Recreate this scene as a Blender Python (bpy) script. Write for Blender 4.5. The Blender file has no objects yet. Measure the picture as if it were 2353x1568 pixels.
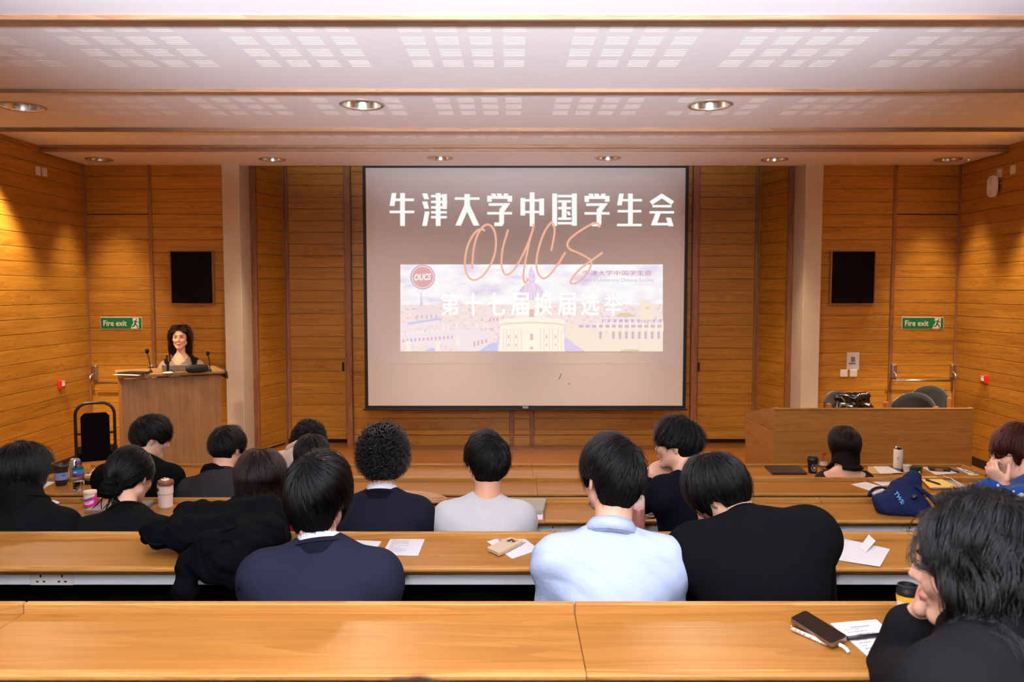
# Lecture theatre seen from the back rows. One scene unit is one metre.
import bpy, bmesh, math, random
import numpy as np

# light levels (watts)
FLASH_W, UP_W, PROJ_W = 52.0, 6100.0, 380.0
P_MID, P_SOF, P_WALL, P_NEAR = 100.0, 300.0, 680.0, 3.0
from mathutils import Vector, Matrix, Euler

# ------------------------------------------------------------------ camera, world, exposure
SC = bpy.context.scene
COL = SC.collection
CZ = 2.02                      # lens height above the front floor
FPX = 1830.0                   # focal length in pixels of the 2353 px frame
TH = math.atan(116.0 / FPX)    # the lens looks slightly down
cam = bpy.data.cameras.new('camera')
cam_ob = bpy.data.objects.new('camera', cam)
COL.objects.link(cam_ob)
cam_ob.location = (0, 0, CZ)
cam_ob.rotation_euler = (math.pi / 2 - TH, 0, 0)
cam.sensor_width = 36.0
cam.lens = 36.0 * FPX / 2353.0
cam.clip_start = 0.02
cam.dof.use_dof = True
cam.dof.focus_distance = 3.2
cam.dof.aperture_fstop = 5.6
SC.camera = cam_ob
SC.view_settings.view_transform = 'Standard'
SC.view_settings.look = 'None'
SC.view_settings.gamma = 1.0
SC.view_settings.use_curve_mapping = False
SC.view_settings.exposure = 0.0

w = bpy.data.worlds.new('world')
SC.world = w
w.use_nodes = True
w.node_tree.nodes['Background'].inputs[0].default_value = (0.9, 0.85, 0.8, 1)
w.node_tree.nodes['Background'].inputs[1].default_value = 0.02


def add_light(name, kind, loc, energy, color, **kw):
    l = bpy.data.lights.new(name, kind)
    l.energy = energy
    l.color = color
    for k, v in kw.items():
        setattr(l, k, v)
    o = bpy.data.objects.new(name, l)
    COL.objects.link(o)
    o.location = loc
    return o


# the photographer's flash, held just left of and above the lens, with a dome diffuser
add_light('flash', 'POINT', (-0.09, -0.02, CZ + 0.12), FLASH_W, (1.0, 0.97, 0.98), shadow_soft_size=0.04)
# added fill spot, unseen behind the lens, tilted up to brighten the white ceiling
fb = add_light('ceiling_fill', 'SPOT', (0.0, -2.3, 1.80), UP_W, (0.93, 0.95, 1.0), shadow_soft_size=0.12, spot_size=math.radians(78), spot_blend=0.35)
fb.rotation_euler = (math.radians(90 + 43), 0, 0)

# the data projector at the rear of the hall
pj = add_light('projector_beam', 'SPOT', (0.15, -1.2, 3.05), PROJ_W, (1.0, 0.93, 0.95), shadow_soft_size=0.03, spot_size=math.radians(24), spot_blend=0.35)
pj.rotation_euler = (math.radians(90 - 4.6), 0, 0)

# ------------------------------------------------------------------ helpers
R = random.Random(7)


def srgb(r, g, b):
    def f(c):
        c /= 255.0
        return c / 12.92 if c <= 0.04045 else ((c + 0.055) / 1.055) ** 2.4
    return (f(r), f(g), f(b), 1.0)


def ray(u, v):
    x, y = (u - 1176.5) / FPX, -(v - 784.0) / FPX
    return Vector((x, math.cos(TH) + y * math.sin(TH), -math.sin(TH) + y * math.cos(TH)))


def at(u, v, d):
    """the point a distance d in front of the lens that the picture shows at u, v"""
    r = ray(u, v)
    return Vector((0, 0, CZ)) + r * (d / r.y)


def on_z(u, v, z):
    r = ray(u, v)
    return Vector((0, 0, CZ)) + r * ((z - CZ) / r.z)


def on_x(u, v, x):
    r = ray(u, v)
    return Vector((0, 0, CZ)) + r * (x / r.x)


def link(o, parent=None):
    COL.objects.link(o)
    if parent is not None:
        o.parent = parent
    return o


def empty(name, loc=(0, 0, 0), rz=0.0, label=None, cat=None, group=None, rot=None):
    o = bpy.data.objects.new(name, None)
    o.empty_display_size = 0.1
    o.location = loc
    o.rotation_euler = rot if rot is not None else (0, 0, rz)
    COL.objects.link(o)
    tag(o, label, cat, group)
    return o


def tag(o, label=None, cat=None, group=None, kind=None):
    if label: o['label'] = label
    if cat: o['category'] = cat
    if group: o['group'] = group
    if kind: o['kind'] = kind
    return o


def mesh_obj(name, me, mat, parent=None, smooth=False):
    if mat is not None and not me.materials:
        me.materials.append(mat)
    if smooth:
        me.polygons.foreach_set('use_smooth', [True] * len(me.polygons))
    return link(bpy.data.objects.new(name, me), parent)


def bm_obj(name, bm, mat, parent=None, smooth=False, recalc=True):
    if recalc:
        bmesh.ops.recalc_face_normals(bm, faces=bm.faces)
    me = bpy.data.meshes.new(name)
    bm.to_mesh(me)
    bm.free()
    return mesh_obj(name, me, mat, parent, smooth)


def np_mesh(name, V, Q):
    """mesh from an (n,3) array and an (m,k) array of equal-sized faces"""
    me = bpy.data.meshes.new(name)
    V = np.asarray(V, np.float32)
    Q = np.asarray(Q, np.int32)
    k = Q.shape[1]
    me.vertices.add(len(V))
    me.vertices.foreach_set('co', V.ravel())
    me.loops.add(Q.size)
    me.loops.foreach_set('vertex_index', Q.ravel())
    me.polygons.add(len(Q))
    me.polygons.foreach_set('loop_start', np.arange(0, Q.size, k, dtype=np.int32))
    me.polygons.foreach_set('loop_total', np.full(len(Q), k, np.int32))
    me.polygons.foreach_set('use_smooth', np.ones(len(Q), bool))
    me.update(calc_edges=True)
    return me


def add_box(bm, c, s, bev=0.0, rot=None):
    """box of size s about c, its edges chamfered by bev"""
    M = Matrix.Translation(c) @ (rot.to_4x4() if rot is not None else Matrix()) @ Matrix.Diagonal((*s, 1))
    r = bmesh.ops.create_cube(bm, size=1.0, matrix=M)
    if bev > 0:
        es = list({e for v in r['verts'] for e in v.link_edges})
        bmesh.ops.bevel(bm, geom=es, offset=bev, segments=1 if bev < 0.004 else 2, affect='EDGES', profile=0.5)
    return r


def box(name, c, s, mat, parent=None, bev=0.0, rot=None):
    bm = bmesh.new()
    add_box(bm, (0, 0, 0), s, bev)
    o = bm_obj(name, bm, mat, parent)
    o.location = c
    if rot is not None:
        o.rotation_euler = rot
    return o


def add_lathe(bm, prof, seg=32, c=(0, 0, 0), M=None, sx=1.0, sy=1.0, close=True):
    """surface of revolution about z of the (r, z) profile"""
    rings = []
    for r, z in prof:
        ring = []
        for k in range(seg):
            a = 2 * math.pi * k / seg
            p = Vector((r * math.cos(a) * sx, r * math.sin(a) * sy, z))
            p = (M @ p) if M is not None else p + Vector(c)
            ring.append(bm.verts.new(p))
        rings.append(ring)
    for a, b in zip(rings, rings[1:]):
        for k in range(seg):
            bm.faces.new((a[k], a[(k + 1) % seg], b[(k + 1) % seg], b[k]))
    if close:
        bm.faces.new(rings[0][::-1])
        bm.faces.new(rings[-1])


def lathe(name, prof, mat, parent=None, seg=32, loc=(0, 0, 0), rot=None, close=True, smooth=True, sx=1.0, sy=1.0):
    bm = bmesh.new()
    add_lathe(bm, prof, seg, close=close, sx=sx, sy=sy)
    o = bm_obj(name, bm, mat, parent)
    me = o.data
    if smooth:
        me.polygons.foreach_set('use_smooth', [len(p.vertices) == 4 for p in me.polygons])
        me.set_sharp_from_angle(angle=math.radians(40))
    o.location = loc
    if rot is not None:
        o.rotation_euler = rot
    return o


def add_tube(bm, pts, rad, seg=8, cap=True, flat=None):
    """tube along pts; rad a number or one per point; flat=(normal, ratio) squashes it along normal"""
    pts = [Vector(p) for p in pts]
    n = len(pts)
    rads = rad if hasattr(rad, '__len__') else [rad] * n
    rings = []
    up = None
    for i in range(n):
        t = (pts[min(i + 1, n - 1)] - pts[max(i - 1, 0)])
        t = t.normalized() if t.length > 1e-9 else Vector((0, 0, 1))
        if up is None:
            up = t.orthogonal().normalized()
        up = (up - t * up.dot(t))
        up = up.normalized() if up.length > 1e-6 else t.orthogonal().normalized()
        sd = t.cross(up)
        ring = []
        for k in range(seg):
            a = 2 * math.pi * k / seg
            off = up * math.cos(a) * rads[i] + sd * math.sin(a) * rads[i]
            if flat is not None:
                off = off - flat[0] * off.dot(flat[0]) * (1 - flat[1])
            ring.append(bm.verts.new(pts[i] + off))
        rings.append(ring)
    for a, b in zip(rings, rings[1:]):
        for k in range(seg):
            bm.faces.new((a[k], a[(k + 1) % seg], b[(k + 1) % seg], b[k]))
    if cap:
        bm.faces.new(rings[0][::-1])
        bm.faces.new(rings[-1])


def tube(name, pts, rad, mat, parent=None, seg=8, flat=None):
    bm = bmesh.new()
    add_tube(bm, pts, rad, seg, flat=flat)
    return bm_obj(name, bm, mat, parent, smooth=True)


def smooth_path(pts, n=6):
    """Catmull-Rom through pts"""
    P = [Vector(p) for p in pts]
    P = [P[0] * 2 - P[1]] + P + [P[-1] * 2 - P[-2]]
    out = []
    for i in range(1, len(P) - 2):
        for k in range(n):
            t = k / n
            a, b, c, d = P[i - 1], P[i], P[i + 1], P[i + 2]
            out.append(0.5 * ((2 * b) + (c - a) * t + (2 * a - 5 * b + 4 * c - d) * t * t + (3 * b - a - 3 * c + d) * t ** 3))
    out.append(P[-2])
    return out


def add_prism(bm, poly, h, M=None):
    """polygon in xy extruded by h along z"""
    lo = [bm.verts.new((M @ Vector((x, y, 0))) if M else Vector((x, y, 0))) for x, y in poly]
    hi = [bm.verts.new((M @ Vector((x, y, h))) if M else Vector((x, y, h))) for x, y in poly]
    n = len(poly)
    bm.faces.new(lo[::-1])
    bm.faces.new(hi)
    for k in range(n):
        bm.faces.new((lo[k], lo[(k + 1) % n], hi[(k + 1) % n], hi[k]))


def text_mesh(body, bold=0.0, extrude=0.0, shear=0.0, res=3):
    cu = bpy.data.curves.new('lettering', 'FONT')
    cu.body = body
    cu.size = 1.0
    cu.offset = bold
    cu.extrude = extrude
    cu.shear = shear
    cu.resolution_u = res
    o = bpy.data.objects.new('lettering', cu)
    COL.objects.link(o)
    me = bpy.data.meshes.new_from_object(o.evaluated_get(bpy.context.evaluated_depsgraph_get()))
    bpy.data.objects.remove(o)
    bpy.data.curves.remove(cu)
    return me


def text_obj(name, body, W, H, M, mat, parent=None, bold=0.0, depth=0.0015, shear=0.0):
    """lettering fitted into a W x H box centred on the frame M (x along the line, y up, z out)"""
    me = text_mesh(body, bold, 0.02, shear)
    n = len(me.vertices)
    co = np.empty(n * 3, np.float32)
    me.vertices.foreach_get('co', co)
    co = co.reshape(-1, 3)
    lo, hi = co.min(0), co.max(0)
    c = (lo + hi) / 2
    co[:, 0] = (co[:, 0] - c[0]) * W / (hi[0] - lo[0])
    co[:, 1] = (co[:, 1] - c[1]) * H / (hi[1] - lo[1])
    co[:, 2] = (co[:, 2] - lo[2]) / max(hi[2] - lo[2], 1e-6) * depth
    Mn = np.array(M)
    co = co @ Mn[:3, :3].T + Mn[:3, 3]
    me.vertices.foreach_set('co', co.astype(np.float32).ravel())
    me.update()
    return mesh_obj(name, me, mat, parent)


def frame(o, x, y):
    """4x4 frame with origin o and axes x, y (z = x cross y)"""
    x = Vector(x).normalized()
    y = Vector(y)
    y = (y - x * y.dot(x)).normalized()
    z = x.cross(y)
    m = Matrix((x, y, z)).transposed().to_4x4()
    m.translation = o
    return m


def clone(o, parent=None, loc=None, rot=None):
    c = o.copy()
    COL.objects.link(c)
    if parent is not None:
        c.parent = parent
    if loc is not None: c.location = loc
    if rot is not None: c.rotation_euler = rot
    return c


def clone_tree(root, loc, rot=None, label=None, group=None):
    r = clone(root, None, loc, rot)
    if label: r['label'] = label
    if group: r['group'] = group
    for ch in list(root.children):
        c = clone(ch, r)
        for g in list(ch.children):
            clone(g, c)
    return r


# ------------------------------------------------------------------ materials
MATS = {}


def mat(name, col, rough=0.5, metal=0.0, spec=0.5, coat=0.0, trans=0.0, ior=1.45, emis=None, estr=0.0, sheen=0.0, bump=None, alpha=1.0, vary=None):
    if name in MATS:
        return MATS[name]
    m = bpy.data.materials.new(name)
    m.use_nodes = True
    nt = m.node_tree
    b = nt.nodes['Principled BSDF']
    b.inputs['Base Color'].default_value = col
    b.inputs['Roughness'].default_value = rough
    b.inputs['Metallic'].default_value = metal
    b.inputs['Specular IOR Level'].default_value = spec
    b.inputs['Coat Weight'].default_value = coat
    b.inputs['Transmission Weight'].default_value = trans
    b.inputs['IOR'].default_value = ior
    b.inputs['Alpha'].default_value = alpha
    if sheen:
        b.inputs['Sheen Weight'].default_value = sheen
        b.inputs['Sheen Roughness'].default_value = 0.5
    if emis is not None:
        b.inputs['Emission Color'].default_value = emis
        b.inputs['Emission Strength'].default_value = estr
    if bump or vary:
        tc = nt.nodes.new('ShaderNodeTexCoord')
        no = nt.nodes.new('ShaderNodeTexNoise')
        nt.links.new(tc.outputs['Object'], no.inputs['Vector'])
        sc, strg = (bump or (vary[0], 0))[:2]
        no.inputs['Scale'].default_value = sc
        no.inputs['Detail'].default_value = 6
        if bump:
            bp = nt.nodes.new('ShaderNodeBump')
            bp.inputs['Strength'].default_value = strg
            bp.inputs['Distance'].default_value = bump[2] if len(bump) > 2 else 0.002
            nt.links.new(no.outputs['Fac'], bp.inputs['Height'])
            nt.links.new(bp.outputs['Normal'], b.inputs['Normal'])
        if vary:
            n2 = nt.nodes.new('ShaderNodeTexNoise')
            n2.inputs['Scale'].default_value = vary[0]
            n2.inputs['Detail'].default_value = 5
            nt.links.new(tc.outputs['Object'], n2.inputs['Vector'])
            mx = nt.nodes.new('ShaderNodeMix')
            mx.data_type = 'RGBA'
            nt.links.new(n2.outputs['Fac'], mx.inputs[0])
            mx.inputs[6].default_value = col
            mx.inputs[7].default_value = vary[1]
            nt.links.new(mx.outputs[2], b.inputs['Base Color'])
    MATS[name] = m
    return m


def wood(name, dark, mid, light, axis=0, rough=0.35, coat=0.0, scale=1.0, tint=0.25, bumpy=0.05, spec=0.5):
    """varnished oak: long grain streaks along the object's own axis, each piece a tint of its own"""
    if name in MATS:
        return MATS[name]
    m = bpy.data.materials.new(name)
    m.use_nodes = True
    nt = m.node_tree
    N, L = nt.nodes.new, nt.links.new
    b = nt.nodes['Principled BSDF']
    tc = N('ShaderNodeTexCoord')
    oi = N('ShaderNodeObjectInfo')
    off = N('ShaderNodeVectorMath'); off.operation = 'MULTIPLY'
    cb = N('ShaderNodeCombineXYZ')
    for k in range(3):
        L(oi.outputs['Random'], cb.inputs[k])
    L(cb.outputs[0], off.inputs[0])
    off.inputs[1].default_value = (37.0, 23.0, 11.0)
    ad = N('ShaderNodeVectorMath'); ad.operation = 'ADD'
    L(tc.outputs['Object'], ad.inputs[0]); L(off.outputs[0], ad.inputs[1])
    mp = N('ShaderNodeMapping')
    s = [26.0 * scale] * 3
    s[axis] = 1.3 * scale
    mp.inputs['Scale'].default_value = s
    L(ad.outputs[0], mp.inputs['Vector'])
    n1 = N('ShaderNodeTexNoise'); n1.inputs['Scale'].default_value = 1.0; n1.inputs['Detail'].default_value = 7; n1.inputs['Roughness'].default_value = 0.62; n1.inputs['Distortion'].default_value = 0.6
    L(mp.outputs[0], n1.inputs['Vector'])
    mp2 = N('ShaderNodeMapping')
    s2 = [9.0 * scale] * 3
    s2[axis] = 0.55 * scale
    mp2.inputs['Scale'].default_value = s2
    L(ad.outputs[0], mp2.inputs['Vector'])
    n2 = N('ShaderNodeTexNoise'); n2.inputs['Scale'].default_value = 1.0; n2.inputs['Detail'].default_value = 2; n2.inputs['Distortion'].default_value = 1.2
    L(mp2.outputs[0], n2.inputs['Vector'])
    sn = N('ShaderNodeMath'); sn.operation = 'MULTIPLY'; sn.inputs[1].default_value = 14.0
    L(n2.outputs['Fac'], sn.inputs[0])
    fr = N('ShaderNodeMath'); fr.operation = 'FRACT'
    L(sn.outputs[0], fr.inputs[0])
    mixf = N('ShaderNodeMath'); mixf.operation = 'MULTIPLY_ADD'; mixf.inputs[1].default_value = 0.3
    L(fr.outputs[0], mixf.inputs[0])
    sb = N('ShaderNodeMath'); sb.operation = 'SUBTRACT'; sb.inputs[1].default_value = 0.15
    L(n1.outputs['Fac'], sb.inputs[0])
    L(sb.outputs[0], mixf.inputs[2])
    rp = N('ShaderNodeValToRGB')
    rp.color_ramp.elements[0].position = 0.22; rp.color_ramp.elements[0].color = dark
    rp.color_ramp.elements[1].position = 0.75; rp.color_ramp.elements[1].color = light
    e = rp.color_ramp.elements.new(0.5); e.color = mid
    L(mixf.outputs[0], rp.inputs[0])
    hv = N('ShaderNodeHueSaturation')
    mr = N('ShaderNodeMapRange'); mr.inputs[3].default_value = 1 - tint; mr.inputs[4].default_value = 1 + tint
    L(oi.outputs['Random'], mr.inputs[0]); L(mr.outputs[0], hv.inputs['Value'])
    L(rp.outputs[0], hv.inputs['Color'])
    L(hv.outputs[0], b.inputs['Base Color'])
    b.inputs['Roughness'].default_value = rough
    b.inputs['Coat Weight'].default_value = coat
    b.inputs['Specular IOR Level'].default_value = spec
    b.inputs['Coat Roughness'].default_value = 0.12
    bp = N('ShaderNodeBump'); bp.inputs['Strength'].default_value = bumpy; bp.inputs['Distance'].default_value = 0.004
    L(mixf.outputs[0], bp.inputs['Height']); L(bp.outputs[0], b.inputs['Normal'])
    MATS[name] = m
    return m


WALL = wood('varnished_oak_plank', srgb(146, 92, 24), srgb(174, 117, 35), srgb(190, 132, 48), 0, 0.36, 0.0, 0.8, 0.06, 0.04)
WALLV = wood('varnished_oak_post', srgb(108, 62, 34), srgb(142, 90, 54), srgb(164, 110, 70), 2, 0.4, 0.0, 1.2, 0.06)
BATT = wood('stained_batten', srgb(128, 90, 62), srgb(152, 112, 82), srgb(166, 126, 96), 0, 0.5, 0, 1.0, 0.05)
DESK = wood('varnished_oak_desk', srgb(134, 85, 32), srgb(147, 96, 39), srgb(156, 105, 46), 0, 0.36, 0.0, 0.8, 0.06, 0.012, 0.22)
DESKN = wood('oak_edge_strip', srgb(140, 92, 40), srgb(160, 110, 52), srgb(172, 124, 64), 0, 0.36, 0.0, 1.0, 0.05, 0.012, 0.22)
FLOORW = wood('oak_floor', srgb(104, 62, 22), srgb(138, 84, 34), srgb(156, 100, 46), 0, 0.28, 0.2, 0.6, 0.05, 0.03)
LECT = wood('oak_veneer_upright', srgb(132, 94, 56), srgb(152, 112, 68), srgb(166, 124, 78), 2, 0.42, 0, 0.8, 0.04, 0.02)
PANEL = wood('oak_veneer_panel', srgb(138, 90, 38), srgb(160, 108, 46), srgb(172, 120, 56), 0, 0.4, 0, 0.9, 0.04, 0.02)
CEIL = mat('ceiling_white_paint', srgb(241, 239, 247), 0.6, spec=0.3)
SLOT = mat('bright_white_paint', srgb(252, 250, 250), 0.55, spec=0.3)
SOFF = mat('soffit_paint', srgb(238, 228, 228), 0.6, spec=0.3)
COLM = mat('column_paint', srgb(206, 190, 168), 0.75, bump=(60, 0.15, 0.003), vary=(4, srgb(192, 174, 150)))
BLACK = mat('black_plastic', srgb(16, 15, 16), 0.45)
DARK = mat('black_fabric_panel', srgb(5, 5, 6), 0.95, spec=0.1)
FELT = mat('black_speaker_cloth', srgb(16, 14, 13), 0.95, spec=0.1)
ALU = mat('satin_aluminium', srgb(246, 246, 250), 0.4, metal=0.0, spec=0.5)
STEEL = mat('brushed_steel', srgb(190, 184, 176), 0.28, metal=1.0)
CHROME = mat('chrome', srgb(220, 215, 210), 0.08, metal=1.0)
WHITE = mat('white_plastic', srgb(228, 222, 214), 0.4)
WHITEP = mat('white_paper', srgb(204, 198, 200), 0.8, spec=0.2)
INK = mat('grey_print', srgb(120, 116, 122), 0.9, spec=0.1)
INKD = mat('black_print', srgb(24, 22, 24), 0.9, spec=0.1)
RED = mat('red_plastic', srgb(190, 26, 24), 0.4)
# ------------------------------------------------------------------ the hall
DW, DB, DC = 9.59, 10.45, 10.30          # wing walls, bay doors, bay centre
ZS = CZ + 1.488                          # soffit over the stage
XL = at(200, 668, DW).x
XR = at(2200, 668, DW).x
PITCH = 0.151
ZTOP = 3.95


def structure(o):
    """marks a piece of the setting and puts its origin at the hall's own, so that its pieces share the hall's coordinates"""
    o['kind'] = 'structure'
    o.data.transform(Matrix.Translation(o.location) @ o.rotation_euler.to_matrix().to_4x4())
    o.location = (0, 0, 0)
    o.rotation_euler = (0, 0, 0)
    return o


floor = structure(box('floor', (0, 4.2, -0.05), (XR - XL + 0.6, 13.4, 0.1), FLOORW))
STEP = 0.136
CARPET = mat('dark_step_carpet', srgb(26, 24, 26), 0.95, spec=0.1, bump=(300, 0.3, 0.002))
LIPD = {k: 1.88 + (5 - k) for k in range(0, 7)}                # depth of the far lip of each desk row
LIPZ = {k: CZ - 0.748 - (5 - k) * STEP for k in range(0, 7)}   # its height
FLZ = {k: (k - 1) * STEP for k in range(0, 8)}
for k in range(2, 7):
    y1 = LIPD[k] + 0.07
    y0 = LIPD[k] - 0.93 if k < 6 else -2.5
    s = box('step', (0, (y0 + y1) / 2, FLZ[k] / 2), (XR - XL, y1 - y0, FLZ[k]), CARPET, floor)

_plank = {}


def plank_mesh(L, H):
    key = (round(L, 3), round(H, 3))
    if key not in _plank:
        g, c, t = 0.0015, 0.004, 0.02
        h = H / 2 - g
        prof = [(0, -h), (-t + c, -h), (-t, -h + c), (-t, h - c), (-t + c, h), (0, h)]
        bm = bmesh.new()
        l = L / 2 - g
        a = [bm.verts.new((-l, y, z)) for y, z in prof]
        b = [bm.verts.new((l, y, z)) for y, z in prof]
        bm.faces.new(a)
        bm.faces.new(b[::-1])
        for k in range(6):
            bm.faces.new((a[k], b[k], b[(k + 1) % 6], a[(k + 1) % 6]))
        bmesh.ops.recalc_face_normals(bm, faces=bm.faces)
        me = bpy.data.meshes.new('plank')
        bm.to_mesh(me)
        bm.free()
        me.materials.append(WALL)
        _plank[key] = me
    return _plank[key]


def planks(parent, p0, p1, z0, z1, name='plank'):
    """boards from p0 to p1 (left to right as the room sees them), joints at lens height + n * PITCH"""
    p0, p1 = Vector((p0[0], p0[1], 0)), Vector((p1[0], p1[1], 0))
    d = p1 - p0
    rz = math.atan2(d.y, d.x)
    k = math.floor((z0 - CZ) / PITCH)
    while True:
        a, b = max(z0, CZ + k * PITCH), min(z1, CZ + (k + 1) * PITCH)
        k += 1
        if a >= z1 - 1e-4:
            break
        if b - a < 0.02:
            continue
        o = bpy.data.objects.new(name, plank_mesh(d.length, b - a))
        link(o, parent)
        m = (p0 + p1) / 2
        o.location = (m.x, m.y, (a + b) / 2)
        o.rotation_euler = (0, 0, rz)


BACKING = mat('dark_wall_backing', srgb(40, 22, 10), 0.8)


def wall(name, p0, p1, z0=0.0, z1=ZTOP, th=0.12, m=None):
    p0, p1 = Vector((p0[0], p0[1], 0)), Vector((p1[0], p1[1], 0))
    d = p1 - p0
    rz = math.atan2(d.y, d.x)
    c = (p0 + p1) / 2 + Vector((-math.sin(rz), math.cos(rz), 0)) * (th / 2 + 0.001)
    o = box(name, (c.x, c.y, (z0 + z1) / 2), (d.length, th, z1 - z0), m or BACKING, rot=(0, 0, rz))
    return structure(o)


def post(name, x, y, wdt, dep, z0, z1, m=None, rz=0.0):
    return structure(box(name, (x, y, (z0 + z1) / 2), (wdt, dep, z1 - z0), m or WALLV, bev=0.004, rot=(0, 0, rz)))


def X(u, d):
    return at(u, 668, d).x


# side walls
wl = wall('wall_left', (XL, 1.5), (XL, DW))
planks(wl, (XL, 5.3), (XL, DW), 0.10, ZS + 0.2)
planks(wl, (XL, 1.5), (XL, 5.3), 0.70, ZS + 0.2)
wr = wall('wall_right', (XR, DW), (XR, 1.5))
planks(wr, (XR, DW), (XR, 5.3), 0.10, ZS + 0.2)
planks(wr, (XR, 5.3), (XR, 1.5), 0.70, ZS + 0.2)
PLASTER = mat('plain_wall_paint', srgb(240, 236, 234), 0.8)
wall('wall_back', (XR, -2.5), (XL, -2.5), m=PLASTER)
wall('wall_left_rear', (XL, -2.5), (XL, 1.5), m=PLASTER)
wall('wall_right_rear', (XR, 1.5), (XR, -2.5), m=PLASTER)
structure(box('baseboard_left', (XL + 0.012, 7.0, 0.05), (0.024, 5.1, 0.10), BACKING, bev=0.003))
structure(box('baseboard_right', (XR - 0.012, 7.0, 0.05), (0.024, 5.1, 0.10), BACKING, bev=0.003))

# wing walls with their fire doors
xa, xb, xc = X(205, DW), X(348, DW), X(516, DW)
wfl = wall('wall_front_left', (XL, DW + 0.001), (xc + 0.12, DW + 0.001))
planks(wfl, (xb + 0.04, DW), (xc + 0.02, DW), 0.02, ZS + 0.2)
ZDOOR = at(275, 493, DW).z
planks(wfl, (xa, DW), (xb, DW), ZDOOR + 0.004, ZS + 0.2)
ya, yb, yc = X(1886, DW), X(2045, DW), X(2195, DW)
wfr = wall('wall_front_right', (ya - 0.12, DW + 0.001), (XR, DW + 0.001))
planks(wfr, (ya - 0.02, DW), (yb, DW), 0.02, ZS + 0.2)
planks(wfr, (yb + 0.04, DW), (yc, DW), ZDOOR + 0.004, ZS + 0.2)
post('trim_1', XL + 0.02, DW - 0.02, 0.035, 0.05, 0, ZS + 0.1)
post('trim_2', xb + 0.02, DW - 0.012, 0.042, 0.045, 0, ZS + 0.1)
post('trim_3', yb + 0.02, DW - 0.012, 0.042, 0.045, 0, ZS + 0.1)
post('trim_4', XR - 0.02, DW - 0.02, 0.035, 0.05, 0, ZS + 0.1)


def panic_bar(door, u0, u1, vb, vtop):
    a, b = at(u0, vb, DW - 0.13), at(u1, vb, DW - 0.13)
    bar = tube('push_bar', [a, b], 0.013, STEEL, door, 10)
    for u in (u0, u1):
        t, l = at(u + 3, vtop, DW - 0.03), at(u + 3, vb - 6, DW - 0.03)
        h = t.z - l.z
        body = box('bar_housing', (t.x, DW - 0.045, (t.z + l.z) / 2), (0.062, 0.05, h), STEEL, bar, bev=0.014)
        arm = smooth_path([(t.x - 0.01, DW - 0.06, l.z + h * 0.45), (t.x - 0.015, DW - 0.13, l.z + h * 0.25), (t.x - 0.015, DW - 0.13, a.z)], 4)
        tube('bar_arm', arm, 0.011, STEEL, bar, 8)


door1 = structure(box('door_1', ((xa + xb) / 2, DW + 0.03, (ZDOOR + 0.1) / 2), (xb - xa - 0.006, 0.05, ZDOOR - 0.1), BACKING))
planks(door1, (xa + 0.003, DW - 0.004), (xb - 0.003, DW - 0.004), 0.10, ZDOOR - 0.004)
kp = box('kick_plate', ((xa + xb) / 2, DW - 0.028, 0.06), (xb - xa - 0.02, 0.006, 0.09), STEEL, door1)
panic_bar(door1, 216, 345, 880, 839)
door2 = structure(box('door_2', ((yb + 0.04 + yc) / 2, DW + 0.03, (ZDOOR + 0.1) / 2), (yc - yb - 0.046, 0.05, ZDOOR - 0.1), BACKING))
planks(door2, (yb + 0.043, DW - 0.004), (yc - 0.003, DW - 0.004), 0.10, ZDOOR - 0.004)
box('kick_plate', ((yb + yc) / 2, DW - 0.028, 0.06), (yc - yb - 0.06, 0.006, 0.09), STEEL, door2)
panic_bar(door2, 2050, 2186, 875, 836)

# painted columns
for nm, u0, u1, u2 in (('column', 515, 555, 579), ('column', 1886, 1846, 1820)):
    p, q = X(u0, 9.5), X(u1, 9.5)
    o = structure(box(nm, ((p + q) / 2, 9.5 + 0.19, 1.9), (abs(q - p), 0.38, 3.8), COLM, bev=0.006))

# the bay: splayed returns, tall cupboard doors, centre panelling
rl0, rl1 = (X(592, 9.90), 9.90), (X(655, DB), DB)
rr1, rr0 = (X(1743, DB), DB), (X(1807, 9.90), 9.90)
wrl = wall('wall_return_left', rl0, rl1)
planks(wrl, rl0, rl1, 0.02, ZTOP)
wrr = wall('wall_return_right', rr1, rr0)
planks(wrr, rr1, rr0, 0.02, ZTOP)
post('trim_5', X(585, 9.88), 9.89, 0.07, 0.06, 0, ZTOP)
post('trim_6', X(1814, 9.88), 9.89, 0.07, 0.06, 0, ZTOP)
wf = wall('wall_front', (rl1[0] - 0.1, DB + 0.03), (rr1[0] + 0.1, DB + 0.03))
cl0, cl1 = X(662, DB), X(797, DB)
cr0, cr1 = X(1601, DB), X(1736, DB)
for k, (p, q) in enumerate(((cl0, cl1), (cr0, cr1))):
    dr = structure(box('door_%d' % (3 + k), ((p + q) / 2, DB + 0.025, 2.0), (q - p + 0.05, 0.04, 3.88), BACKING))
    planks(dr, (p + 0.025, DB), (q - 0.025, DB), 0.16, ZTOP)
    for xx in (p, q):
        box('stile', (xx, DB - 0.012, 2.0), (0.05, 0.03, 3.88), WALLV, dr, bev=0.003)
    box('rail', ((p + q) / 2, DB - 0.012, 0.11), (q - p, 0.028, 0.10), WALL, dr, bev=0.003)
    hx = p - 0.035 if k == 0 else q + 0.035
    for v in (430, 540, 700, 862, 972):
        hz = at(650, v, DB).z
        tube('hinge', [(hx, DB - 0.03, hz - 0.055), (hx, DB - 0.03, hz + 0.055)], 0.009, STEEL, dr, 8)
    ux = X(787, DB) if k == 0 else X(1607, DB)
    pz = at(787, 843, DB).z
    box('flush_pull', (ux, DB - 0.024, pz), (0.03, 0.008, 0.12), BACKING, dr, bev=0.003)
post('trim_7', X(653, DB), DB - 0.02, 0.05, 0.06, 0, ZTOP)
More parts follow.
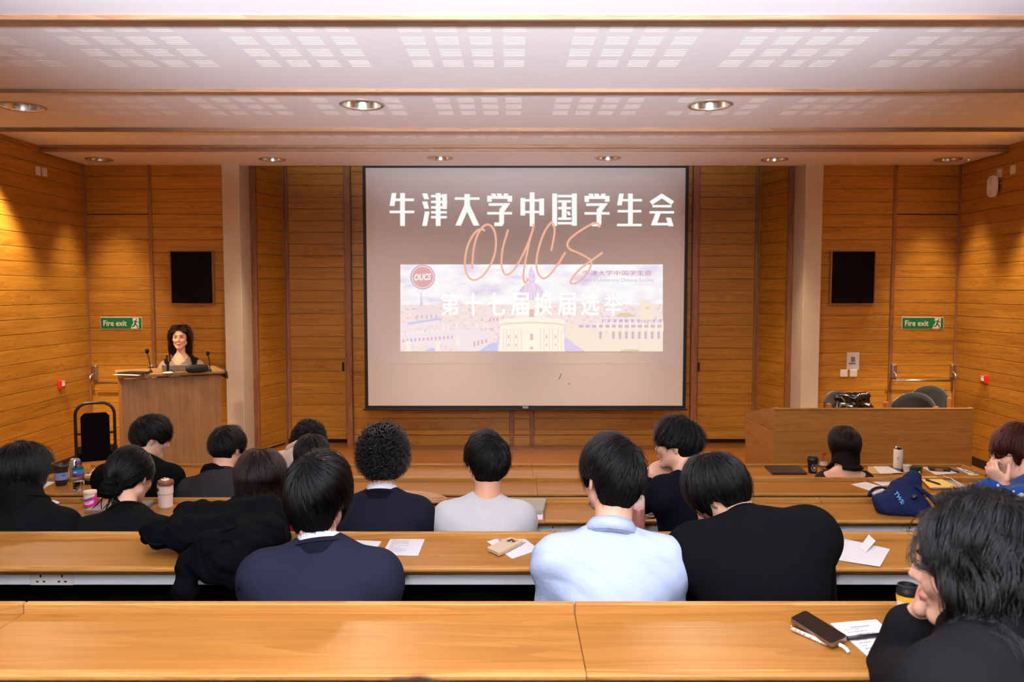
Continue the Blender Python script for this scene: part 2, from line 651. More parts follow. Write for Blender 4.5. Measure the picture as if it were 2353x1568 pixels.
post('trim_8', X(1742, DB), DB - 0.02, 0.05, 0.06, 0, ZTOP)
e0, e1 = X(803, DC), X(1594, DC)
wc = wall('wall_front_centre', (e0, DC + 0.02), (e1, DC + 0.02), th=0.16)
j0, j1 = X(1176, DC), X(1223, DC)
for p, q in ((e0 + 0.04, j0 - 0.03), (j0 + 0.03, j1 - 0.03), (j1 + 0.03, e1 - 0.04)):
    planks(wc, (p, DC), (q, DC), 0.14, ZTOP)
for n_, xx in ((9, e0), (10, e1)):
    post('trim_%d' % n_, xx, DC - 0.03, 0.075, 0.10, 0, ZTOP)
for n_, xx in ((11, j0), (12, j1)):
    post('trim_%d' % n_, xx, DC - 0.012, 0.058, 0.04, 0, ZTOP)
structure(box('baseboard_front', ((e0 + e1) / 2, DC - 0.008, 0.068), (e1 - e0 - 0.08, 0.03, 0.136), WALL, bev=0.003))

# ------------------------------------------------------------------ ceiling: stepped panels, battens, slot grilles, soffit
Z0c, Z1c, Z2c, Z3c = CZ + 1.22, CZ + 1.286, CZ + 1.358, CZ + 1.56
WID = XR - XL
XM = (XL + XR) / 2
ceil = structure(box('ceiling', (XM, 4.0, ZTOP + 0.05), (WID + 0.4, 13.2, 0.1), CEIL))


def sheet(name, y0, y1, z, holes, m, parent, x0=XL, x1=XR, th=0.03):
    """a flat board with round holes"""
    bm = bmesh.new()
    es = []
    c = [bm.verts.new(p) for p in ((x0, y0, z), (x1, y0, z), (x1, y1, z), (x0, y1, z))]
    es += [bm.edges.new((c[k], c[(k + 1) % 4])) for k in range(4)]
    for hx, hy, hr in holes:
        r = [bm.verts.new((hx + hr * math.cos(a), hy + hr * math.sin(a), z)) for a in [2 * math.pi * k / 32 for k in range(32)]]
        es += [bm.edges.new((r[k], r[(k + 1) % 32])) for k in range(32)]
    bmesh.ops.triangle_fill(bm, edges=es, use_beauty=True)
    bmesh.ops.recalc_face_normals(bm, faces=bm.faces)
    f = bm.faces[:]
    r = bmesh.ops.extrude_face_region(bm, geom=f)
    for v in [g for g in r['geom'] if isinstance(g, bmesh.types.BMVert)]:
        v.co.z += th
    return bm_obj(name, bm, m, parent)


DL = []   # downlights: x, y, z, radius, label, power


def dl(u, v, z, rad, label):
    p = on_z(u, v, z)
    DL.append((p.x, p.y, z, rad, label))


RD2, RD1 = 0.165, 0.15
dl(50, 245, Z2c, RD2, 'large round downlight in slotted ceiling, leftmost of its row')
dl(832, 240, Z2c, RD2, 'large round downlight in slotted ceiling, second from left wall')
dl(1632, 241, Z2c, RD2, 'large round downlight in slotted ceiling, third from left wall')
DL.append((DL[2][0] * 2 - DL[1][0] - 0.02, DL[2][1] - 0.12, Z2c, RD2, 'large round downlight in slotted ceiling, cut by right frame edge'))
for n_, (u, lab) in enumerate(((228, 'first'), (626, 'second'), (1012, 'third'), (1397, 'fourth'), (1780, 'fifth'), (2178, 'sixth'))):
    dl(u, 366 - 3 * (n_ in (2, 3)), ZS, RD1, 'round chrome downlight in stage soffit, %s from the left' % lab)
NV = len(DL)
for xx, lab in ((XL + 0.36, 'beside the left wall'), (-1.6, 'left of the middle'), (1.6, 'right of the middle'), (XR - 0.30, 'beside the right wall')):
    DL.append((xx, 7.62, Z3c, RD1, 'round downlight in the farthest slotted ceiling panel, the one ' + lab))
for xx, lab in ((-3.4, 'first from the left wall'), (-0.85, 'second from the left wall'), (1.7, 'third from the left wall'), (4.2, 'fourth from the left wall')):
    DL.append((xx, 2.35, Z0c, RD2, 'round downlight in the nearest white ceiling panel, ' + lab))
HO = lambda z: [(x, y, r - 0.02) for x, y, zz, r, l in DL if abs(zz - z) < 1e-4]
dA, dB_, dC_, dD = 3.626, 5.19, 6.76, 8.69
P0 = sheet('ceiling_panel', -2.5, dA, Z0c, HO(Z0c), CEIL, ceil)
P1 = sheet('ceiling_panel', dA + 0.02, dB_, Z1c, HO(Z1c), CEIL, ceil)
P2 = sheet('ceiling_panel', dB_ + 0.02, dC_, Z2c, HO(Z2c), CEIL, ceil)
P3 = sheet('ceiling_panel', dC_ + 0.02, dD, Z3c, HO(Z3c), CEIL, ceil)
SF = sheet('soffit', dD, DW + 0.03, ZS, HO(ZS), SOFF, ceil, XL + 0.05, XR - 0.05, 0.05)
for y, z, h in ((dA, Z0c, 0.020), (dB_, Z1c, 0.020), (dC_, Z2c, 0.032)):
    box('batten', (XM, y, z - h / 2 + 0.05), (WID, 0.022, h + 0.10), BATT, ceil, bev=0.002)
box('batten', (XM, dD - 0.012, ZS + 0.018), (WID, 0.02, 0.034), BATT, ceil, bev=0.003)
box('batten', (XM, dD - 0.012, ZS + 0.056), (WID, 0.03, 0.034), BATT, ceil, bev=0.003)
box('bulkhead', (XM, DW + 0.02, (ZS + ZTOP) / 2 + 0.03), (WID, 0.03, ZTOP - ZS - 0.06), CEIL, ceil)
for s in (0, 1):
    xx = (XL + 0.024, XR - 0.024)[s]
    box('shadow_gap', (xx, (dD + DW) / 2, ZS + 0.05), (0.046, DW - dD, 0.06), DARK, ceil)  # dark strip set in beside the wall to stand for the gap's shade
# slot grilles: blocks of five bright slats in groups of four by four
bm = bmesh.new()
for k in range(5):
    add_box(bm, (0, (k - 2) * 0.0285, 0), (0.114, 0.0165, 0.0003))
gm = bpy.data.meshes.new('slot_grille')
bm.to_mesh(gm)
bm.free()
gm.materials.append(SLOT)
for pan, z, r0 in ((P1, Z1c, 3.994), (P2, Z2c, 5.585), (P3, Z3c, 7.57)):
    for g in range(-5, 6):
        for c in range(4):
            for r in range(4):
                x = -0.247 + 0.875 * g + (c - 1.5) * 0.1727
                y = r0 + 0.207 * r
                if x < XL + 0.1 or x > XR - 0.1 or abs(x) > 0.72 * y + 0.2:
                    continue
                if any(abs(x - a) < 0.25 and abs(y - b) < 0.27 and math.hypot(x - a, y - b) < rr + 0.075 for a, b, zz, rr, l in DL):
                    continue
                o = bpy.data.objects.new('slot_grille', gm)
                link(o, pan)
                o.location = (x, y, z - 0.0002)

# downlights
RIM = mat('downlight_rim', srgb(176, 160, 146), 0.35, metal=0.6)
REFL = mat('downlight_reflector', srgb(235, 228, 220), 0.22, metal=1.0)
LAMP = mat('downlight_lamp', srgb(255, 244, 230), 0.5, emis=(1.0, 0.82, 0.62, 1), estr=2.0)
WARM = (1.0, 0.79, 0.57)


def downlight(x, y, z, r, label, power, spot=2.3, blend=0.9):
    t = empty('downlight', (x, y, z), 0, label, 'ceiling light', None)
    lathe('rim', [(r - 0.028, 0.004), (r - 0.026, -0.006), (r - 0.012, -0.010), (r, -0.004), (r, 0.001), (r - 0.02, 0.006)], RIM, t, 40, close=False)
    lathe('reflector', [(r - 0.027, 0.0), (r - 0.035, 0.05), (r - 0.06, 0.10), (r - 0.085, 0.13)], REFL, t, 32, close=False)
    lathe('lamp', [(0.0005, 0.118), (0.04, 0.120), (r - 0.085, 0.131), (0.04, 0.14), (0.0005, 0.142)], LAMP, t, 20, close=False)
    l = add_light('lamp_beam', 'SPOT', (0, 0, -0.015), power, WARM, shadow_soft_size=0.07, spot_size=spot, spot_blend=blend)
    l.parent = t
    return t


for n_, (x, y, z, r, label) in enumerate(DL):
    if n_ < 4: pw, sp = P_MID, 2.75
    elif n_ < NV: pw, sp = P_SOF, 1.0
    elif n_ in (NV, NV + 3): pw, sp = P_WALL, 1.5
    elif n_ < NV + 4: pw, sp = P_MID, 2.75
    else: pw, sp = P_NEAR, 2.2
    o = downlight(x, y, z, r, label, pw, sp, 0.5 if n_ in (NV, NV + 3) else (0.6 if n_ < 4 or n_ > NV else 0.95))
    if n_ >= NV:
        o['group'] = 'hall downlights outside the picture' if n_ >= NV + 4 else 'far panel downlights'
# ------------------------------------------------------------------ rows of desks
def surf(k):
    return LIPZ[k] - 0.024


def desk_pt(u, v, k, dz=0.0):
    return on_z(u, v, surf(k) + dz)


DEPTH = 0.322
ORD = {1: 'front', 2: 'second', 3: 'third', 4: 'fourth', 5: 'nearest'}
ROWX = {1: (-3.14, 3.36), 2: (-4.2, 4.62), 3: (-4.4, 4.62), 4: (-4.4, 4.62), 5: (-4.4, 4.62)}
JOIN = {1: (-1.6, 0.15), 2: (-2.0, 0.15, 2.2), 3: (-1.9, 0.15, 1.52), 4: (-2.3, 0.15, 2.4), 5: (-1.17, 0.15, 2.3)}
SOCK = {3: (1252, 2108), 4: (118,), 2: (), 1: (), 5: ()}


def nosing(x0, x1):
    prof = [(0.0, 0.0), (-0.013, 0.0), (-0.019, -0.002), (-0.022, -0.005), (-0.022, -0.011), (-0.020, -0.014), (-0.016, -0.016), (0.0, -0.030)]
    bm = bmesh.new()
    a = [bm.verts.new((x0, y, z)) for y, z in prof]
    b = [bm.verts.new((x1, y, z)) for y, z in prof]
    bm.faces.new(a)
    bm.faces.new(b[::-1])
    for k in range(8):
        bm.faces.new((a[k], b[k], b[(k + 1) % 8], a[(k + 1) % 8]))
    return bm


for k in range(1, 6):
    y1 = LIPD[k]
    y0 = y1 - DEPTH
    zs = surf(k)
    t = empty('lecture_desk', (0, y1, FLZ[k]), 0,
              {1: 'long oak lecture desk, front row, ending before both side walls',
               2: 'long oak lecture desk, second row, with yellow pad and folder on it',
               3: 'long oak lecture desk, third row, carrying the navy bag and brown paper bag',
               4: 'long oak lecture desk, fourth row, under the heaped black coat',
               5: 'long oak lecture desk, nearest row, with black phone and pen'}[k], 'desk', 'rows of lecture desks')
    g = 0.0007
    xs = [ROWX[k][0]] + list(JOIN[k]) + [ROWX[k][1]]
    for a, b in zip(xs, xs[1:]):
        c = (a + b) / 2
        o = box('desk_top', (c, -(DEPTH - 0.022 + 0.013) / 2, zs - 0.015 - FLZ[k]), (b - a - 2 * g, DEPTH - 0.022 - 0.013, 0.03), DESK, t, bev=0.0006)
        o = bm_obj('edge_strip', nosing(-(b - a) / 2 + g, (b - a) / 2 - g), DESKN, t)
        o.location = (c, -DEPTH + 0.022, zs - FLZ[k])
        box('upstand', (c, -0.010, zs + 0.002 - FLZ[k]), (b - a - 2 * g, 0.020, 0.044), DESKN, t, bev=0.003)
    if k == 1:
        box('end_upstand', (ROWX[1][1] - 0.01, -DEPTH / 2 - 0.012, zs + 0.002 - FLZ[k]), (0.02, DEPTH - 0.024, 0.044), DESKN, t, bev=0.003)
    L = xs[-1] - xs[0]
    tr = box('cable_trunking', ((xs[0] + xs[-1]) / 2, -DEPTH + 0.090, zs - 0.036 - 0.023 - FLZ[k]), (L - 0.1, 0.05, 0.046), ALU, t, bev=0.004)
    for u in SOCK[k]:
        v = {3: 1212, 4: 1332}[k]
        p = at(u, v, y0 + 0.06)
        s = box('socket', (p.x, y0 + 0.0635, zs - 0.059), (0.146, 0.006, 0.044), WHITE, None, bev=0.002)
        s.parent = tr
        s.matrix_parent_inverse = (Matrix.Translation(t.location) @ Matrix.Translation(tr.location)).inverted()
        bm = bmesh.new()
        for e in (-0.036, 0.036):
            add_box(bm, (e, -0.0032, 0.010), (0.005, 0.002, 0.009))
            add_box(bm, (e - 0.011, -0.0032, -0.009), (0.008, 0.002, 0.005))
            add_box(bm, (e + 0.011, -0.0032, -0.009), (0.008, 0.002, 0.005))
        me = bpy.data.meshes.new('pin_holes')
        bm.to_mesh(me)
        bm.free()
        me.materials.append(BLACK)
        s.data.materials.append(BLACK)
        n0 = len(s.data.polygons)
        b2 = bmesh.new()
        b2.from_mesh(s.data)
        b2.from_mesh(me)
        b2.to_mesh(s.data)
        b2.free()
        for p_ in list(s.data.polygons)[n0:]:
            p_.material_index = 1
    box('modesty_panel', ((xs[0] + xs[-1]) / 2, -0.04, (zs - 0.03 - FLZ[k] + 0.02) / 2), (L, 0.03, zs - 0.05 - FLZ[k]), DARK, t)
    for xx in np.linspace(xs[0] + 0.05, xs[-1] - 0.05, 6):
        box('bracket', (xx, -DEPTH / 2, zs - 0.05 - FLZ[k]), (0.03, DEPTH - 0.12, 0.04), BLACK, t)

# upholstered benches behind each row
for k in range(1, 7):
    y = LIPD[k]
    x0, x1 = ROWX[min(k, 5)]
    t = empty('bench', (0, y - 0.65, FLZ[k]), 0, 'black upholstered bench behind the %s oak desk' % (ORD.get(k, 'nearest') if k < 6 else 'nearest oak desk and its'), 'bench', 'benches between the desks')
    if k == 6:
        t['label'] = 'black upholstered bench below the camera, behind the nearest desk'
    L = x1 - x0
    box('seat', ((x0 + x1) / 2, 0.0, 0.325), (L, 0.40, 0.06), DARK, t, bev=0.012)
    box('backrest', ((x0 + x1) / 2, -0.235, 0.55), (L, 0.04, 0.26), DARK, t, bev=0.012)
    for xx in np.linspace(x0 + 0.2, x1 - 0.2, 5):
        box('support', (xx, -0.05, 0.1475), (0.04, 0.30, 0.295), BLACK, t)

# ------------------------------------------------------------------ lectern
FLc, FRc = at(279, 868, 7.9), at(508, 860, 8.37)
ZL = FLc.z
ang = math.atan2(FRc.y - FLc.y, FRc.x - FLc.x)
WL = math.hypot(FRc.y - FLc.y, FRc.x - FLc.x)
mid = (FLc + FRc) / 2
lect = empty('lectern', (mid.x, mid.y, 0), ang, 'wide oak veneer lectern with sloping top below left fire exit sign', 'lectern')
box('front_panel', (0, 0.0125, ZL / 2 - 0.01), (WL, 0.025, ZL - 0.02), LECT, lect, bev=0.002)
for s in (-1, 1):
    box('side_panel', (s * (WL / 2 - 0.0125), 0.28, ZL / 2 - 0.01), (0.025, 0.51, ZL - 0.02), LECT, lect, bev=0.002)
box('top', (0.0, 0.25, ZL + 0.012), (WL + 0.06, 0.62, 0.036), LECT, lect, bev=0.010)
box('shelf', (0, 0.30, ZL - 0.22), (WL - 0.06, 0.46, 0.02), LECT, lect)
bm = bmesh.new()
add_prism(bm, [(0.0, 0.022), (0.020, 0.018), (0.036, 0.0), (0.044, -0.04), (0.044, -0.075), (0.030, -0.075), (0.028, -0.03), (0.0, -0.01)], 0.60)
ec = bm_obj('end_cap', bm, mat('dark_oak_edge', srgb(78, 44, 20), 0.4), lect)
ec.rotation_euler = (math.pi / 2, 0, 0)
ec.location = (WL / 2 + 0.018, 0.55, ZL + 0.012)
LTOP = ZL + 0.030


def lect_pt(u, v, dz=0.0):
    return on_z(u, v, LTOP + dz)


# ------------------------------------------------------------------ panel table on the right
DT = 7.0
T0, T1 = at(1780, 939, DT), at(2235, 939, DT)
ZT = T0.z
ZJ = at(1780, 993, DT).z
rr_ = ray(1711, 960)
DTB = (ZJ - CZ) / rr_.z * rr_.y                 # where the side panel ends at the back
TB = at(1709.5, 949.5, DTB)
tb = empty('panel_table', ((T0.x + T1.x) / 2, DT, 0), 0, 'long oak panel table with raised front standing before the right fire door', 'table')
bpy.context.view_layer.update()
inv = Matrix.Translation((-(T0.x + T1.x) / 2, -DT, 0))
WT = T1.x - T0.x
box('front_panel', (0, 0.0125, (ZJ - 0.003) / 2), (WT, 0.025, ZJ - 0.003), PANEL, tb, bev=0.002)
box('front_panel', (0, 0.0125, (ZJ + ZT - 0.015) / 2 + 0.0015), (WT, 0.025, ZT - ZJ - 0.018), PANEL, tb, bev=0.002)
box('top_rail', (0, 0.0125, ZT - 0.006), (WT + 0.004, 0.032, 0.016), DESKN, tb, bev=0.003)
dx, dy = TB.x - T0.x, DTB - DT
sl = math.hypot(dx, dy)
sa = math.atan2(dy, dx)
for s in (0, 1):
    for a, pol in enumerate(([(0, 0), (sl, 0), (sl, ZJ - 0.003), (0, ZJ - 0.003)], [(0, ZJ + 0.001), (sl, ZJ + 0.001), (sl, TB.z), (0.06, ZT), (0, ZT)])):
        bm = bmesh.new()
        add_prism(bm, pol, 0.025)
        o = bm_obj('side_panel', bm, PANEL, tb)
        if s == 0:
            o.location = (-WT / 2 + 0.026, 0.026, 0)
            o.rotation_euler = (math.pi / 2, 0, sa)
        else:
            o.location = (WT / 2, 0.026, 0)
            o.rotation_euler = (math.pi / 2, 0, math.pi / 2)
box('worktop', (0.0, 0.40, 0.74), (WT - 0.07, 0.70, 0.03), PANEL, tb, bev=0.004)

# ------------------------------------------------------------------ chairs
UPH = mat('charcoal_upholstery', srgb(30, 30, 32), 0.9, sheen=0.3, bump=(400, 0.2, 0.001))
CHW = wood('chair_beech', srgb(126, 72, 34), srgb(158, 96, 50), srgb(178, 116, 66), 2, 0.35, 0, 1.0, 0.05)


def round_chair(x, y, ztop, rz, label):
    t = empty('armchair', (x, y, 0), rz, label, 'chair', 'chairs behind the panel table')
    # shell back: a curved upholstered pad with an arched top
    bm = bmesh.new()
    nx, nz = 16, 8
    G = {}
    for s in (0, 1):
        for i in range(nx + 1):
            for j in range(nz + 1):
                a = (i / nx - 0.5) * 1.7
                e = 1 - (2 * abs(i / nx - 0.5)) ** 2.2
                r = 0.26 + 0.035 * s
                zz = 0.46 + (ztop - 0.46 - 0.12 * (1 - e)) * j / nz
                G[s, i, j] = bm.verts.new((r * math.sin(a), 0.10 - r * math.cos(a) - 0.05 * j / nz, zz))
    for i in range(nx):
        for j in range(nz):
            bm.faces.new((G[0, i, j], G[0, i + 1, j], G[0, i + 1, j + 1], G[0, i, j + 1]))
            bm.faces.new((G[1, i, j], G[1, i, j + 1], G[1, i + 1, j + 1], G[1, i + 1, j]))
    for i in range(nx):
        for j in (0, nz):
            bm.faces.new((G[0, i, j], G[0, i + 1, j], G[1, i + 1, j], G[1, i, j]))
    for j in range(nz):
        for i in (0, nx):
            bm.faces.new((G[0, i, j], G[0, i, j + 1], G[1, i, j + 1], G[1, i, j]))
    bm_obj('backrest', bm, UPH, t, smooth=True)
    box('seat', (0, 0.08, 0.43), (0.46, 0.46, 0.08), UPH, t, bev=0.025)
    for s in (-1, 1):
        box('back_post', (s * 0.245, -0.03, (ztop - 0.10) / 2), (0.045, 0.05, ztop - 0.10), CHW, t, bev=0.008)
        box('leg', (s * 0.235, 0.29, 0.21), (0.04, 0.04, 0.42), CHW, t, bev=0.006)
        box('armrest', (s * 0.26, 0.12, 0.66), (0.05, 0.36, 0.035), CHW, t, bev=0.010)
        box('arm_post', (s * 0.26, 0.26, 0.53), (0.035, 0.04, 0.24), CHW, t, bev=0.006)
    return t


p = at(1955, 905, 8.30)
round_chair(p.x, p.y, p.z, math.pi + 0.25, 'wooden armchair with charcoal back, draped with a black leather bag')
p = at(2132, 892, 9.12)
round_chair(p.x, p.y + 0.05, p.z, math.pi - 0.75, 'wooden armchair with charcoal back, rear one beneath the panic bar')
p = at(2108, 911, 8.12)
round_chair(p.x - 0.02, p.y + 0.12, p.z, math.pi - 0.75, 'wooden armchair with charcoal back, front one of the right-hand pair')

# banquet chair on the left
p = at(217, 924, 7.5)
bc = empty('banquet_chair', (p.x, p.y, 0), 0.45, 'black banquet chair with hooped metal back, empty, beside the lectern', 'chair')
hw = 0.165
hoop = [(-hw, -0.02, 0.0), (-hw, 0.0, 0.45), (-hw, 0.0, p.z - 0.12)]
hoop += [(-hw + 0.11 * (1 - math.cos(a)), 0, p.z - 0.12 + 0.11 * math.sin(a)) for a in np.linspace(0.2, math.pi / 2, 6)]
hoop += [(hw - 0.11 * (1 - math.cos(a)), 0, p.z - 0.12 + 0.11 * math.sin(a)) for a in np.linspace(math.pi / 2, 0.2, 6)]
hoop += [(hw, 0.0, p.z - 0.12), (hw, 0.0, 0.45), (hw, -0.02, 0.0)]
BLM = mat('black_metal_tube', srgb(20, 18, 17), 0.35)
tube('hoop_frame', hoop, 0.0145, BLM, bc, 10)
bm = bmesh.new()
ww = 0.122
add_prism(bm, [(-ww, 0.40), (ww, 0.40), (ww, p.z - 0.14), (ww - 0.03, p.z - 0.105), (-ww + 0.03, p.z - 0.105), (-ww, p.z - 0.14)], 0.035)
bp_ = bm_obj('back_pad', bm, DARK, bc)
bp_.rotation_euler = (math.pi / 2, 0, 0)
bp_.location = (0, 0.02, 0)
for s in (-1, 1):
    box('pad_bracket', (s * 0.14, 0.0, p.z - 0.30), (0.05, 0.012, 0.02), BLM, bc)
box('seat', (0, 0.20, 0.45), (0.36, 0.38, 0.07), DARK, bc, bev=0.02)
for s in (-1, 1):
    tube('leg', [(s * 0.15, 0.34, 0.42), (s * 0.16, 0.38, 0.0)], 0.012, BLM, bc)

# ------------------------------------------------------------------ wall fittings
def plate(name, c, rz, w_, h_, m, label, cat, th=0.012, bev=0.002, group=None):
    o = box(name, c, (w_, th, h_), m, bev=bev, rot=(0, 0, rz))
    return tag(o, label, cat, group)


GREEN = mat('sign_green', srgb(8, 118, 66), 0.45)
SIGNW = mat('sign_white', srgb(232, 226, 214), 0.5)
for u0, u1, lab in ((231, 327, 'green fire exit sign on the left wing wall, above the woman at the lectern'), (2072, 2167, 'green fire exit sign above the right fire door')):
    a, b = at(u0, 729, DW - 0.02), at(u1, 757, DW - 0.02)
    W_, H_ = b.x - a.x, a.z - b.z
    s = empty('exit_sign', ((a.x + b.x) / 2, DW - 0.026, (a.z + b.z) / 2), 0, lab, 'sign', 'fire exit signs')
    box('sign_border', (0, 0.002, 0), (W_, 0.006, H_), SIGNW, s, bev=0.001)
    box('sign_face', (0, -0.001, 0), (W_ - 0.012, 0.006, H_ - 0.012), GREEN, s)
    F = frame(Vector((-W_ * 0.145, -0.0042, -0.0)), (1, 0, 0), (0, 0, 1))
    text_obj('lettering', 'Fire exit', W_ * 0.56, H_ * 0.46, F, SIGNW, s, bold=0.012, depth=0.001)
    px, pw = W_ * 0.345, W_ * 0.20
    bm = bmesh.new()
    MF = frame(Vector((px, -0.0042, 0)), (1, 0, 0), (0, 0, 1))
    add_prism(bm, [(-0.30 * pw, 0.43 * H_), (0.42 * pw, 0.43 * H_), (0.42 * pw, -0.38 * H_), (0.1 * pw, -0.44 * H_), (-0.55 * pw, -0.44 * H_), (-0.48 * pw, -0.18 * H_), (-0.3 * pw, -0.1 * H_)], 0.001, MF)
    bm_obj('pictogram_doorway', bm, SIGNW, s)
    bm = bmesh.new()
    MF2 = frame(Vector((px, -0.0056, 0)), (1, 0, 0), (0, 0, 1))
    hh = H_
    add_prism(bm, [(0.10 * hh + 0.055 * hh * math.cos(t_), 0.31 * hh + 0.055 * hh * math.sin(t_)) for t_ in np.linspace(0, 2 * math.pi, 13)[:-1]], 0.0008, MF2)
    for (x0, y0), (x1, y1), wd in (((0.04, .2), (-.02, -.06), .12), ((.04, .2), (-.14, .16), .06), ((-.14, .16), (-.2, .02), .05), ((.06, .2), (.16, .08), .06), ((.16, .08), (.25, .14), .05), ((-.02, -.06), (.12, -.16), .09), ((.12, -.16), (.2, -.34), .08), ((-.03, -.06), (-.12, -.24), .09), ((-.12, -.24), (-.32, -.26), .08)):
        d = Vector((x1 - x0, y1 - y0)).normalized() * hh
        n = Vector((-d.y, d.x)) * wd / 2
        e = d * wd * 0.3
        add_prism(bm, [(x0 * hh - e.x + n.x, y0 * hh - e.y + n.y), (x0 * hh - e.x - n.x, y0 * hh - e.y - n.y), (x1 * hh + e.x - n.x, y1 * hh + e.y - n.y), (x1 * hh + e.x + n.x, y1 * hh + e.y + n.y)], 0.0008, MF2)
    bm_obj('running_figure', bm, GREEN, s)

for u0, u1, rim_s, lab in ((391, 491, 1, 'black cloth speaker panel on the left wing wall, above and right of its exit sign'), (1911, 2008, -1, 'black cloth speaker panel on the right wing wall, left of its exit sign')):
    a, b = at(u0, 577, DW - 0.07), at(u1, 699, DW - 0.07)
    W_, H_ = b.x - a.x, a.z - b.z
    s = empty('speaker_panel', ((a.x + b.x) / 2, DW - 0.02, (a.z + b.z) / 2), 0, lab, 'loudspeaker', 'framed speaker panels')
    box('cloth_front', (0, -0.045, 0), (W_ - 0.02, 0.03, H_ - 0.02), FELT, s)
    for q, (cx, cz, sx, sz) in enumerate(((-W_ / 2, 0, 0.014, H_ + 0.014), (W_ / 2, 0, 0.014, H_ + 0.014), (0, -H_ / 2, W_ - 0.014, 0.014), (0, H_ / 2, W_ - 0.014, 0.014))):
        box('frame_strip', (cx, -0.032, cz), (sx, 0.064, sz), WALLV, s, bev=0.002)

def side_pt(u, v, left=True):
    return on_x(u, v, XL + 0.028 if left else XR - 0.028)


for u, v, l, lab in ((87, 393, True, 'white wall plate high on left wall, left one of the touching pair'), (102, 396, True, 'white wall plate high on left wall, right one of the touching pair'),
                     (2297, 398, False, 'white cable outlet plate directly above the white wireless unit'), (2328, 390, False, 'white wall plate high on the right wall, at the picture edge')):
    p = side_pt(u, v, l)
    o = plate('wall_plate', p, math.pi / 2, 0.084, 0.092, WHITE, lab, 'wall plate', 0.014, group='white plates high on the side walls')
for u, v, l, lab in ((139, 884, True, 'red fire call point on the left wall'), (2264, 872, False, 'red fire call point on the right wall')):
    p = side_pt(u, v, l)
    t = empty('fire_call_point', p, -math.pi / 2 if not l else math.pi / 2, lab, 'alarm', 'red break-glass points')
    box('housing', (0, -0.012, 0), (0.09, 0.04, 0.09), RED, t, bev=0.006)
    box('glass_panel', (0, -0.034, 0.002), (0.05, 0.004, 0.042), SIGNW, t, bev=0.001)
    box('label_strip', (0, -0.034, 0.034), (0.06, 0.003, 0.008), SIGNW, t)
for u, v, lab in ((1939, 858, 'small white light switch under the wall notice, the plain one'), (1961, 858, 'small white switch plate with buttons directly below the wall notice')):
    p = at(u, v, DW - 0.028)
    t = empty('wall_switch', p, 0, lab, 'switch', 'switches on the right wing wall')
    box('plate', (0, 0, 0), (0.086, 0.012, 0.086), WHITE, t, bev=0.003)
    if u < 1950:
        box('rocker', (0, -0.008, 0), (0.024, 0.006, 0.036), WHITE, t, bev=0.002)
    else:
        for i in range(3):
            for j in range(2):
                box('button', (j * 0.03 - 0.015, -0.007, 0.024 - i * 0.022), (0.022, 0.005, 0.013), SIGNW, t, bev=0.001)
p = at(1960, 830, DW - 0.024)
t = empty('wall_notice', p, 0, 'white paper notice pinned on the right wing wall above switches', 'notice')
box('sheet', (0, 0, 0), (0.148, 0.002, 0.210), WHITEP, t)
box('printed_picture', (0.0, -0.0016, 0.02), (0.05, 0.001, 0.06), INK, t)
box('printed_caption', (-0.01, -0.0016, -0.03), (0.085, 0.001, 0.02), INK, t)
# wireless unit on a bracket
p = side_pt(2290, 429, False)
t = empty('wireless_unit', p, -math.pi / 2 + 0.35, 'white rounded wireless unit on a black bracket, right wall', 'device')
bm = bmesh.new()
bmesh.ops.create_uvsphere(bm, u_segments=24, v_segments=16, radius=1)
for v_ in bm.verts:
    x, y, z = v_.co
    f = lambda q, e: math.copysign(abs(q) ** e, q)
    v_.co = (f(x, 0.65) * 0.066, f(y, 0.5) * 0.018 - 0.06, f(z, 0.65) * 0.118)
bm_obj('shell', bm, WHITE, t, smooth=True)
bm = bmesh.new()
for q, (zz, ww_) in enumerate(((0.086, 0.04), (0.066, 0.02), (0.045, 0.02), (0.028, 0.03), (-0.062, 0.018), (-0.088, 0.05))):
    add_box(bm, (-0.01, -0.0785, zz), (ww_, 0.002, 0.005))
bm_obj('printed_marks', bm, INK, t)
tube('bracket', [(0.02, 0.0, 0.05), (0.035, -0.02, 0.03), (0.035, -0.03, -0.05), (0.02, -0.045, -0.07)], 0.016, BLACK, t)
tube('cable', [(0.0, -0.05, 0.11), (0.0, -0.03, 0.15)] + [(0.07 + 0.045 * math.cos(a), -0.02, 0.07 + 0.045 * math.sin(a)) for a in np.linspace(2.4, -3.0, 18)], 0.004, WHITE, t)
# little green indicator and a detector in the soffit
t = empty('indicator_light', on_z(2226, 366, ZS - 0.001), 0, 'tiny green-lit indicator in the soffit beside the rightmost downlight', 'indicator')
lathe('bezel', [(0.0005, 0), (0.022, 0), (0.020, -0.006), (0.0005, -0.007)], SOFF, t, 16)
lathe('lens', [(0.0005, -0.006), (0.008, -0.007), (0.006, -0.012), (0.0005, -0.013)], mat('green_led', srgb(200, 255, 120), 0.4, emis=(0.6, 1, 0.2, 1), estr=1.0), t, 12)
t = empty('soffit_sensor', on_z(178, 366, ZS - 0.001), 0, 'small flush sensor in the soffit left of the leftmost downlight', 'sensor')
lathe('bezel', [(0.0005, 0), (0.03, 0), (0.028, -0.006), (0.0005, -0.007)], SOFF, t, 16)
lathe('lens', [(0.0005, -0.006), (0.012, -0.007), (0.010, -0.014), (0.0005, -0.016)], WHITE, t, 12)

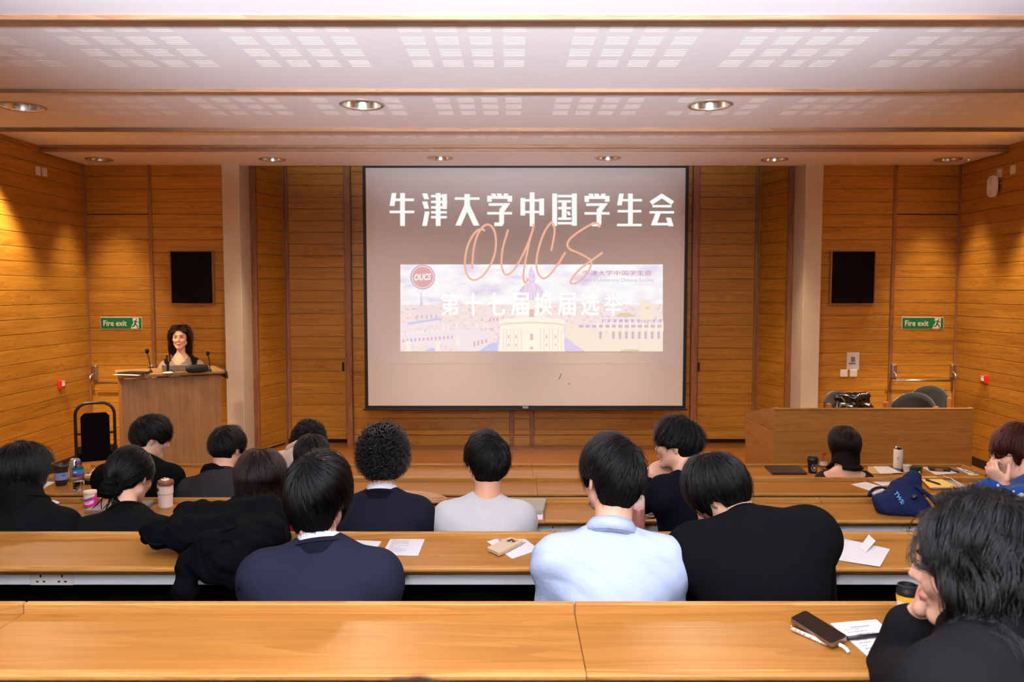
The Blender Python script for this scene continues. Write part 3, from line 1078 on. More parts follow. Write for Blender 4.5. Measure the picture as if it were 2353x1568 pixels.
# ------------------------------------------------------------------ projection screen and the slide on it
DSC = 9.86
a, b = at(832.5, 380, DSC), at(1575.5, 940, DSC)
sx0, sx1, sz0, sz1 = a.x, b.x, b.z, a.z + 0.12
scr = empty('projection_screen', ((sx0 + sx1) / 2, DSC, sz0), 0, 'large pull-down projection screen with black border showing a slide', 'screen')
SCRM = mat('screen_fabric', srgb(206, 200, 200), 0.85, spec=0.2)
cx, cz = (sx0 + sx1) / 2, sz0
FAB = box('fabric', (0, 0.004, (sz1 - sz0) / 2), (sx1 - sx0 - 0.02, 0.004, sz1 - sz0 - 0.02), SCRM, scr)
bw = 0.040
ztop_in = at(1200, 386, DSC).z - sz0
for c, s in (((-(sx1 - sx0) / 2 + bw / 2, 0, (sz1 - sz0) / 2), (bw, 0.006, sz1 - sz0)), (((sx1 - sx0) / 2 - bw / 2, 0, (sz1 - sz0) / 2), (bw, 0.006, sz1 - sz0)),
             ((0, 0, bw / 2), (sx1 - sx0 - 2 * bw, 0.006, bw)), ((0, 0, (ztop_in + sz1 - sz0) / 2), (sx1 - sx0 - 2 * bw, 0.006, sz1 - sz0 - ztop_in))):
    box('border', c, s, mat('screen_black_border', srgb(14, 13, 14), 0.6), scr)
box('bottom_bar', (0, 0, -0.008), (sx1 - sx0 + 0.05, 0.035, 0.022), BLACK, scr, bev=0.006)
box('maker_plate', (0, -0.004, 0.02), (0.07, 0.004, 0.026), mat('grey_plate', srgb(150, 146, 142), 0.5), scr)
bm = bmesh.new()
for (u0, v0), (u1, v1), wd in (((1290, 859), (1284, 873), 0.006), ((1309, 881), (1305, 884), 0.006)):
    q0, q1 = at(u0, v0, DSC), at(u1, v1, DSC)
    add_tube(bm, [(q0.x - cx, 0.0015, q0.z - cz), (q1.x - cx, 0.0015, q1.z - cz)], 0.004, 5)
bm_obj('scuff_mark', bm, mat('scuff', srgb(96, 78, 66), 0.9), scr)


def glow(name, r, g, b):
    """projected light: the colour the lit patch of the screen shows"""
    return mat('projected_' + name, (0.01, 0.01, 0.01, 1), 1.0, spec=0.0, emis=srgb(r, g, b), estr=1.0)


def sp(u, v, lay):
    q = at(u, v, DSC)
    return (q.x - cx, 0.0005 - 0.0012 * lay, q.z - cz)


def spoly(name, polys, m, lay, parent):
    bm = bmesh.new()
    for pl in polys:
        bm.faces.new([bm.verts.new(sp(u, v, lay)) for u, v in pl])
    bm.normal_update()
    bmesh.ops.triangulate(bm, faces=[f for f in bm.faces if len(f.verts) > 4])
    o = bm_obj(name, bm, m, parent)
    if len(polys) > 1 and name.startswith('banner'):
        o['kind'] = 'stuff'                               # details of the projected picture, a few pixels each
    return o


def rc(x0, y0, x1, y1):
    return [(x0, y0), (x1, y0), (x1, y1), (x0, y1)]


def haze_mat(name, cols, scale, detail=6, stretch=(1, 1, 1), thr=(0.3, 0.7)):
    """projected picture content: soft noise between a few tints"""
    m = bpy.data.materials.new('projected_' + name)
    m.use_nodes = True
    nt = m.node_tree
    b_ = nt.nodes['Principled BSDF']
    b_.inputs['Base Color'].default_value = (0.01, 0.01, 0.01, 1)
    b_.inputs['Specular IOR Level'].default_value = 0
    tc = nt.nodes.new('ShaderNodeTexCoord')
    mp = nt.nodes.new('ShaderNodeMapping')
    mp.inputs['Scale'].default_value = stretch
    no = nt.nodes.new('ShaderNodeTexNoise')
    no.inputs['Scale'].default_value = scale
    no.inputs['Detail'].default_value = detail
    rp = nt.nodes.new('ShaderNodeValToRGB')
    n = len(cols)
    for k, c in enumerate(cols):
        ps = thr[0] + (thr[1] - thr[0]) * k / (n - 1)
        e = rp.color_ramp.elements[k] if k < 2 else rp.color_ramp.elements.new(ps)
        e.position = ps
        e.color = srgb(*c)
    nt.links.new(tc.outputs['Object'], mp.inputs[0])
    nt.links.new(mp.outputs[0], no.inputs['Vector'])
    nt.links.new(no.outputs['Fac'], rp.inputs[0])
    nt.links.new(rp.outputs[0], b_.inputs['Emission Color'])
    b_.inputs['Emission Strength'].default_value = 1.0
    return m


# faint grey of the projected black frame around the slide
FR_ = mat('projector_black_level', srgb(206, 200, 202), 0.85, spec=0.1, emis=(0.9, 0.8, 0.85, 1), estr=0.015)
slide = spoly('slide_field', [rc(861, 432, 1562, 836)], FR_, 0.3, scr)
Wt = glow('white', 250, 250, 246)
K1, O1, O2 = 6.536, (880, 430), (1220, 430)
c1 = lambda pl, dx=0, dy=0: [(O1[0] + (x + dx) / K1, O1[1] + (y + dy) / K1) for x, y in pl]
c2 = lambda pl, dx=0, dy=0: [(O2[0] + (x + dx) / K1, O2[1] + (y + dy) / K1) for x, y in pl]
XUE = [rc(1565, 130, 1633, 222), rc(1870, 130, 1940, 220), rc(1633, 138, 1870, 177), [(1620, 97), (1688, 97), (1706, 140), (1640, 140)], [(1708, 97), (1775, 97), (1795, 140), (1722, 140)], [(1820, 97), (1886, 97), (1866, 140), (1800, 140)],
       [(1588, 242), (1915, 242), (1818, 375), (1940, 375), (1940, 413), (1818, 413), (1818, 545), (1795, 587), (1672, 587), (1672, 532), (1746, 532), (1746, 413), (1565, 413), (1565, 375), (1748, 375), (1748, 335), (1796, 282), (1588, 282)]]
GLYPHS = [
    [c1([(132, 90), (203, 90), (190, 172), (258, 172), (258, 90), (330, 90), (330, 172), (466, 172), (466, 212), (330, 212), (330, 355), (472, 355), (472, 393), (330, 393), (330, 585), (258, 585), (258, 393), (100, 393), (100, 355), (258, 355), (258, 212), (184, 212), (173, 285), (100, 285)])],
    [c1(q) for q in ([(588, 95), (665, 95), (692, 182), (618, 182)], [(588, 217), (665, 217), (694, 326), (622, 326)], [(630, 367), (700, 367), (660, 585), (588, 585)], rc(793, 90, 865, 585), rc(722, 118, 960, 155), rc(722, 205, 965, 242), rc(722, 287, 890, 325), rc(722, 362, 960, 398), rc(722, 435, 960, 472), rc(889, 105, 960, 330))],
    [c1(q) for q in (rc(1078, 155, 1450, 192), [(1222, 105), (1306, 105), (1306, 272), (1450, 580), (1360, 580), (1264, 372), (1172, 580), (1086, 580), (1222, 272)])],
    [c1(q) for q in XUE],
    [c1(q) for q in (rc(2065, 165, 2135, 428), rc(2204, 80, 2277, 592), rc(2347, 172, 2420, 424), rc(2135, 182, 2347, 219), rc(2135, 357, 2347, 393))],
    [c2(q) for q in (rc(320, 97, 393, 585), rc(615, 97, 690, 582), rc(400, 118, 615, 155), rc(400, 525, 615, 562), rc(405, 197, 605, 233), rc(405, 298, 605, 335), rc(405, 458, 605, 495), rc(463, 233, 535, 458), [(535, 367), (578, 367), (602, 425), (555, 425)])],
    [c2(q, -760, 2) for q in XUE],
    [c2([(1325, 98), (1395, 98), (1381, 180), (1458, 180), (1458, 98), (1530, 98), (1530, 180), (1667, 180), (1667, 216), (1530, 216), (1530, 345), (1658, 345), (1658, 381), (1530, 381), (1530, 552), (1665, 552), (1665, 589), (1292, 589), (1292, 552), (1458, 552), (1458, 381), (1302, 381), (1302, 345), (1458, 345), (1458, 216), (1374, 216), (1365, 275), (1294, 275)])],
    [c2(q) for q in ([(1966, 97), (2150, 215), (2110, 268), (1966, 170), (1822, 268), (1782, 215)], rc(1823, 270, 2110, 306), rc(1780, 362, 2150, 398), [(1868, 398), (1948, 398), (1896, 538), (2052, 538), (2028, 460), (2104, 460), (2142, 589), (2066, 589), (2062, 576), (1800, 576)])],
]
for gl in GLYPHS:
    spoly('title_character', gl, Wt, 1, slide)

# the banner photograph on the slide: sky, skyline, domed rotunda, colleges
ban = spoly('banner_sky', [rc(920, 608, 1523, 808)], haze_mat('sky', [(226, 214, 236), (244, 236, 244), (252, 250, 250), (246, 244, 250)], 2.2, 4, (1, 1, 2.6), (0.34, 0.66)), 1, slide)
TOWN = haze_mat('town', [(222, 190, 204), (240, 214, 220), (250, 232, 222), (244, 222, 232), (252, 240, 232)], 14.0, 8, (1.4, 1, 1.4), (0.3, 0.7))
spoly('banner_town', [[(920, 700), (985, 701), (1040, 696), (1100, 700), (1190, 701), (1260, 699), (1380, 698), (1470, 702), (1523, 698), (1523, 808), (920, 808)]], TOWN, 2, slide)
cA, cB, cC, cD, cE = glow('lilac', 226, 208, 236), glow('cream', 253, 242, 226), glow('rose_shadow', 222, 184, 186), glow('pale_pink', 246, 230, 236), glow('blue_roof', 208, 204, 240)
cF = glow('peach', 250, 220, 196)
LEFTB = [[(920, 742), (1010, 735), (1012, 745), (920, 760)], [(1050, 757), (1122, 760), (1122, 806), (1050, 808)], [(920, 770), (1060, 757), (1060, 790), (920, 796)]]
spoly('banner_building', LEFTB, cD, 3, slide)
spoly('banner_building', [[(960, 702), (1003, 702), (1013, 718), (957, 720)], [(957, 720), (1013, 718), (1013, 732), (957, 734)]], glow('chapel', 242, 224, 224), 3, slide)
spoly('banner_spire', [[(967, 672), (968.5, 672), (973, 704), (965, 704)]], cA, 3.4, slide)
spoly('banner_roof', [[(937, 742), (1012, 730), (1012, 735), (937, 747)], [(975, 807), (992, 799), (1010, 807)], [(1100, 808), (1125, 790), (1145, 786), (1143, 808)], [(1296, 785), (1340, 808), (1298, 808)]], cE, 3.6, slide)
gab = []
for k in range(10):
    x = 925 + k * 11.5
    y = 770 - k * 0.9
    gab.append([(x - 5, y), (x, y - 10), (x + 5, y)])
spoly('banner_gables', gab, glow('gable_white', 246, 238, 240), 3.8, slide)
win = [rc(925 + k * 9.3, 780 - k * 0.7, 929 + k * 9.3, 787 - k * 0.7) for k in range(13)] + [rc(957 + k * 11, 724, 960 + k * 11, 732) for k in range(5)] + [rc(1125 + k * 8, 731, 1128.5 + k * 8, 738) for k in range(3)]
win += [rc(1088 + k * 9, 785 - k * 2, 1092 + k * 9, 797 - k * 3) for k in range(4)]
spoly('banner_windows', win, cC, 4.0, slide)
spoly('banner_chimneys', [rc(933, 784, 944, 808), rc(1001, 785, 1011, 808), rc(1049, 770, 1056, 795)] + [rc(x, 742, x + 3.5, 754) for x in (996, 1017, 1028, 1048, 1094, 1110, 1117)], cB, 4.2, slide)
spoly('banner_range', [[(1302, 742), (1375, 762), (1375, 808), (1340, 808), (1302, 785)], rc(1376, 745, 1523, 808)], glow('range', 249, 232, 214), 3.0, slide)
spoly('banner_range', [rc(1385, 731, 1467, 744), rc(1325, 746, 1523, 751)], cD, 3.2, slide)
spoly('banner_windows', [rc(1377 + k * 14.8, 762, 1383 + k * 14.8, 779) for k in range(10)] + [rc(1383 + k * 13, 734, 1392 + k * 13, 741) for k in range(11)] + [rc(1330 + k * 15, 747, 1340 + k * 15, 753) for k in range(13)], glow('window_mauve', 214, 186, 206), 3.8, slide)
spoly('banner_pinnacles', [[(x, 742), (x + 2, 733), (x + 4, 742), (x + 4, 762), (x, 762)] for x in np.arange(1372, 1522, 14.8)], cB, 4.1, slide)
spoly('banner_tower', [[(1472, 697), (1475, 688), (1482, 688), (1482, 695), (1502, 696), (1501, 735), (1470, 736)], [(1383, 770), (1400, 760), (1408, 808), (1378, 808)], [(1466, 782), (1500, 786), (1500, 808), (1466, 808)], [(1396, 770), (1404, 772), (1412, 808), (1394, 808)]], glow('tower', 250, 232, 212), 4.3, slide)
spoly('banner_windows', [rc(1485, 704, 1487, 711), rc(1490, 704, 1492, 711)], cC, 4.6, slide)
spoly('banner_lawn', [[(1425, 806), (1440, 803), (1466, 803), (1470, 808), (1425, 808)], [(1412, 728), (1425, 720), (1445, 719), (1462, 728)]], glow('ochre', 224, 206, 170), 4.4, slide)
spoly('banner_street', [[(1294, 782), (1300, 775), (1325, 795), (1345, 808), (1298, 808)]], cA, 4.5, slide)
# rotunda
dome = [(1188, 690)] + [(1219.5 - 31 * math.cos(t_), 690 - 40 * math.sin(t_)) for t_ in np.linspace(0.25, 1.4, 8)] + [(1214, 642), (1214, 628), (1217, 621), (1219.5, 612), (1221.5, 612), (1224, 621), (1229, 628), (1230, 642)] + [(1222.5 + 31 * math.cos(t_), 690 - 40 * math.sin(t_)) for t_ in np.linspace(1.4, 0.25, 8)] + [(1254, 690)]
spoly('banner_dome', [dome], haze_mat('dome', [(222, 196, 234), (240, 214, 238), (214, 204, 240)], 7, 3, (4, 1, 0.4), (0.35, 0.65)), 5, slide)
spoly('banner_dome_ribs', [[(1221 + s * 3, 650), (1222 + s * 3, 650), (1222 + s * 8.5, 690), (1220 + s * 8.5, 690)] for s in (-3, -2, -1, 0, 1, 2, 3)] + [rc(1212, 641, 1232, 643), rc(1213, 628, 1230, 629.5)], cD, 5.3, slide)
spoly('banner_drum', [rc(1187, 690, 1254, 732)], glow('drum', 251, 238, 232), 5.2, slide)
spoly('banner_body', [[(1146, 738), (1160, 733), (1190, 730), (1222, 729), (1255, 730), (1284, 733), (1298, 738), (1298, 748), (1295, 752), (1297, 808), (1147, 808), (1149, 752), (1146, 748)]], glow('rotunda', 254, 245, 230), 5.4, slide)
spoly('banner_cornice', [[(1146, 746), (1165, 742), (1222, 739.5), (1280, 742), (1298, 746), (1298, 749.5), (1280, 746), (1222, 743.5), (1165, 746), (1146, 749.5)]], cF, 5.6, slide)
spoly('banner_columns', [rc(x, 756, x + 1.8, 806) for x in (1156, 1163, 1172, 1180, 1189, 1197, 1241, 1249, 1261, 1269, 1281, 1289)], cF, 5.7, slide)
spoly('banner_windows', [rc(1218, 767, 1225, 782), rc(1218, 797, 1225, 803), rc(1216, 711, 1227, 729)] + [rc(x, 770, x + 3, 778) for x in (1167, 1184, 1254, 1275)] + [rc(x, 790, x + 3, 796) for x in (1167, 1184, 1254, 1275)] + [rc(x, 705, x + 5, 722) for x in (1195, 1240)], glow('window_peach', 228, 194, 186), 5.8, slide)
# second headline, pale on the picture
x0 = 1013
for ch in '第十七届换届选举':
    Wp, Hp = 40 * DSC / FPX, 51 * DSC / FPX
    o = None
    for ox, oy in ((0, 0), (-1.1, 0), (1.1, 0), (0, 0.9), (0, -0.9)):   # the heavy face: strokes laid side by side
        M_ = frame(Vector(sp(x0 + 21 + ox, 699 + oy, 6.6)), (1, 0, 0), (0, 0, 1))
        q = text_obj('headline_character', ch, Wp, Hp, M_, glow('near_white', 255, 254, 250), slide, bold=0.0, depth=0.0008)
        if o is None:
            o = q
        else:
            bm = bmesh.new()
            bm.from_mesh(o.data)
            bm.from_mesh(q.data)
            bm.to_mesh(o.data)
            bm.free()
            bpy.data.objects.remove(q)
    x0 += 53.6
# roundel
ring = [(971.5 + 28.5 * math.cos(t_), 637 + 28.5 * math.sin(t_)) for t_ in np.linspace(0, 2 * math.pi, 41)[:-1]]
ring2 = [(971.5 + 25.6 * math.cos(t_), 637 + 25.6 * math.sin(t_)) for t_ in np.linspace(0, 2 * math.pi, 41)[:-1]]
disc = [(971.5 + 23.8 * math.cos(t_), 637 + 23.8 * math.sin(t_)) for t_ in np.linspace(0, 2 * math.pi, 37)[:-1]]
spoly('roundel_ring', [ring], glow('rose_ring', 216, 170, 180), 6.2, slide)
spoly('roundel_gap', [ring2], glow('ring_gap', 246, 232, 240), 6.4, slide)
spoly('roundel_disc', [disc], glow('rose_disc', 226, 172, 172), 6.6, slide)
text_obj('roundel_lettering', 'OUCS', 39 * DSC / FPX, 15 * DSC / FPX, frame(Vector(sp(971.5, 637, 7.4)), (1, 0, 0.05), (0, 0, 1)), Wt, slide, bold=0.03, depth=0.0008, shear=0.25)
text_obj('society_characters', '牛津大学中国学生会', 158 * DSC / FPX, 11.5 * DSC / FPX, frame(Vector(sp(1418, 627.5, 6.6)), (1, 0, 0), (0, 0, 1)), glow('crimson', 196, 130, 156), slide, depth=0.0008)
text_obj('society_name', 'Oxford University Chinese Society', 170 * DSC / FPX, 11 * DSC / FPX, frame(Vector(sp(1418, 645, 6.6)), (1, 0, 0), (0, 0, 1)), glow('mauve', 208, 186, 204), slide, depth=0.0008)
# handwritten letters
STRK = [
    c1([(1340, 1230), (1345, 1130), (1365, 920), (1400, 780), (1440, 680), (1500, 600), (1565, 565), (1630, 590), (1680, 680), (1697, 830), (1680, 1000), (1620, 1160), (1530, 1300), (1450, 1370), (1370, 1398), (1300, 1370), (1250, 1280), (1232, 1160), (1245, 1000), (1290, 840), (1350, 730), (1410, 660), (1460, 640), (1500, 640), (1530, 660)]),
    c1([(1880, 640), (1850, 740), (1800, 920), (1780, 1100), (1785, 1200), (1810, 1280), (1855, 1320), (1920, 1290), (2000, 1200), (2090, 1040), (2180, 840), (2250, 640), (2268, 550), (2250, 640), (2200, 820), (2150, 1060), (2115, 1260), (2110, 1380), (2135, 1440), (2165, 1410), (2180, 1375)]),
    c2([(305, 960), (330, 830), (352, 700), (350, 600), (320, 535), (280, 560), (210, 660), (140, 840), (95, 1020), (82, 1160), (100, 1280), (145, 1350), (195, 1375), (260, 1340), (340, 1250), (420, 1140), (480, 1040), (518, 980)]),
    c2([(1030, 610), (1015, 560), (970, 545), (880, 575), (760, 645), (640, 730), (570, 800), (545, 860), (560, 910), (600, 945), (700, 985), (800, 1035), (870, 1080), (905, 1120), (900, 1180), (865, 1260), (800, 1350), (720, 1420), (650, 1450), (600, 1445), (595, 1410), (640, 1340), (730, 1240), (830, 1160), (940, 1085), (1075, 985)]),
]
CORAL = glow('coral', 246, 184, 158)
for st in STRK:
    pts = smooth_path([Vector(sp(u, v, 8)) for u, v in st], 4)
    tube('script_letter', pts, 0.0115, CORAL, slide, 6, flat=(Vector((0, 1, 0)), 0.08))
# ------------------------------------------------------------------ people
# Bodies and clothes are grown as one smooth surface each from a field of tapered limbs and ellipsoids.
def nets(F, org, h):
    """surface of the field F (negative inside) as (verts, quads)"""
    S = F < 0
    c = np.zeros(tuple(n - 1 for n in F.shape), np.uint8)
    offs = [(i, j, k) for i in (0, 1) for j in (0, 1) for k in (0, 1)]
    nx, ny, nz = c.shape
    for i, j, k in offs:
        c += S[i:i + nx, j:j + ny, k:k + nz]
    act = (c > 0) & (c < 8)
    idx = np.argwhere(act)
    num = -np.ones(c.shape, np.int32)
    num[act] = np.arange(len(idx))
    P = np.zeros((len(idx), 3))
    W = np.zeros(len(idx))
    for a in offs:
        for ax in range(3):
            if a[ax] == 1:
                continue
            b = list(a)
            b[ax] = 1
            fa = F[idx[:, 0] + a[0], idx[:, 1] + a[1], idx[:, 2] + a[2]]
            fb = F[idx[:, 0] + b[0], idx[:, 1] + b[1], idx[:, 2] + b[2]]
            m = (fa < 0) != (fb < 0)
            t = np.where(m, fa / np.where(m, fa - fb, 1), 0)
            p = np.array(a, float)[None, :] + t[:, None] * (np.array(b) - np.array(a))[None, :]
            P[m] += p[m]
            W[m] += 1
    V = (idx + P / W[:, None]) * h + org
    Q = []
    for ax in range(3):
        o1, o2 = [(1, 2), (2, 0), (0, 1)][ax]
        sl0 = [slice(None)] * 3
        sl1 = [slice(None)] * 3
        sl0[ax] = slice(0, -1)
        sl1[ax] = slice(1, None)
        A, B = S[tuple(sl0)], S[tuple(sl1)]
        e = np.argwhere(A != B)
        ok = (e[:, o1] > 0) & (e[:, o2] > 0) & (e[:, o1] < F.shape[o1] - 1) & (e[:, o2] < F.shape[o2] - 1)
        e = e[ok]
        ins = A[e[:, 0], e[:, 1], e[:, 2]]

        def g(d1, d2):
            q = e.copy()
            q[:, o1] -= d1
            q[:, o2] -= d2
            return num[q[:, 0], q[:, 1], q[:, 2]]
        q = np.stack([g(1, 1), g(0, 1), g(0, 0), g(1, 0)], 1)
        q[~ins] = q[~ins][:, ::-1]
        Q.append(q)
    return V, np.concatenate(Q)


class Field:
    def __init__(self):
        self.pr = []

    def cap(self, a, b, r1, r2=None, k=0.03, sub=False):
        self.pr.append(('c', np.array(a, float), np.array(b, float), r1, r1 if r2 is None else r2, k, sub))
        return self

    def ell(self, c, r, M=None, k=0.03, sub=False):
        self.pr.append(('e', np.array(c, float), np.array(r, float), np.eye(3) if M is None else np.array(M, float), None, k, sub))
        return self

    def dist(self, p, pr, X, Y, Z, infl):
        if pr[0] == 'c':
            a, b, r1, r2 = pr[1:5]
            ba = b - a
            L2 = max(float(ba @ ba), 1e-9)
            h = np.clip(((X - a[0]) * ba[0] + (Y - a[1]) * ba[1] + (Z - a[2]) * ba[2]) / L2, 0, 1)
            d = np.sqrt((X - a[0] - h * ba[0]) ** 2 + (Y - a[1] - h * ba[1]) ** 2 + (Z - a[2] - h * ba[2]) ** 2)
            return d - (r1 + (r2 - r1) * h) - infl
        c, r, M = pr[1:4]
        r = r + infl
        x, y, z = X - c[0], Y - c[1], Z - c[2]
        u = [(x * M[0, i] + y * M[1, i] + z * M[2, i]) for i in range(3)]
        k0 = np.sqrt(sum((u[i] / r[i]) ** 2 for i in range(3)))
        k1 = np.sqrt(sum((u[i] / r[i] ** 2) ** 2 for i in range(3)))
        return k0 * (k0 - 1) / np.maximum(k1, 1e-6)

    def bounds(self):
        lo, hi = np.full(3, 1e9), np.full(3, -1e9)
        for pr in self.pr:
            if pr[-1]:
                continue
            if pr[0] == 'c':
                r = max(pr[3], pr[4])
                l, h = np.minimum(pr[1], pr[2]) - r, np.maximum(pr[1], pr[2]) + r
            else:
                e = np.abs(pr[3]) @ pr[2]
                l, h = pr[1] - e, pr[1] + e
            lo, hi = np.minimum(lo, l), np.maximum(hi, h)
        return lo, hi

    def grid(self, h, infl=0.0, pad=0.03):
        lo, hi = self.bounds()
        lo, hi = lo - pad - infl, hi + pad + infl
        n = np.ceil((hi - lo) / h).astype(int) + 1
        F = np.full(n, 0.08, np.float32)
        ax = [lo[i] + h * np.arange(n[i]) for i in range(3)]
        for pr in self.pr:
            k = pr[5]
            m = 0.045 + infl + k
            if pr[0] == 'c':
                r = max(pr[3], pr[4]) + m
                l, u = np.minimum(pr[1], pr[2]) - r, np.maximum(pr[1], pr[2]) + r
            else:
                e = np.abs(pr[3]) @ (pr[2] + m)
                l, u = pr[1] - e, pr[1] + e
            i0 = np.clip(np.floor((l - lo) / h).astype(int), 0, n)
            i1 = np.clip(np.ceil((u - lo) / h).astype(int) + 1, 0, n)
            if (i1 <= i0).any():
                continue
            sl = tuple(slice(i0[i], i1[i]) for i in range(3))
            X_, Y_, Z_ = np.meshgrid(*(ax[i][sl[i]] for i in range(3)), indexing='ij', sparse=True)
            d = self.dist(None, pr, X_, Y_, Z_, 0.0 if pr[-1] else infl)
            f = F[sl]
            if pr[-1]:
                d = -d
                hh = np.maximum(k - np.abs(f - d), 0) / k
                F[sl] = np.maximum(f, d) + hh * hh * k * 0.25
            else:
                hh = np.maximum(k - np.abs(f - d), 0) / k
                F[sl] = np.minimum(f, d) - hh * hh * k * 0.25
        return F, lo

    def at(self, P, infl=0.0):
        f = np.full(len(P), 1.0)
        for pr in self.pr:
            if not pr[-1]:
                f = np.minimum(f, self.dist(None, pr, P[:, 0], P[:, 1], P[:, 2], infl))
        return f

    def mesh(self, name, h, infl=0.0, cut=None, fold=None):
        F, lo = self.grid(h, infl)
        if cut is not None:
            n = F.shape
            X_, Y_, Z_ = np.meshgrid(*(lo[i] + h * np.arange(n[i]) for i in range(3)), indexing='ij', sparse=True)
            F = np.maximum(F, cut(X_, Y_, Z_)).astype(np.float32)
        V, Q = nets(F, lo, h)
        me = np_mesh(name, V, Q)
        if fold:
            amp, sc, seed = fold
            nn = len(V)
            N = np.empty(nn * 3, np.float32)
            me.vertices.foreach_get('normal', N)
            N = N.reshape(-1, 3)
            ph = np.random.RandomState(seed).rand(12) * 6.28
            q = V * sc
            wx = np.sin(q[:, 1] * 1.3 + ph[0]) + np.sin(q[:, 2] * 0.9 + ph[1])
            wy = np.sin(q[:, 2] * 1.1 + ph[2]) + np.sin(q[:, 0] * 1.2 + ph[3])
            wz = np.sin(q[:, 0] * 0.8 + ph[4]) + np.sin(q[:, 1] * 1.4 + ph[5])
            f = np.sin(q[:, 2] * 2.2 + 1.5 * wx + ph[6]) * np.sin(q[:, 0] * 1.1 + 1.2 * wy + ph[7])
            f = f + 0.5 * np.abs(np.sin(q[:, 2] * 4.1 + q[:, 0] * 2.3 + 2.2 * wz + ph[8])) - 0.25
            V = V + N * (amp * f)[:, None]
            me.vertices.foreach_set('co', V.astype(np.float32).ravel())
            me.update()
        return me


def rotm(yaw, pitch, roll):
    """head frame: x its right, y the way it faces, z its crown; yaw to the left, pitch down, roll to the right, in degrees"""
    E = Matrix.Rotation(math.radians(yaw), 3, 'Z') @ Matrix.Rotation(math.radians(-pitch), 3, 'X') @ Matrix.Rotation(math.radians(roll), 3, 'Y')
    return np.array(E)


SKIN = {}


def skin(key, r, g, b):
    m = mat('skin_' + key, srgb(r, g, b), 0.5, spec=0.35)
    bs = m.node_tree.nodes['Principled BSDF']
    bs.inputs['Subsurface Weight'].default_value = 0.12
    bs.inputs['Subsurface Radius'].default_value = (0.8, 0.3, 0.15)
    bs.inputs['Subsurface Scale'].default_value = 0.006
    return m


SK1 = skin('light', 214, 164, 138)
SK2 = skin('warm', 202, 148, 118)


def hair_mats(name, col, col2):
    m = mat('hair_base_' + name, col, 0.75, spec=0.08)
    s = bpy.data.materials.new('hair_strands_' + name)
    s.use_nodes = True
    nt = s.node_tree
    nt.nodes.remove(nt.nodes['Principled BSDF'])
    h = nt.nodes.new('ShaderNodeBsdfHairPrincipled')
    h.parametrization = 'COLOR'
    h.inputs['Color'].default_value = col2
    h.inputs['Roughness'].default_value = 0.27
    h.inputs['IOR'].default_value = 1.38
    h.inputs['Radial Roughness'].default_value = 0.5
    h.inputs['Random Roughness'].default_value = 0.2
    nt.links.new(h.outputs[0], nt.nodes['Material Output'].inputs['Surface'])
    return m, s


HB = hair_mats('black', srgb(8, 7, 8), srgb(5, 4, 5))
HD = hair_mats('dark_brown', srgb(20, 12, 9), srgb(18, 10, 7))
HR = hair_mats('red_brown', srgb(38, 14, 10), srgb(46, 15, 10))

EC, ER = np.array((0, -0.014, 0.022)), np.array((0.077, 0.096, 0.098))   # skull ellipsoid in the head frame


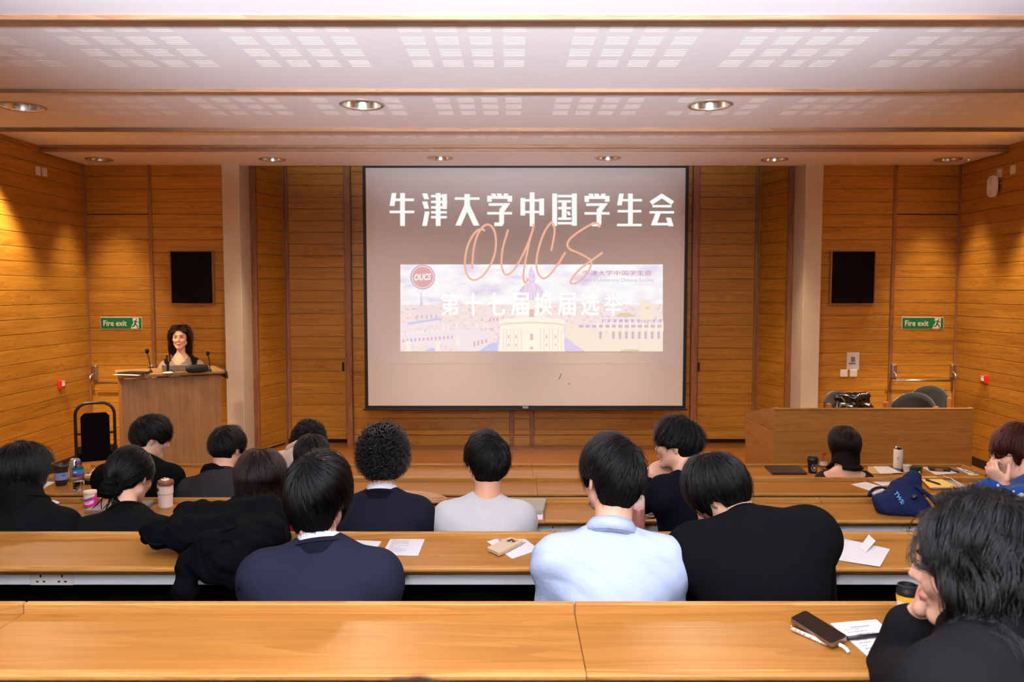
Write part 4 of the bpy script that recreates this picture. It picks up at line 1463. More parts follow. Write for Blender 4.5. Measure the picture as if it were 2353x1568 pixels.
def hair(parent, H, Rm, s, style, mats, body, seed):
    """strands combed over the skull from a whorl, plus a solid under-layer grown from them"""
    rs = np.random.RandomState(seed)
    n = style.get('n', 5200)
    U = rs.normal(size=(n * 3, 3))
    U /= np.linalg.norm(U, axis=1)[:, None]
    x, y, z = U.T
    hl = style.get('hairline', 0.42)
    face = (y > 0.30) & (z < hl + 0.25 * np.abs(x) * (y < 0.6))
    temple = (y > style.get('temple', 0.24)) & (z < 0.12)
    ear = (np.abs(x) > 0.70) & (y > style.get('ear', -0.30)) & (z < style.get('earz', 0.02))
    nape = (z < style.get('nape', -0.72))
    keep = ~(face | temple | ear | nape)
    U = U[keep][:n]
    n = len(U)
    w = np.array(style.get('whorl', (0.1, -0.55, 0.83)), float)
    w /= np.linalg.norm(w)
    ns = style.get('steps', 12)
    L = style['len'] * (1 + style.get('var', 0.18) * rs.normal(size=n))
    if 'nape_len' in style:          # shorter towards the nape and over the ears
        zz = U[:, 2] * 0.5 + 0.5
        f = np.clip((zz - style.get('fade0', 0.15)) / style.get('fade1', 0.55), 0, 1)
        L = style['nape_len'] + (L - style['nape_len']) * f
    if 'nape_len' in style:
        L = L * (0.55 + 0.9 * rs.rand(n)) if not style.get('curl') else L
    L = np.maximum(L, 0.006)
    vol = style.get('vol', 0.014)
    lift = style.get('lift', 0.35)
    grav = style.get('grav', 0.25)
    tw = style.get('twist', 0.25)
    gl = Rm.T @ np.array((0, 0, -1.0))
    P = EC + U * ER
    pts = [P.copy()]
    q = P.copy()
    cell = np.floor(U * style.get('cells', 8.0) + 50).astype(int)
    cid = (cell[:, 0] * 73 + cell[:, 1] * 179 + cell[:, 2] * 283) % 997
    ctab = rs.rand(997, 4)
    ph = (ctab[cid, 3] if style.get('curl') else rs.rand(n)) * 6.28 + rs.normal(size=n) * style.get('phn', 0.35)
    clump = np.sin(U[:, 0] * 23 + 3 * np.sin(U[:, 2] * 9)) * np.sin(U[:, 1] * 19 + 2)
    hv = vol * (0.35 + 0.65 * rs.rand(n)) + style.get('lump', 0.004) * clump
    if 'nape_len' in style:
        hv = hv * np.clip((U[:, 2] + 0.80) / 0.75, 0.12, 1.0)
    jit = (rs.normal(size=(n, 3)) * style.get('ind', 0.55) + (ctab[cid, :3] - 0.5) * 2.6) * style.get('jit', 0.16)
    curl, freq = style.get('curl', 0.0), style.get('freq', 90.0)
    step = L / ns
    part = style.get('part', None)
    base = Field()
    if body is not None:
        base.pr = [p for p in body.pr if p[-1] is False and p[0] in 'ce'][:]
    blunt = style.get('blunt', None)
    for i in range(ns):
        e = (q - EC) / ER
        rad = np.linalg.norm(e, axis=1)
        nrm = e / rad[:, None] / ER
        nrm /= np.linalg.norm(nrm, axis=1)[:, None]
        uu = e / rad[:, None]
        t = (uu @ w)[:, None] * uu - w
        if part is not None:
            sgn = np.where(U[:, 0] > part, 1.0, -1.0)
            t = np.stack([sgn * 1.0, -0.45 + 0 * sgn, -0.4 + 0 * sgn], 1) * (style.get('partw', 1.0) * np.clip(0.35 + 1.3 * uu[:, 1], 0, 1))[:, None] + t * style.get('whorlw', 0.6)
            t -= (t * nrm).sum(1)[:, None] * nrm
        t /= np.maximum(np.linalg.norm(t, axis=1), 1e-4)[:, None]
        t = t + tw * np.cross(nrm, t)
        f = (i + 1) / ns
        below = np.clip((-0.045 - (q @ np.array((0, 0, 1.0)))) / 0.05, 0, 1)
        g = np.clip(grav * f + below * (1.0 if style.get('long') else style.get('under', 0.9)), 0, 3)
        d = t + jit + gl * g[:, None] * (1.5 if style.get('long') else 1.0) + nrm * (lift * (1 - f) ** 2)
        if style.get('long'):
            d = d * (1 - 0.85 * below)[:, None] + gl * (below * 1.5)[:, None] + jit * 0.25
        if curl:
            a = freq * f * L + ph
            s1 = np.cross(nrm, t)
            d = d + curl * (np.cos(a)[:, None] * s1 + np.sin(a)[:, None] * nrm)
        d /= np.maximum(np.linalg.norm(d, axis=1), 1e-4)[:, None]
        q = q + d * step[:, None]
        e = (q - EC) / ER
        rad = np.linalg.norm(e, axis=1)
        want = 1 + hv * np.minimum(1, 0.25 + 2.2 * f) / 0.09
        push = (rad < want) & (q[:, 2] > -0.10)
        q = np.where(push[:, None], EC + e / np.maximum(rad, 1e-6)[:, None] * want[:, None] * ER, q)
        pull = (rad > want + 0.10) & (q[:, 2] > -0.03) & (not curl) & (style.get('hug', True))
        q = np.where(pull[:, None], EC + e / rad[:, None] * (want + 0.10)[:, None] * ER, q)
        if style.get('long') and body is not None:
            Wd = H + s * (q @ Rm.T)
            dd = body.at(Wd, 0.022)
            m = dd < 0.006
            if m.any():
                Wm = Wd[m]
                eps = 0.004
                G = np.stack([(body.at(Wm + np.eye(3)[k] * eps, 0.022) - dd[m]) / eps for k in range(3)], 1)
                G /= np.maximum(np.linalg.norm(G, axis=1), 1e-3)[:, None]
                Wm = Wm + G * (0.010 - dd[m])[:, None] * np.minimum(1, 1)
                q[m] = ((Wm - H) / s) @ Rm
        if 'nape_len' in style and not curl:                 # the ears stay out
            m = (np.abs(q[:, 0]) > 0.056) & (q[:, 1] > -0.048) & (q[:, 1] < 0.016)
            q[m, 2] = np.maximum(q[m, 2], style.get('earmin', 0.014) + 0.010 * rs.normal(size=n)[m])
        if style.get('clear', style.get('long')):            # keep the face free
            fx = style.get('fx', 0.060) - 0.35 * np.clip(q[:, 2] - 0.02, 0, 0.1) - 0.10 * np.clip(-0.06 - q[:, 2], 0, 0.1)
            m = (q[:, 1] > 0.035) & (q[:, 2] < 0.075) & (np.abs(q[:, 0]) < fx)
            q[m, 0] = np.where(U[m, 0] >= 0, fx[m], -fx[m])
            m = (q[:, 2] < style.get('cheek', 0.05)) & (q[:, 1] > style.get('cy', 0.044))
            q[m, 1] = style.get('cy', 0.044) - 0.004 * rs.rand(m.sum())
        if blunt is not None:
            q[:, 2] = np.maximum(q[:, 2], blunt + 0.004 * rs.normal(size=n))
        pts.append(q.copy())
    A = np.stack(pts, 1)                                   # n, ns+1, 3
    Wd = H + s * (A.reshape(-1, 3) @ Rm.T)
    # solid under-layer
    vh = 0.0065
    m = Wd.reshape(n, ns + 1, 3)
    dense = np.concatenate([m[:, :-1], (m[:, :-1] + m[:, 1:]) / 2, m[:, 1:] * 0.25 + m[:, :-1] * 0.75], 1).reshape(-1, 3)
    loc = ((dense - H) / s) @ Rm
    e = (loc - EC) / ER
    rad = np.linalg.norm(e, axis=1)
    onsk = np.clip((loc[:, 2] + 0.10) / 0.08, 0, 1)
    want = np.where(rad > 1, 1 + (rad - 1) * 0.55 - 0.035, rad - 0.035)
    loc = loc + (EC + e / rad[:, None] * want[:, None] * ER - loc) * onsk[:, None]
    dense = H + s * (loc @ Rm.T)
    inner = (H + s * ((EC + U * ER * 0.90) @ Rm.T))
    inner2 = (H + s * ((EC + U * ER * 0.94) @ Rm.T))
    dense = np.concatenate([dense, inner, inner2, inner2])
    lo = dense.min(0) - 4 * vh
    dim = np.ceil((dense.max(0) - lo) / vh).astype(int) + 5
    D = np.zeros(dim, np.float32)
    ii = ((dense - lo) / vh).astype(int)
    np.add.at(D, (ii[:, 0], ii[:, 1], ii[:, 2]), 1.0)
    D = np.minimum(D, style.get('cap', 6.0))
    for _ in range(2):
        for ax in range(3):
            D = (np.roll(D, 1, ax) + 2 * D + np.roll(D, -1, ax)) / 4
    V, Q = nets(style.get('thr', 1.5) - D, lo + vh / 2, vh)
    # keep clear of the neck and body
    me = np_mesh('hair', V, Q)
    ho = mesh_obj('hair', me, mats[0], parent)
    if style.get('label'): ho['label'] = style['label']
    cu = bpy.data.hair_curves.new('strands')
    cu.add_curves([ns + 1] * n)
    cu.attributes['position'].data.foreach_set('vector', Wd.astype(np.float32).ravel())
    ra = cu.attributes.new('radius', 'FLOAT', 'POINT') if 'radius' not in cu.attributes else cu.attributes['radius']
    tp = np.linspace(1, 0.35, ns + 1)
    tp[-1] = 0.1
    ra.data.foreach_set('value', (np.tile(tp, n) * style.get('rad', 0.0006)).astype(np.float32))
    cu.materials.append(mats[1])
    so = bpy.data.objects.new('strands', cu)
    so['kind'] = 'stuff'
    link(so, ho)
    if style.get('ringlets'):
        bm = bmesh.new()
        pick = rs.permutation(n)[:style['ringlets']]
        for i in pick:
            path = A[i]
            c0 = path[1]
            e = (c0 - EC) / ER
            e /= np.linalg.norm(e)
            nr = e / ER
            nr /= np.linalg.norm(nr)
            tg = np.cross(nr, rs.normal(size=3))
            tg = tg * 0.8 + np.array((0, 0, -0.5))
            tg -= nr * (tg @ nr)
            tg /= np.linalg.norm(tg)
            sd = np.cross(nr, tg)
            base = EC + e * ER * (1.0 + 0.26 * (0.55 + 0.45 * rs.rand()) * np.clip((e[2] + 0.95) / 0.7, 0.25, 1))
            r0, ln_, tn = 0.0085 + 0.004 * rs.rand(), 0.030 + 0.02 * rs.rand(), 1.4 + 0.8 * rs.rand()
            a0 = rs.rand() * 6.28
            pts = [H + s * (Rm @ (base + tg * ln_ * (f - 0.5) + (sd * math.cos(a0 + tn * 6.28 * f) + nr * math.sin(a0 + tn * 6.28 * f)) * r0)) for f in np.linspace(0, 1, 15)]
            add_tube(bm, pts, [0.0012 + 0.0030 * math.sin(math.pi * min(1, f * 1.02)) for f in np.linspace(0.05, 0.95, 15)], 5)
        co_ = bm_obj('curls', bm, mat('hair_gloss', srgb(10, 9, 10), 0.38, spec=0.35), ho, True)
        co_['kind'] = 'stuff'
    return ho


def hand(Fd, Wp, dirv, palm, side, curl=0.25, spread=1.0, s=1.0, thumb=None, k=0.006):
    """palm, four unequal fingers and a thumb; dirv to the fingertips, palm = the way the palm faces, side +1 right hand"""
    Wp, d, pn = np.array(Wp, float), np.array(dirv, float), np.array(palm, float)
    d /= np.linalg.norm(d)
    pn -= d * (pn @ d)
    pn /= np.linalg.norm(pn)
    lat = np.cross(d, pn) * side                           # towards the thumb
    M = np.stack([d, lat, pn], 1)
    Fd.ell(Wp + d * 0.050 * s, np.array((0.056, 0.041, 0.0165)) * s, M, 0.012)
    ln = (0.040, 0.045, 0.041, 0.031)
    for i in range(4):
        o = (1.5 - i) * 0.0195 * s * spread
        base = Wp + d * (0.088 - 0.004 * abs(i - 1.2)) * s + lat * o
        dr = d + lat * (1.5 - i) * 0.05 * spread
        dr /= np.linalg.norm(dr)
        p = base
        ang = curl * 0.8
        r = (0.0095, 0.0098, 0.0092, 0.0080)[i] * s
        for j, fl in enumerate((1.0, 0.66, 0.55)):
            v = dr * math.cos(ang) + pn * math.sin(ang)
            q = p + v * ln[i] * fl * s
            Fd.cap(p, q, r * (1 - 0.08 * j), r * (1 - 0.08 * (j + 1)), k)
            p = q
            ang += curl * (1.15 if j == 0 else 0.8)
    tb = Wp + d * 0.022 * s + lat * 0.030 * s
    tv = np.array(thumb, float) if thumb is not None else d * 0.75 + lat * 0.55 + pn * 0.35
    tv /= np.linalg.norm(tv)
    t1 = tb + tv * 0.042 * s
    tv2 = tv * 0.8 + d * 0.35 + pn * 0.1
    tv2 /= np.linalg.norm(tv2)
    t2 = t1 + tv2 * 0.030 * s
    Fd.cap(Wp + d * 0.015 * s + lat * 0.012 * s, tb, 0.013 * s, 0.013 * s, 0.01)
    Fd.cap(tb, t1, 0.0125 * s, 0.0105 * s, k)
    Fd.cap(t1, t2, 0.0105 * s, 0.0085 * s, k)


def ik(S, Wp, l1, l2, pole):
    S, Wp, pole = np.array(S, float), np.array(Wp, float), np.array(pole, float)
    d = Wp - S
    L = np.linalg.norm(d)
    if L > (l1 + l2) * 0.995:
        Wp = S + d / L * (l1 + l2) * 0.995
        d = Wp - S
        L = np.linalg.norm(d)
    u = d / L
    a = (l1 * l1 - l2 * l2 + L * L) / (2 * L)
    h = math.sqrt(max(l1 * l1 - a * a, 1e-6))
    pole = pole - u * (pole @ u)
    pole /= np.linalg.norm(pole)
    return S + u * a + pole * h, Wp


def head_field(Fd, H, Rm, s, ears=True, fem=False, mouth=True):
    T = lambda p: H + s * (Rm @ np.array(p, float))
    e = lambda c, r, k=0.012, sub=False: Fd.ell(T(c), np.array(r) * s, Rm, k, sub)
    c = lambda a, b, r1, r2, k=0.008, sub=False: Fd.cap(T(a), T(b), r1 * s, r2 * s, k, sub)
    e((0, -0.014, 0.026), (0.072, 0.090, 0.084), 0.02)
    e((0, 0.030, -0.030), (0.058 if not fem else 0.055, 0.060, 0.078), 0.03)
    c((-0.050, -0.004, -0.055), (-0.014, 0.070, -0.098), 0.020, 0.016, 0.02)
    c((0.050, -0.004, -0.055), (0.014, 0.070, -0.098), 0.020, 0.016, 0.02)
    e((0, 0.074, -0.098), (0.020, 0.016, 0.016), 0.015)
    c((-0.030, 0.078, 0.024), (0.030, 0.078, 0.024), 0.011, 0.011, 0.015)          # brow
    c((-0.044, 0.060, -0.022), (-0.030, 0.076, -0.034), 0.016, 0.013, 0.02)        # cheeks
    c((0.044, 0.060, -0.022), (0.030, 0.076, -0.034), 0.016, 0.013, 0.02)
    e((-0.031, 0.094, 0.004), (0.016, 0.012, 0.0095), 0.012, True)                 # eye hollows
    e((0.031, 0.094, 0.004), (0.016, 0.012, 0.0095), 0.012, True)
    for q in (-1, 1):
        e((q * 0.030, 0.0725, 0.003), (0.0130, 0.0120, 0.0100), 0.006)             # lids over the eyes
    c((0, 0.084, 0.014), (0, 0.103, -0.028), 0.0075, 0.0110, 0.010)                # nose
    c((-0.010, 0.092, -0.033), (0.010, 0.092, -0.033), 0.0085, 0.0085, 0.006)
    if mouth:
        e((0, 0.086, -0.060), (0.022, 0.012, 0.0075), 0.006)
        e((0, 0.084, -0.071), (0.019, 0.012, 0.0075), 0.005)
    if ears:
        for q in (-1, 1):
            a = 0.45 * q
            Me = Rm @ np.array(((math.cos(a), -math.sin(a), 0), (math.sin(a), math.cos(a), 0), (0, 0, 1)))
            Fd.ell(T((q * 0.078, -0.016, -0.006)), np.array((0.007, 0.018, 0.031)) * s, Me, 0.006)
            Fd.ell(T((q * 0.087, -0.010, -0.002)), np.array((0.006, 0.009, 0.018)) * s, Me, 0.005, True)


def face_bits(parent, H, Rm, s, brows=True, lips=True, lipcol=None, eyes=True):
    T = lambda p: Vector(H + s * (Rm @ np.array(p, float)))
    Rq = Matrix(Rm.tolist())
    if eyes:
        for q in (-1, 1):
            bm = bmesh.new()
            bmesh.ops.create_uvsphere(bm, u_segments=16, v_segments=10, radius=1)
            for v in bm.verts:
                v.co = T((q * 0.031, 0.0765, 0.003)) + Rq @ Vector((v.co.x * 0.0125 * s, v.co.y * 0.0118 * s, v.co.z * 0.0055 * s))
            o = bm_obj('eye', bm, mat('eye_dark', srgb(30, 20, 18), 0.25), parent, smooth=True)
    if brows:
        for q in (-1, 1):
            tube('eyebrow', [T((q * (0.014 + 0.009 * k), 0.0905 - 0.0035 * k * k / 3 + 0.001, 0.022 + 0.003 * math.sin(k * 0.9))) for k in range(4)], [0.003 * s, 0.0034 * s, 0.003 * s, 0.0014 * s], HB[0], parent, 6)
    if lips:
        m = lipcol or mat('lips', srgb(176, 96, 90), 0.45)
        tube('lips', [T((-0.021, 0.0885, -0.0645)), T((-0.009, 0.0975, -0.0625)), T((0, 0.0985, -0.0635)), T((0.009, 0.0975, -0.0625)), T((0.021, 0.0885, -0.0645))], [0.001, 0.0038 * s, 0.0038 * s, 0.0038 * s, 0.001], m, parent, 6)
        tube('lips', [T((-0.019, 0.087, -0.067)), T((-0.008, 0.0955, -0.0705)), T((0.008, 0.0955, -0.0705)), T((0.019, 0.087, -0.067))], [0.001, 0.0042 * s, 0.0042 * s, 0.001], m, parent, 6)


def ring_collar(name, m, parent, C, up, fwd, rx, ry, h, th, flare=0.1, lift=0.02, gap=0.0, fold=0.0):
    """a neckband: an oval strip about the axis up, higher at the back; gap opens it at the throat"""
    up, fwd = Vector(up).normalized(), Vector(fwd)
    fwd = (fwd - up * fwd.dot(up)).normalized()
    rt = fwd.cross(up)
    C = Vector(C)
    bm = bmesh.new()
    n = 48
    prof = [(0, 0), (-th, 0.0), (-th, h), (0, h)]
    if fold:
        prof = [(0, 0), (-th, 0), (-th, h), (th * 0.3, h + th * 0.5), (th * 1.6, h * 0.75), (th * 2.2, h * (1 - fold)), (th * 1.0, h * (1 - fold))]
    rings = []
    for k in range(n + 1):
        a = gap + (2 * math.pi - 2 * gap) * k / n            # measured from the throat
        ca, sa = math.cos(a), math.sin(a)
        zl = -lift * ca                                        # high at the nape
        ring = []
        for r, z in prof:
            f = 1 + flare * (1 - z / h)
            p = C + fwd * ca * (ry * f + r) + rt * sa * (rx * f + r) + up * (z + zl)
            ring.append(bm.verts.new(p))
        rings.append(ring)
    for a, b in zip(rings, rings[1:]):
        for k in range(len(prof)):
            bm.faces.new((a[k], a[(k + 1) % len(prof)], b[(k + 1) % len(prof)], b[k]))
    bm.faces.new(rings[0])
    bm.faces.new(rings[-1][::-1])
    return bm_obj(name, bm, m, parent, smooth=True)


LAST = {}


def person(label, row, neck, head, yaw=0, pitch=0, roll=0, hs=1.0, sw=0.19, drop=0.055, tilt=0.0, turn=0.0, vox=0.008, sk=None,
           hair_style=None, hair_mat=None, top=None, infl=0.016, fold=(0.004, 9.0, 1), wrists=None, hands=None, pelvis_y=None, floor=None,
           bits=None, seated=True, build=1.0, fem=False, topname='shirt', cut=None, ears=True, seed=3, hump=0.0, cvox=None, poles=None, dress=None, seat_h=0.465, elbows=None, low=0.03):
    """neck = base of the neck, head = middle of the head, both points of the hall"""
    N, H = np.array(neck, float) - np.array((0, 0, low)), np.array(head, float)
    fl = FLZ[row] if floor is None else floor
    Rm = rotm(yaw, pitch, roll)
    s = hs
    ph_y = N[1] - 0.16 if pelvis_y is None else pelvis_y
    P = np.array((N[0] - 0.3 * tilt, ph_y, fl + seat_h))
    tr = math.radians(turn)
    rt = np.array((math.cos(tr), math.sin(tr), 0.0))
    rt = rt + np.array((0, 0, -math.tan(tilt)))
    rt /= np.linalg.norm(rt)
    up = N - P
    Lt = np.linalg.norm(up)
    up /= Lt
    rt = rt - up * (rt @ up) * 0.5
    rt /= np.linalg.norm(rt)
    fw = np.cross(up, rt)
    fw /= np.linalg.norm(fw)
    rt2 = np.cross(fw, up)
    M = np.stack([rt2, fw, up], 1)
    b = build
    SL, SR = N - rt * sw - up * drop, N + rt * sw - up * drop
    T = Field()                                            # trunk and arms: what the top covers
    T.ell(N - up * (0.20 * Lt / 0.55) + fw * 0.02, (0.150 * b * sw / 0.19, 0.098 * b, 0.205), M, 0.05)
    T.ell(P + up * 0.16, (0.135 * b, 0.098 * b, 0.20), M, 0.06)
    T.ell(P + up * 0.0, (0.160 * b, 0.115 * b, 0.105), M, 0.05)
    if hump:
        T.ell(N - up * 0.14 - fw * 0.05 + np.array((0, 0, hump)), (0.13 * b, 0.07, 0.15), M, 0.06)
    for S, q in ((SL, -1), (SR, 1)):
        T.cap(N + rt * q * 0.034 + up * 0.004 - fw * 0.006, S - rt * q * 0.01 + up * 0.006, 0.036 * b, 0.046 * b, 0.05)
        T.cap(N - up * 0.12 + rt * q * 0.05, S - up * 0.02, 0.075 * b, 0.055 * b, 0.05)
    B = Field()
    WR = wrists or {}
    out = {}
    for S, q, key in ((SL, -1, 'L'), (SR, 1, 'R')):
        w = WR.get(key)
        if w is None:
            w = np.array((N[0] + q * 0.07, N[1] + 0.24, fl + 0.62))
        pole = np.array((q * 0.22, -0.30, -0.9)) if not poles or key not in poles else np.array(poles[key])
        if elbows and key in elbows:
            E, w = np.array(elbows[key], float), np.array(w, float)
        else:
            E, w = ik(S, w, 0.285, 0.245, pole)
        T.cap(S, E, 0.050 * b, 0.041 * b, 0.03)
        fa = w - E
        fa = fa / np.linalg.norm(fa)
        T.cap(E, w - fa * 0.035, 0.041 * b, 0.030 * b, 0.02)
        out[key] = (S, E, w, fa)
    B.pr = list(T.pr)
    for key, q in (('L', -1), ('R', 1)):
        S, E, w, fa = out[key]
        B.cap(w - fa * 0.06, w, 0.027, 0.0245, 0.015)
        hd = (hands or {}).get(key, {})
        hand(B, w + fa * 0.005, hd.get('dir', fa + np.array((-q * 0.55, 0.2, -0.1))), hd.get('palm', np.array((0, 0, -1.0))), q, hd.get('curl', 0.45), hd.get('spread', 1.0), hd.get('s', 0.95), hd.get('thumb'))
    # legs
    Lg = Field()
    for q in (-1, 1):
        hip = P + rt * q * 0.09 + np.array((0, 0, -0.01))
        if seated:
            kn = np.array((N[0] + q * 0.11, ph_y + 0.40, fl + 0.50))
            an = np.array((N[0] + q * 0.11, ph_y + 0.40, fl + 0.09))
        else:
            hip = np.array((P[0] + q * 0.09, P[1], fl + 0.88))
            kn = np.array((P[0] + q * 0.10, P[1] + 0.02, fl + 0.47))
            an = np.array((P[0] + q * 0.10, P[1] - 0.01, fl + 0.08))
        Lg.cap(hip, kn, 0.078 if seated else 0.083, 0.056, 0.03)
        Lg.cap(kn, an, 0.055, 0.038, 0.02)
        Lg.cap(an + np.array((0, -0.03, -0.045)), an + np.array((0, 0.14, -0.055)), 0.040, 0.032, 0.02)
    B.pr += Lg.pr
    nb = H + s * (Rm @ np.array((0, -0.028, -0.060)))
    nk = Field()
    nk.cap(N - up * 0.03, nb, 0.056 * (0.88 if fem else 1), 0.053 * (0.86 if fem else 1), 0.03)
    B.pr += nk.pr
    head_field(B, H, Rm, s, ears, fem)
    root = empty('person', (P[0], P[1], fl), 0, label, 'person')
    inv = Matrix.Translation((-P[0], -P[1], -fl))

    def place(o):
        o.matrix_parent_inverse = inv
        return o
    body = place(mesh_obj('body', B.mesh('body', vox), sk or SK1, root))
    if top is not None:
        tm = T.mesh(topname, cvox or max(vox, 0.0075), infl, cut, fold)
        to = place(mesh_obj(topname, tm, top, root))
    place(mesh_obj('trousers', Field.mesh(type('L', (Field,), {})() if False else _legs(Lg, P, M, b), 'trousers', 0.014, 0.014), mat('dark_trousers', srgb(18, 18, 20), 0.9), root))
    T2 = Field()
    T2.pr = T.pr + nk.pr
    if hair_style:
        ho = hair(root, H, Rm, s, hair_style, hair_mat or HB, T2, seed)
        place(ho)
    LAST.clear()
    LAST.update(root=root, place=place, N=N, H=H, Rm=Rm, s=s, up=up, fw=fw, rt=rt, arms=out, P=P, nb=nb, T=T, body=body, top=to if top is not None else None)
    if bits:
        face_kids(place, root, H, Rm, s, bits)
    return root


def _legs(Lg, P, M, b):
    f = Field()
    f.ell(P, (0.160 * b, 0.115 * b, 0.105), M, 0.05)
    f.pr += Lg.pr
    return f


def face_kids(place, root, H, Rm, s, bits):
    before = set(root.children)
    face_bits(root, H, Rm, s, **bits)
    for o in root.children:
        if o not in before:
            place(o)


def add_part(fn, *a, **k):
    """a further part of the last person, built in hall coordinates"""
    return LAST['place'](fn(*a, **k))
# fabrics
NAVY = mat('navy_suiting', srgb(27, 29, 44), 0.9, spec=0.12, bump=(9, 0.3, 0.02))
NAVY2 = mat('midnight_suiting', srgb(19, 20, 31), 0.9, spec=0.12, bump=(9, 0.3, 0.02))
SHIRT = mat('pale_blue_shirting', srgb(164, 176, 202), 0.8, spec=0.2, bump=(8, 0.55, 0.03))
SHIRTW = mat('white_shirting', srgb(214, 214, 224), 0.8, spec=0.2)
COAT = mat('black_wool', srgb(9, 9, 11), 0.95, spec=0.08, bump=(8, 0.35, 0.025))
GREYM = mat('grey_marl', srgb(164, 162, 162), 0.95, spec=0.1, sheen=0.2, bump=(350, 0.3, 0.001), vary=(180, srgb(186, 184, 184)))
KNIT = mat('navy_knit', srgb(9, 10, 19), 0.95, spec=0.08, bump=(12, 0.3, 0.02))
BLACKT = mat('black_tailoring', srgb(11, 11, 13), 0.9, spec=0.1, bump=(10, 0.3, 0.02))
DENIM = mat('charcoal_denim', srgb(36, 35, 37), 0.95, spec=0.1, bump=(500, 0.3, 0.001), vary=(14, srgb(46, 45, 47)))
HOODIE = mat('oatmeal_fleece', srgb(178, 162, 152), 0.95, spec=0.1, sheen=0.2, bump=(10, 0.4, 0.03))
CRIM = mat('crimson_knit', srgb(112, 10, 26), 0.9, spec=0.1, bump=(12, 0.3, 0.02))
PLUM = mat('dark_plum_jersey', srgb(38, 24, 26), 0.85, spec=0.2)
BLUE = mat('blue_knit', srgb(24, 66, 128), 0.95, spec=0.1, sheen=0.1, bump=(300, 0.4, 0.002), vary=(60, srgb(16, 50, 104)))
BLKTOP = mat('black_jersey', srgb(20, 19, 21), 0.95, spec=0.08, bump=(9, 0.35, 0.025))
TAUPE = mat('taupe_blouse', srgb(134, 120, 108), 0.85, spec=0.15, bump=(12, 0.4, 0.02))
GREYC = mat('grey_brushed_collar', srgb(176, 174, 180), 0.9, spec=0.1)

HW = hair_mats('warm_brown', srgb(24, 11, 7), srgb(34, 15, 9))
# hair cuts
SHORT = dict(var=0.25, len=0.075, nape_len=0.026, fade0=0.28, fade1=0.45, vol=0.020, whorl=(0.15, -0.62, 0.78), n=6500, steps=9, jit=0.22, rad=0.00055, nape=-0.90, grav=0.10, lift=0.5)
SPIKY = dict(SHORT, len=0.060, nape_len=0.014, jit=0.30, lift=0.8, vol=0.019, hug=False)
MID = dict(earmin=-0.022, len=0.110, nape_len=0.034, fade0=0.18, fade1=0.55, var=0.28, vol=0.024, whorl=(-0.12, -0.45, 0.88), n=7500, steps=11, jit=0.10, rad=0.0006, nape=-0.92, grav=0.22, lift=0.45, twist=0.12)
BOB = dict(part=0.02, partw=0.8, whorlw=0.6, ear=0.1, len=0.22, vol=0.024, whorl=(0.0, -0.2, 0.98), n=6500, steps=18, jit=0.08, rad=0.0006, long=True, nape=-0.7, grav=0.3, lift=0.3, twist=0.05, var=0.10, hairline=0.5)
LONG = dict(BOB, len=0.36, steps=24, vol=0.022, var=0.12)
WAVY = dict(LONG, cells=6.0, curl=0.55, freq=46.0, len=0.42, vol=0.026)
CURLY = dict(len=0.11, nape_len=0.05, fade0=0.08, fade1=0.35, vol=0.034, whorl=(0, -0.35, 0.94), n=3800, steps=16, jit=0.12, rad=0.0010, nape=-0.82, grav=0.10, lift=0.6, curl=1.6, freq=130.0, twist=0.2, hug=False, thr=3.4, cells=15.0, phn=0.12, ind=0.15, lump=0.008, ringlets=330)


def neck_axis(h):
    """point on the last person's neck a height h above its base, and the way the neck runs"""
    L = LAST
    v = L['nb'] - L['N']
    u = v / np.linalg.norm(v)
    return L['N'] + u * h + L['fw'] * 0.002, u * 0.75 + L['up'] * 0.25


def suit_collar(m, shirt=True, h=0.040):
    L = LAST
    if shirt:
        c, ax = neck_axis(0.034)
        add_part(ring_collar, 'shirt_collar', SHIRTW, L['root'], c, ax, L['fw'], 0.060, 0.060, 0.034, 0.004, 0.10, 0.010, 0.25)
    c, ax = neck_axis(0.010)
    add_part(ring_collar, 'jacket_collar', m, L['root'], c, ax, L['fw'], 0.067, 0.068, h, 0.005, 0.20, 0.010, 0.5, 0.15)


def crew(m, r=0.064, h=0.022, up=0.016, name='neckband'):
    L = LAST
    c, ax = neck_axis(up)
    add_part(ring_collar, name, m, L['root'], c, ax, L['fw'], r, r * 0.98, h, 0.005, 0.15, 0.010, 0.0)


def shirt_collar(m, up=0.012, r=0.062, h=0.038, fold=0.85):
    L = LAST
    c, ax = neck_axis(up)
    add_part(ring_collar, 'shirt_collar', m, L['root'], c, ax, L['fw'], r, r, h, 0.004, 0.22, 0.010, 0.25, fold)


def back_seam(m, name='back_seam', x=0.0, t0=0.03, t1=0.40, r=0.0016):
    """a stitched seam laid on the back of the last person's top"""
    L = LAST
    pts = []
    for t in np.linspace(t0, t1, 12):
        p = L['N'] - L['up'] * t + L['rt'] * x - L['fw'] * 0.25
        for _ in range(40):
            d = L['T'].at(p[None, :], 0.0185)[0]
            p = p + L['fw'] * max(min(d, 0.05), -0.05) * 0.8
            if abs(d) < 0.0008:
                break
        pts.append(Vector(p))
    add_part(tube, name, pts, r, m, L['root'], 5)


def surf_pt(t, x, off=0.018):
    L = LAST
    p = L['N'] - L['up'] * t + L['rt'] * x - L['fw'] * 0.3
    for _ in range(60):
        d = L['T'].at(p[None, :], off)[0]
        p = p + L['fw'] * d * 0.8
        if abs(d) < 0.0006:
            break
    return Vector(p)


def hit(u, v, off=0.024, d0=2.6):
    """where the picture shows the last person's top"""
    d = np.array(ray(u, v).normalized())
    p = np.array(at(u, v, d0))
    for _ in range(150):
        dd = LAST['T'].at(p[None, :], off)[0]
        if dd < 0.0008 or p[1] > d0 + 1.2:
            break
        p = p + d * max(dd * 0.7, 0.0005)
    return Vector(p)



